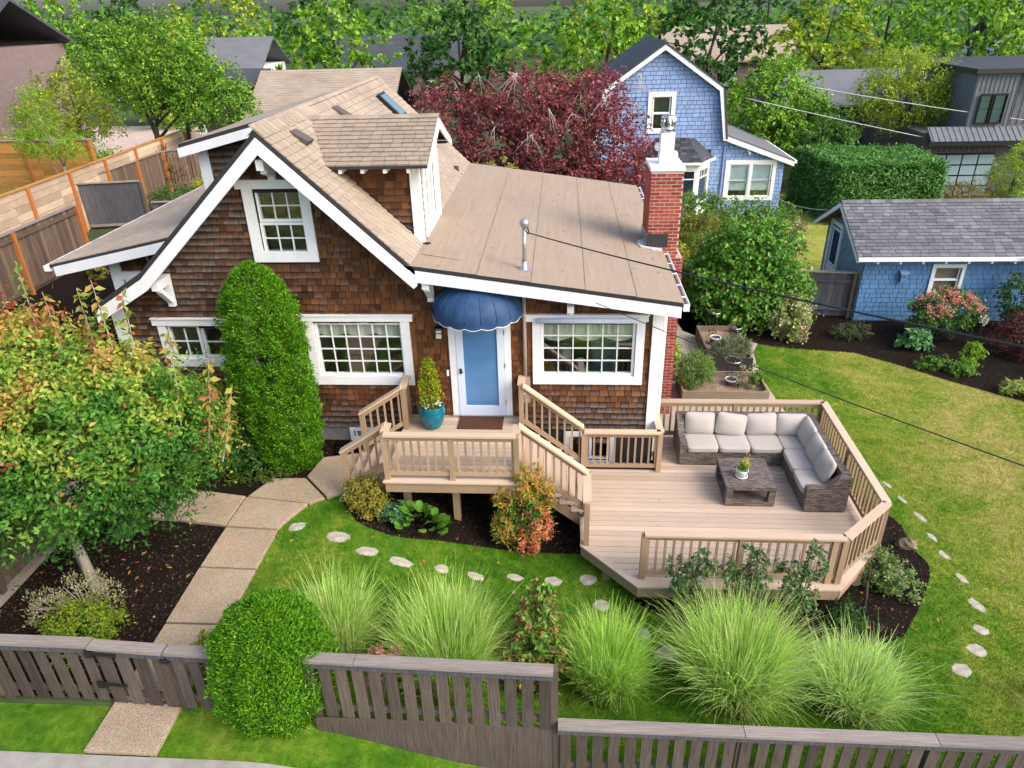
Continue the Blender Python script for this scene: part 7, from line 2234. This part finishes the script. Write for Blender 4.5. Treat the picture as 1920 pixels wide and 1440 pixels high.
# ------------------------------------------------------------------ trees
def tree(name, label, loc, lobes, n, L, W, pal, w=None, trunk_h=None, r0=.14, group=None, bark='bark_dark', mat='leaf', **kw):
    t = thing(name, label, 'tree', loc, group)
    A = [(loc[0] + l[0], loc[1] + l[1], loc[2] + l[2], *l[3:6]) for l in lobes]
    P, N = lobe_points(A, n, .16, .22)
    leaves('crown', P, N, L, W, colors(len(P), pal, w), M[mat], t, .35, .75, kind='stuff', **kw)
    H = trunk_h or max(l[2] for l in lobes) * .55
    limbs('trunk', loc, (loc[0] + .1, loc[1], loc[2] + H), r0, [(a[0] + .3 * a[3] * rnd.uniform(-1, 1), a[1], a[2] + .35 * a[5]) for a in A], M[bark], t, .06)
    return t


tr = tree('plum_tree', 'wide purple-leaved plum tree with silvery bare twigs behind the tan roof', (-.3, 14.4, 1.3),
          [(0, 0, 4.2, 2.2, 1.8, 1.9), (1.9, -.3, 3.9, 1.5, 1.4, 1.7), (-2.2, .2, 4.3, 1.7, 1.5, 1.7), (2.5, -.3, 3.0, 1.1, 1.1, 1.2), (.6, -.5, 3.0, 1.8, 1.2, 1.3), (-1.0, .3, 5.5, 1.7, 1.5, 1.2), (1.2, .4, 5.5, 1.6, 1.4, 1.1), (-2.6, 0, 3.0, 1.4, 1.2, 1.3), (-3.9, .3, 4.6, 1.5, 1.3, 1.7), (-4.6, .6, 3.4, 1.2, 1.1, 1.2)],
          42000, .14, .075, PURP + [(.09, .10, .02)], [4, 4, 3, 3, 1.2, 1.6, .6], r0=.2)
mb = MB()
for k in range(15):
    a = Vector((-.3 + rnd.uniform(-2.6, 2.9), 14.0 + rnd.uniform(-1.6, .4), 1.3 + rnd.uniform(4.6, 6.6)))
    d = Vector((rnd.gauss(0, .6), rnd.gauss(-.5, .4), rnd.uniform(-.9, .1)))
    for q in range(5):
        e = a + d * rnd.uniform(.3, .9) + Vector((rnd.gauss(0, .22), rnd.gauss(0, .2), rnd.gauss(-.1, .2)))
        mb.tube([a, a.lerp(e, .5) + Vector((0, 0, .06)), e], [.011, .007, .003], 4, False)
mb.build('bare_twigs', M['twig'], tr)
shrub('yellow_green_shrub', 'yellow-green leafy sprigs poking up behind the far edge of the tan roof', 'shrub', (-1.9, 11.0, 1.3), [(0, 0, 3.6, .9, .5, .7), (.7, 0, 3.4, .5, .4, .5), (0, 0, 2.2, .6, .5, 1.6)], 1500, .16, .07, [(.24, .30, .04), (.34, .36, .07), (.16, .22, .03)])

BR = [(.07, .19, .015), (.13, .29, .02), (.20, .38, .03), (.30, .44, .05)]
YG = [(.22, .33, .02), (.33, .42, .03), (.42, .46, .06), (.14, .25, .02)]
round5 = lambda R, H: [(0, 0, H, R, R, R * .8), (R * .6, -.3, H - R * .3, R * .7, R * .7, R * .65), (-R * .6, .2, H - R * .25, R * .7, R * .7, R * .7), (.1, -R * .5, H - R * .45, R * .7, R * .6, R * .55), (R * .1, .3, H + R * .45, R * .6, R * .6, R * .5)]
tree('maple_tree', 'bright green maple right of the blue house, beside its low roof', (10.6, 27.0, 1.2), round5(2.3, 3.9), 14000, .19, .12, BR)
tree('locust_tree', 'yellow-green feathery tree between the maple and the dark modern house', (17.2, 27.0, 1.2), [(0, 0, 3.9, 2.0, 1.7, 1.3), (1.6, -.2, 3.7, 1.5, 1.3, 1.0), (-1.5, 0, 4.1, 1.5, 1.4, 1.1), (.8, .2, 5.0, 1.6, 1.4, 1.1), (-.8, .1, 5.4, 1.5, 1.3, 1.0)], 16000, .17, .06, YG)
tree('maple_tree', 'dark green shrubby tree right above the laurel hedge at its left end', (12.6, 25.5, 1.2), round5(1.6, 2.6), 8000, .17, .11, [(.05, .13, .02), (.08, .18, .03), (.12, .24, .04)])
tree('lace_leaf_maple', 'low bronze-green lace-leaf maple in front of the glazed garage door', (17.6, 20.6, 1.2), [(0, 0, .75, 1.0, .9, .6), (.8, -.1, .6, .8, .7, .5), (-.5, -.2, .55, .7, .6, .45)], 6000, .12, .035, [(.22, .20, .04), (.28, .22, .06), (.16, .18, .035), (.30, .18, .07)], trunk_h=.5, r0=.06, droop=.8)
tree('weeping_conifer', 'bright yellow-green drooping tree at the right edge before the modern house', (19.4, 20.4, 1.2), [(0, 0, 1.6, 1.1, 1.0, .9), (.5, -.2, 1.0, 1.1, 1.0, .8), (.3, 0, 2.5, .8, .7, .6), (1.2, .1, 1.9, .9, .8, .7)], 8000, .16, .035, [(.22, .36, .03), (.30, .42, .04), (.14, .26, .03), (.36, .42, .08)], r0=.07, droop=1.2)
# left side
tree('feathery_tree', 'young feathery lime green tree leaning out over the orange-stained fence', (-18.3, 13.6, 2.83), [(-.2, 0, 3.1, 1.1, .9, .55), (-.6, 0, 3.7, .9, .8, .5), (.6, 0, 2.9, .7, .7, .35), (-.9, .1, 3.0, .7, .6, .35), (-.3, 0, 4.4, .8, .7, .5)], 6500, .12, .03, [(.20, .34, .02), (.28, .40, .03), (.14, .26, .02)], trunk_h=2.2, r0=.07, bark='bark')
tree('ash_tree', 'tall green tree with a dark trunk behind the fences at the upper left', (-18.6, 21.0, 2.83), [(0, 0, 4.6, 2.2, 1.7, 1.5), (2.4, .2, 4.3, 1.8, 1.4, 1.3), (3.6, .3, 3.6, 1.3, 1.1, 1.1), (-1.0, 0, 5.6, 1.8, 1.6, 1.4), (1.2, .3, 5.8, 1.8, 1.6, 1.3), (2.2, -.2, 3.2, 1.2, 1.0, .8), (4.2, .2, 2.7, .9, .8, .8)], 22000, .17, .08, BR + [(.05, .12, .02)], r0=.17)
tree('ash_tree', 'second dark-trunked tree right beside the tall green one at upper left', (-17.5, 21.8, 2.83), [(0, 0, 4.9, 1.4, 1.3, 1.3), (.8, .2, 4.2, 1.1, 1.0, .9)], 6000, .17, .08, BR, r0=.15)
tree('yellow_tree', 'gold and green small tree far behind the orange-stained fence', (-24.5, 24.5, 2.83), round5(2.0, 3.2), 7000, .2, .09, YG + [(.30, .25, .05)])
grass_clump('tall green grass at the foot of the orange-stained fence, far left', (-19.6, 12.2, 2.83), 1500, 1.7, 1.0, [(.10, .20, .04), (.14, .26, .05), (.18, .30, .07)], group=None)
shrub('juniper', 'dark green spreading juniper behind the house gable, before the pickets', 'shrub', (-15.4, 15.6, 2.83), [(0, 0, .5, 1.0, .8, .55), (.8, .2, .45, .7, .6, .5), (-.6, 0, .4, .6, .5, .45)], 5000, .12, .03, [(.05, .12, .02), (.09, .17, .03), (.12, .21, .05)])
shrub('gold_shrub', 'golden thread-leaved shrub right of the spreading juniper', 'shrub', (-13.9, 16.0, 2.83), [(0, 0, .7, .9, .7, .65), (.7, .1, .6, .6, .5, .5)], 4500, .15, .025, [(.36, .36, .04), (.44, .42, .07), (.26, .30, .04)])
shrub('border_plant', 'red-stemmed leafy plant beside the tall gray plank fence', 'plant', (-14.0, 7.6, 2.7), [(0, 0, .4, .3, .3, .4)], 420, .14, .07, [(.30, .32, .06), (.20, .26, .05), (.36, .20, .06)])
shrub('border_plant', 'bright green low plant below the dark panel fence', 'plant', (-13.4, 8.6, 2.7), [(0, 0, .3, .5, .4, .35)], 1500, .11, .06, [(.12, .28, .03), (.18, .34, .05)])
shrub('border_plant', 'coral-tipped green plant under the porch roof end beside the walkway', 'plant', (-11.6, 3.6, 2.5), [(0, 0, .4, .35, .4, .4), (.1, -.5, .4, .3, .3, .35)], 1500, .10, .05, GREEN + [(.45, .16, .06)])
shrub('flax_plant', 'spiky dark red-bronze strap-leaved plant at the foot of the dark trunks at upper left', 'plant', (-17.9, 19.6, 2.83), [(0, 0, .9, .7, .6, .8)], 420, .75, .05, [(.16, .04, .03), (.22, .08, .04), (.10, .05, .03), (.20, .22, .05)], up=.2, rand=.5)
shrub('leafy_shrub', 'green leafy shrub filling the corner behind the orange-stained fence', 'shrub', (-20.5, 18.2, 2.83), [(0, 0, 1.3, 1.3, 1.0, 1.1), (1.2, .3, 1.1, .9, .8, .9), (-1.4, .2, 1.5, 1.1, .9, 1.0)], 5200, .16, .07, BR)
shrub('leafy_shrub', 'gold-tinged loose shrub behind the left end of the orange-stained fence', 'shrub', (-24.5, 18.0, 2.83), [(0, 0, 1.6, 1.4, 1.1, 1.3), (1.3, .2, 1.9, 1.0, .8, 1.0)], 4200, .16, .07, YG)
# pale covered shapes beyond the fence
wt = thing('covered_object', 'white rounded object lying beyond the fence at upper left', 'covered object', (-16.0, 19.5, 2.83))
V, F = blob(18, 12); V = np.array(V) * [1.15, .42, .40]; V = V @ np.array(Matrix.Rotation(.15, 3, 'Z')).T + np.array([-15.9, 23.6, 4.4]); mesh_np('hull', V, F, M['tarp'], wt, smooth=True)
mb = MB(); mb.box(-16.6, -15.2, 23.3, 23.9, 2.83, 4.1); mb.build('cradle', M['fence_gray'], wt)
wt2 = thing('covered_heap', 'pale pinkish white covered heap between the two dark trunks at upper left', 'covered object', (-18.2, 24, 2.83))
V, F = blob(16, 10); V = np.array(V) * RNG.uniform(.9, 1.1, (len(V), 1)) * [1.1, .9, 1.5] + np.array([-18.4, 24.2, 3.6]); mesh_np('tarp', V, F, M['tarp'], wt2)
nh = thing('neighbor_house', 'mauve-brown stucco house at the far upper left corner', 'house', (-30, 25, 2.83))
mb = MB(); mb.box(-38, -27.6, 22.5, 30, 2.5, 8.6); mb.build('wall', M['stucco'], nh)
mb = MB(); mb.prism([(-38.5, 22, 8.6), (-27.1, 22, 8.6), (-27.1, 26, 10.8), (-38.5, 26, 10.8)], (0, 0, -.15)); mb.prism([(-27.1, 30.5, 8.6), (-38.5, 30.5, 8.6), (-38.5, 26, 10.8), (-27.1, 26, 10.8)], (0, 0, -.15)); mb.build('roof', M['asphalt_dark'], nh)
window(nh, (0, 22.5, 0), XU, ZV, YN, (-30, -28.6, 4, 5.8), None, [(-29.8, -28.8, 4.2, 5.6, 2, 2)], cw=.12)
gw2 = thing('gray_shed', 'gray board wall of a shed behind the trees at upper left', 'shed', (-17.5, 29, 2.83))
mb = MB(); mb.box(-20.0, -17.0, 28.5, 31, 2.5, 6.3); sw = mb.build('wall', M['fence_gray'], gw2)
for i in range(17):
    z = 2.7 + i * .21; mb = MB(); mb.cur_t = rnd.random(); mb.box(-20.0, -17.0, 28.46, 28.5, z, z + .19); mb.build('siding_board', M['fence_gray'], sw)
mb = MB(); mb.prism([(-20.4, 28, 6.3), (-16.6, 28, 6.3), (-16.6, 31.4, 7.0), (-20.4, 31.4, 7.0)], (0, 0, -.1)); mb.build('roof', M['asphalt_dark'], gw2)
bh2 = thing('tan_roofed_house', 'house with a broad pale tan shingle roof behind the gable at top left', 'house', (-10.5, 28, 2.0))
mb = MB(); mb.box(-16.0, -9.0, 25.5, 33, 1.6, 4.6); mb.build('wall', M['modern_brown'], bh2)
mb = MB(); mb.prism([(-16.4, 25, 4.5), (-8.6, 25, 4.5), (-8.6, 29.3, 7.0), (-16.4, 29.3, 7.0)], (0, 0, -.12)); mb.prism([(-8.6, 33.5, 4.5), (-16.4, 33.5, 4.5), (-16.4, 29.3, 7.0), (-8.6, 29.3, 7.0)], (0, 0, -.12)); rf2 = mb.build('roof', M['drip'], bh2)
V_ = Vector((0, 4.3, 2.5)); LV = V_.length; V_.normalize(); N_ = Vector((0, -2.5, 4.3)).normalized()
pq = lay(courses([(-16.4, 0), (-8.6, 0), (-8.6, LV), (-16.4, LV)], [], .2, .3, .6, .006, .02), (0, 25, 4.5), (1, 0, 0), V_, N_, .02, .006, tn)
shingle_objects(pq, 'roof_shingle', 'roof_shingles', M['asphalt'], rf2, 0)

# more of the neighbourhood up to the skyline
FAR = [(-46, 44, 4.2, 'G'), (-36, 52, 4.6, 'D'), (-27, 40, 3.4, 'Y'), (-17, 46, 4.0, 'G'), (-7, 41, 3.6, 'D'), (2.5, 38, 3.6, 'G'), (10, 44, 4.2, 'D'), (19, 47, 3.8, 'Y'), (27, 42, 4.2, 'G'), (37, 50, 4.8, 'D'), (48, 46, 4.6, 'G'),
       (-70, 75, 6, 'D'), (-54, 70, 5.5, 'G'), (-40, 78, 6, 'Y'), (-24, 68, 5.2, 'D'), (-9, 66, 5.4, 'G'), (6, 72, 5.6, 'Y'), (20, 68, 5.2, 'D'), (34, 74, 5.8, 'G'), (50, 72, 5.8, 'D'), (68, 80, 6.2, 'G')]
KIND = {'G': ('leafy_tree', BR, 'green leafy tree'), 'D': ('dark_tree', DARKG, 'dark green tree'), 'Y': ('yellowing_tree', YG, 'yellow-green tree')}
WHERE = ['at the far left of the nearer row', 'second from the left in the nearer row', 'third from the left in the nearer row', 'above the tan-roofed house', 'left of the plum tree crown', 'behind the plum tree',
         'behind the blue house', 'right above the feathery locust tree', 'above the modern house', 'near the right edge in the nearer row', 'at the far right of the nearer row',
         'at the far left of the skyline row', 'second from the left on the skyline', 'third from the left on the skyline', 'fourth from the left on the skyline', 'left of centre on the skyline',
         'at the centre of the skyline', 'right of centre on the skyline', 'third from the right on the skyline', 'second from the right on the skyline', 'at the far right of the skyline']
for (x, y, R, k), wh in zip(FAR, WHERE):
    nm, pal, lb = KIND[k]
    tree(nm, lb + ' in the distance, ' + wh, (x, y, 1.5), round5(R, R * 1.15 + 1.0), int(1500 + 52000 / max(y - 20, 12)), .30 + R * .035, .22 + R * .02, pal, r0=.25, group='distant garden trees')
HS = [(-33, 62, 'gray'), (14, 58, 'tan'), (43, 62, 'gray'), (-14, 56, 'dark')]
for (x, y, c), wh in zip(HS, ('at the left', 'right of centre', 'at the right', 'left of centre')):
    t = thing('distant_house', 'distant %s-roofed house among the trees %s of the skyline' % (c, wh), 'house', (x, y, 1.5), 'distant houses among trees')
    mb = MB(); mb.box(x - 5, x + 5, y - 3.5, y + 3.5, 1.0, 5.4); wl = mb.build('wall', M['stucco'] if c != 'gray' else M['white'], t)
    rm = {'gray': 'asphalt_gray', 'tan': 'asphalt', 'dark': 'asphalt_dark'}[c]
    mb = MB(); mb.prism([(x - 5.5, y - 4, 5.3), (x + 5.5, y - 4, 5.3), (x + 5.5, y, 7.8), (x - 5.5, y, 7.8)], (0, 0, -.15)); mb.prism([(x + 5.5, y + 4, 5.3), (x - 5.5, y + 4, 5.3), (x - 5.5, y, 7.8), (x + 5.5, y, 7.8)], (0, 0, -.15)); mb.build('roof', M[rm], t)
    for dx in (-3, 0, 3):
        mb = MB(); mb.box(x + dx - .6, x + dx + .6, y - 3.54, y - 3.5, 3.0, 4.4); w = mb.build('window', M['white'], t)
        mb = MB(); mb.box(x + dx - .5, x + dx + .5, y - 3.56, y - 3.541, 3.1, 4.3); mb.build('pane', M['glass'], w)
n = 26000
X = RNG.uniform(-260, 260, n); Y = RNG.uniform(95, 210, n); Z = 1.5 + RNG.uniform(0, 1, n) ** .6 * (4.5 + 1.8 * np.sin(X * .13) + 1.4 * np.sin(X * .31 + Y * .2)) * (1 + (Y - 95) / 150)
P = np.stack([X, Y, Z], 1)
o = leaves('distant_woods', P, np.tile([0, -.4, .9], (n, 1)), 1.7, 1.3, colors(n, DARKG + BR[:2]), M['leaf'], None, .4, .6, loc=(0, 150, 1.5), kind='stuff'); o['label'] = 'distant wooded skyline'
import OpenImageIO as oiio, sys, numpy as np
im=oiio.ImageBuf('/workdir/render_main.png'); a=im.get_pixels(oiio.UINT8)[...,:3].astype(float)
h,w=a.shape[:2]
pts=dict(fascia=(1000,540),casing=(678,596),roof=(1000,460),mainroof=(540,280),deck=(1300,950),lawnR=(1700,760),lawnL=(640,960),cedar=(500,650),shingle=(700,700),shingle2=(700,520),path=(430,1120),mulch=(300,1040),cushion=(1430,790),bluegar=(1690,570),bluehs=(1320,230),brick=(1240,380),garroof=(1750,430),railfront=(790,860),capfront=(850,797),awning=(880,580),bigtree=(200,780),grass=(830,1130),dormroof=(700,260),hedge=(1620,330),balldark=(500,1200))
for k,(x,y) in pts.items():
    X=int(x*w/1920);Y=int(y*h/1440); r=max(1,w//300)
    print(k,a[Y-r:Y+r+1,X-r:X+r+1].mean((0,1)).round())
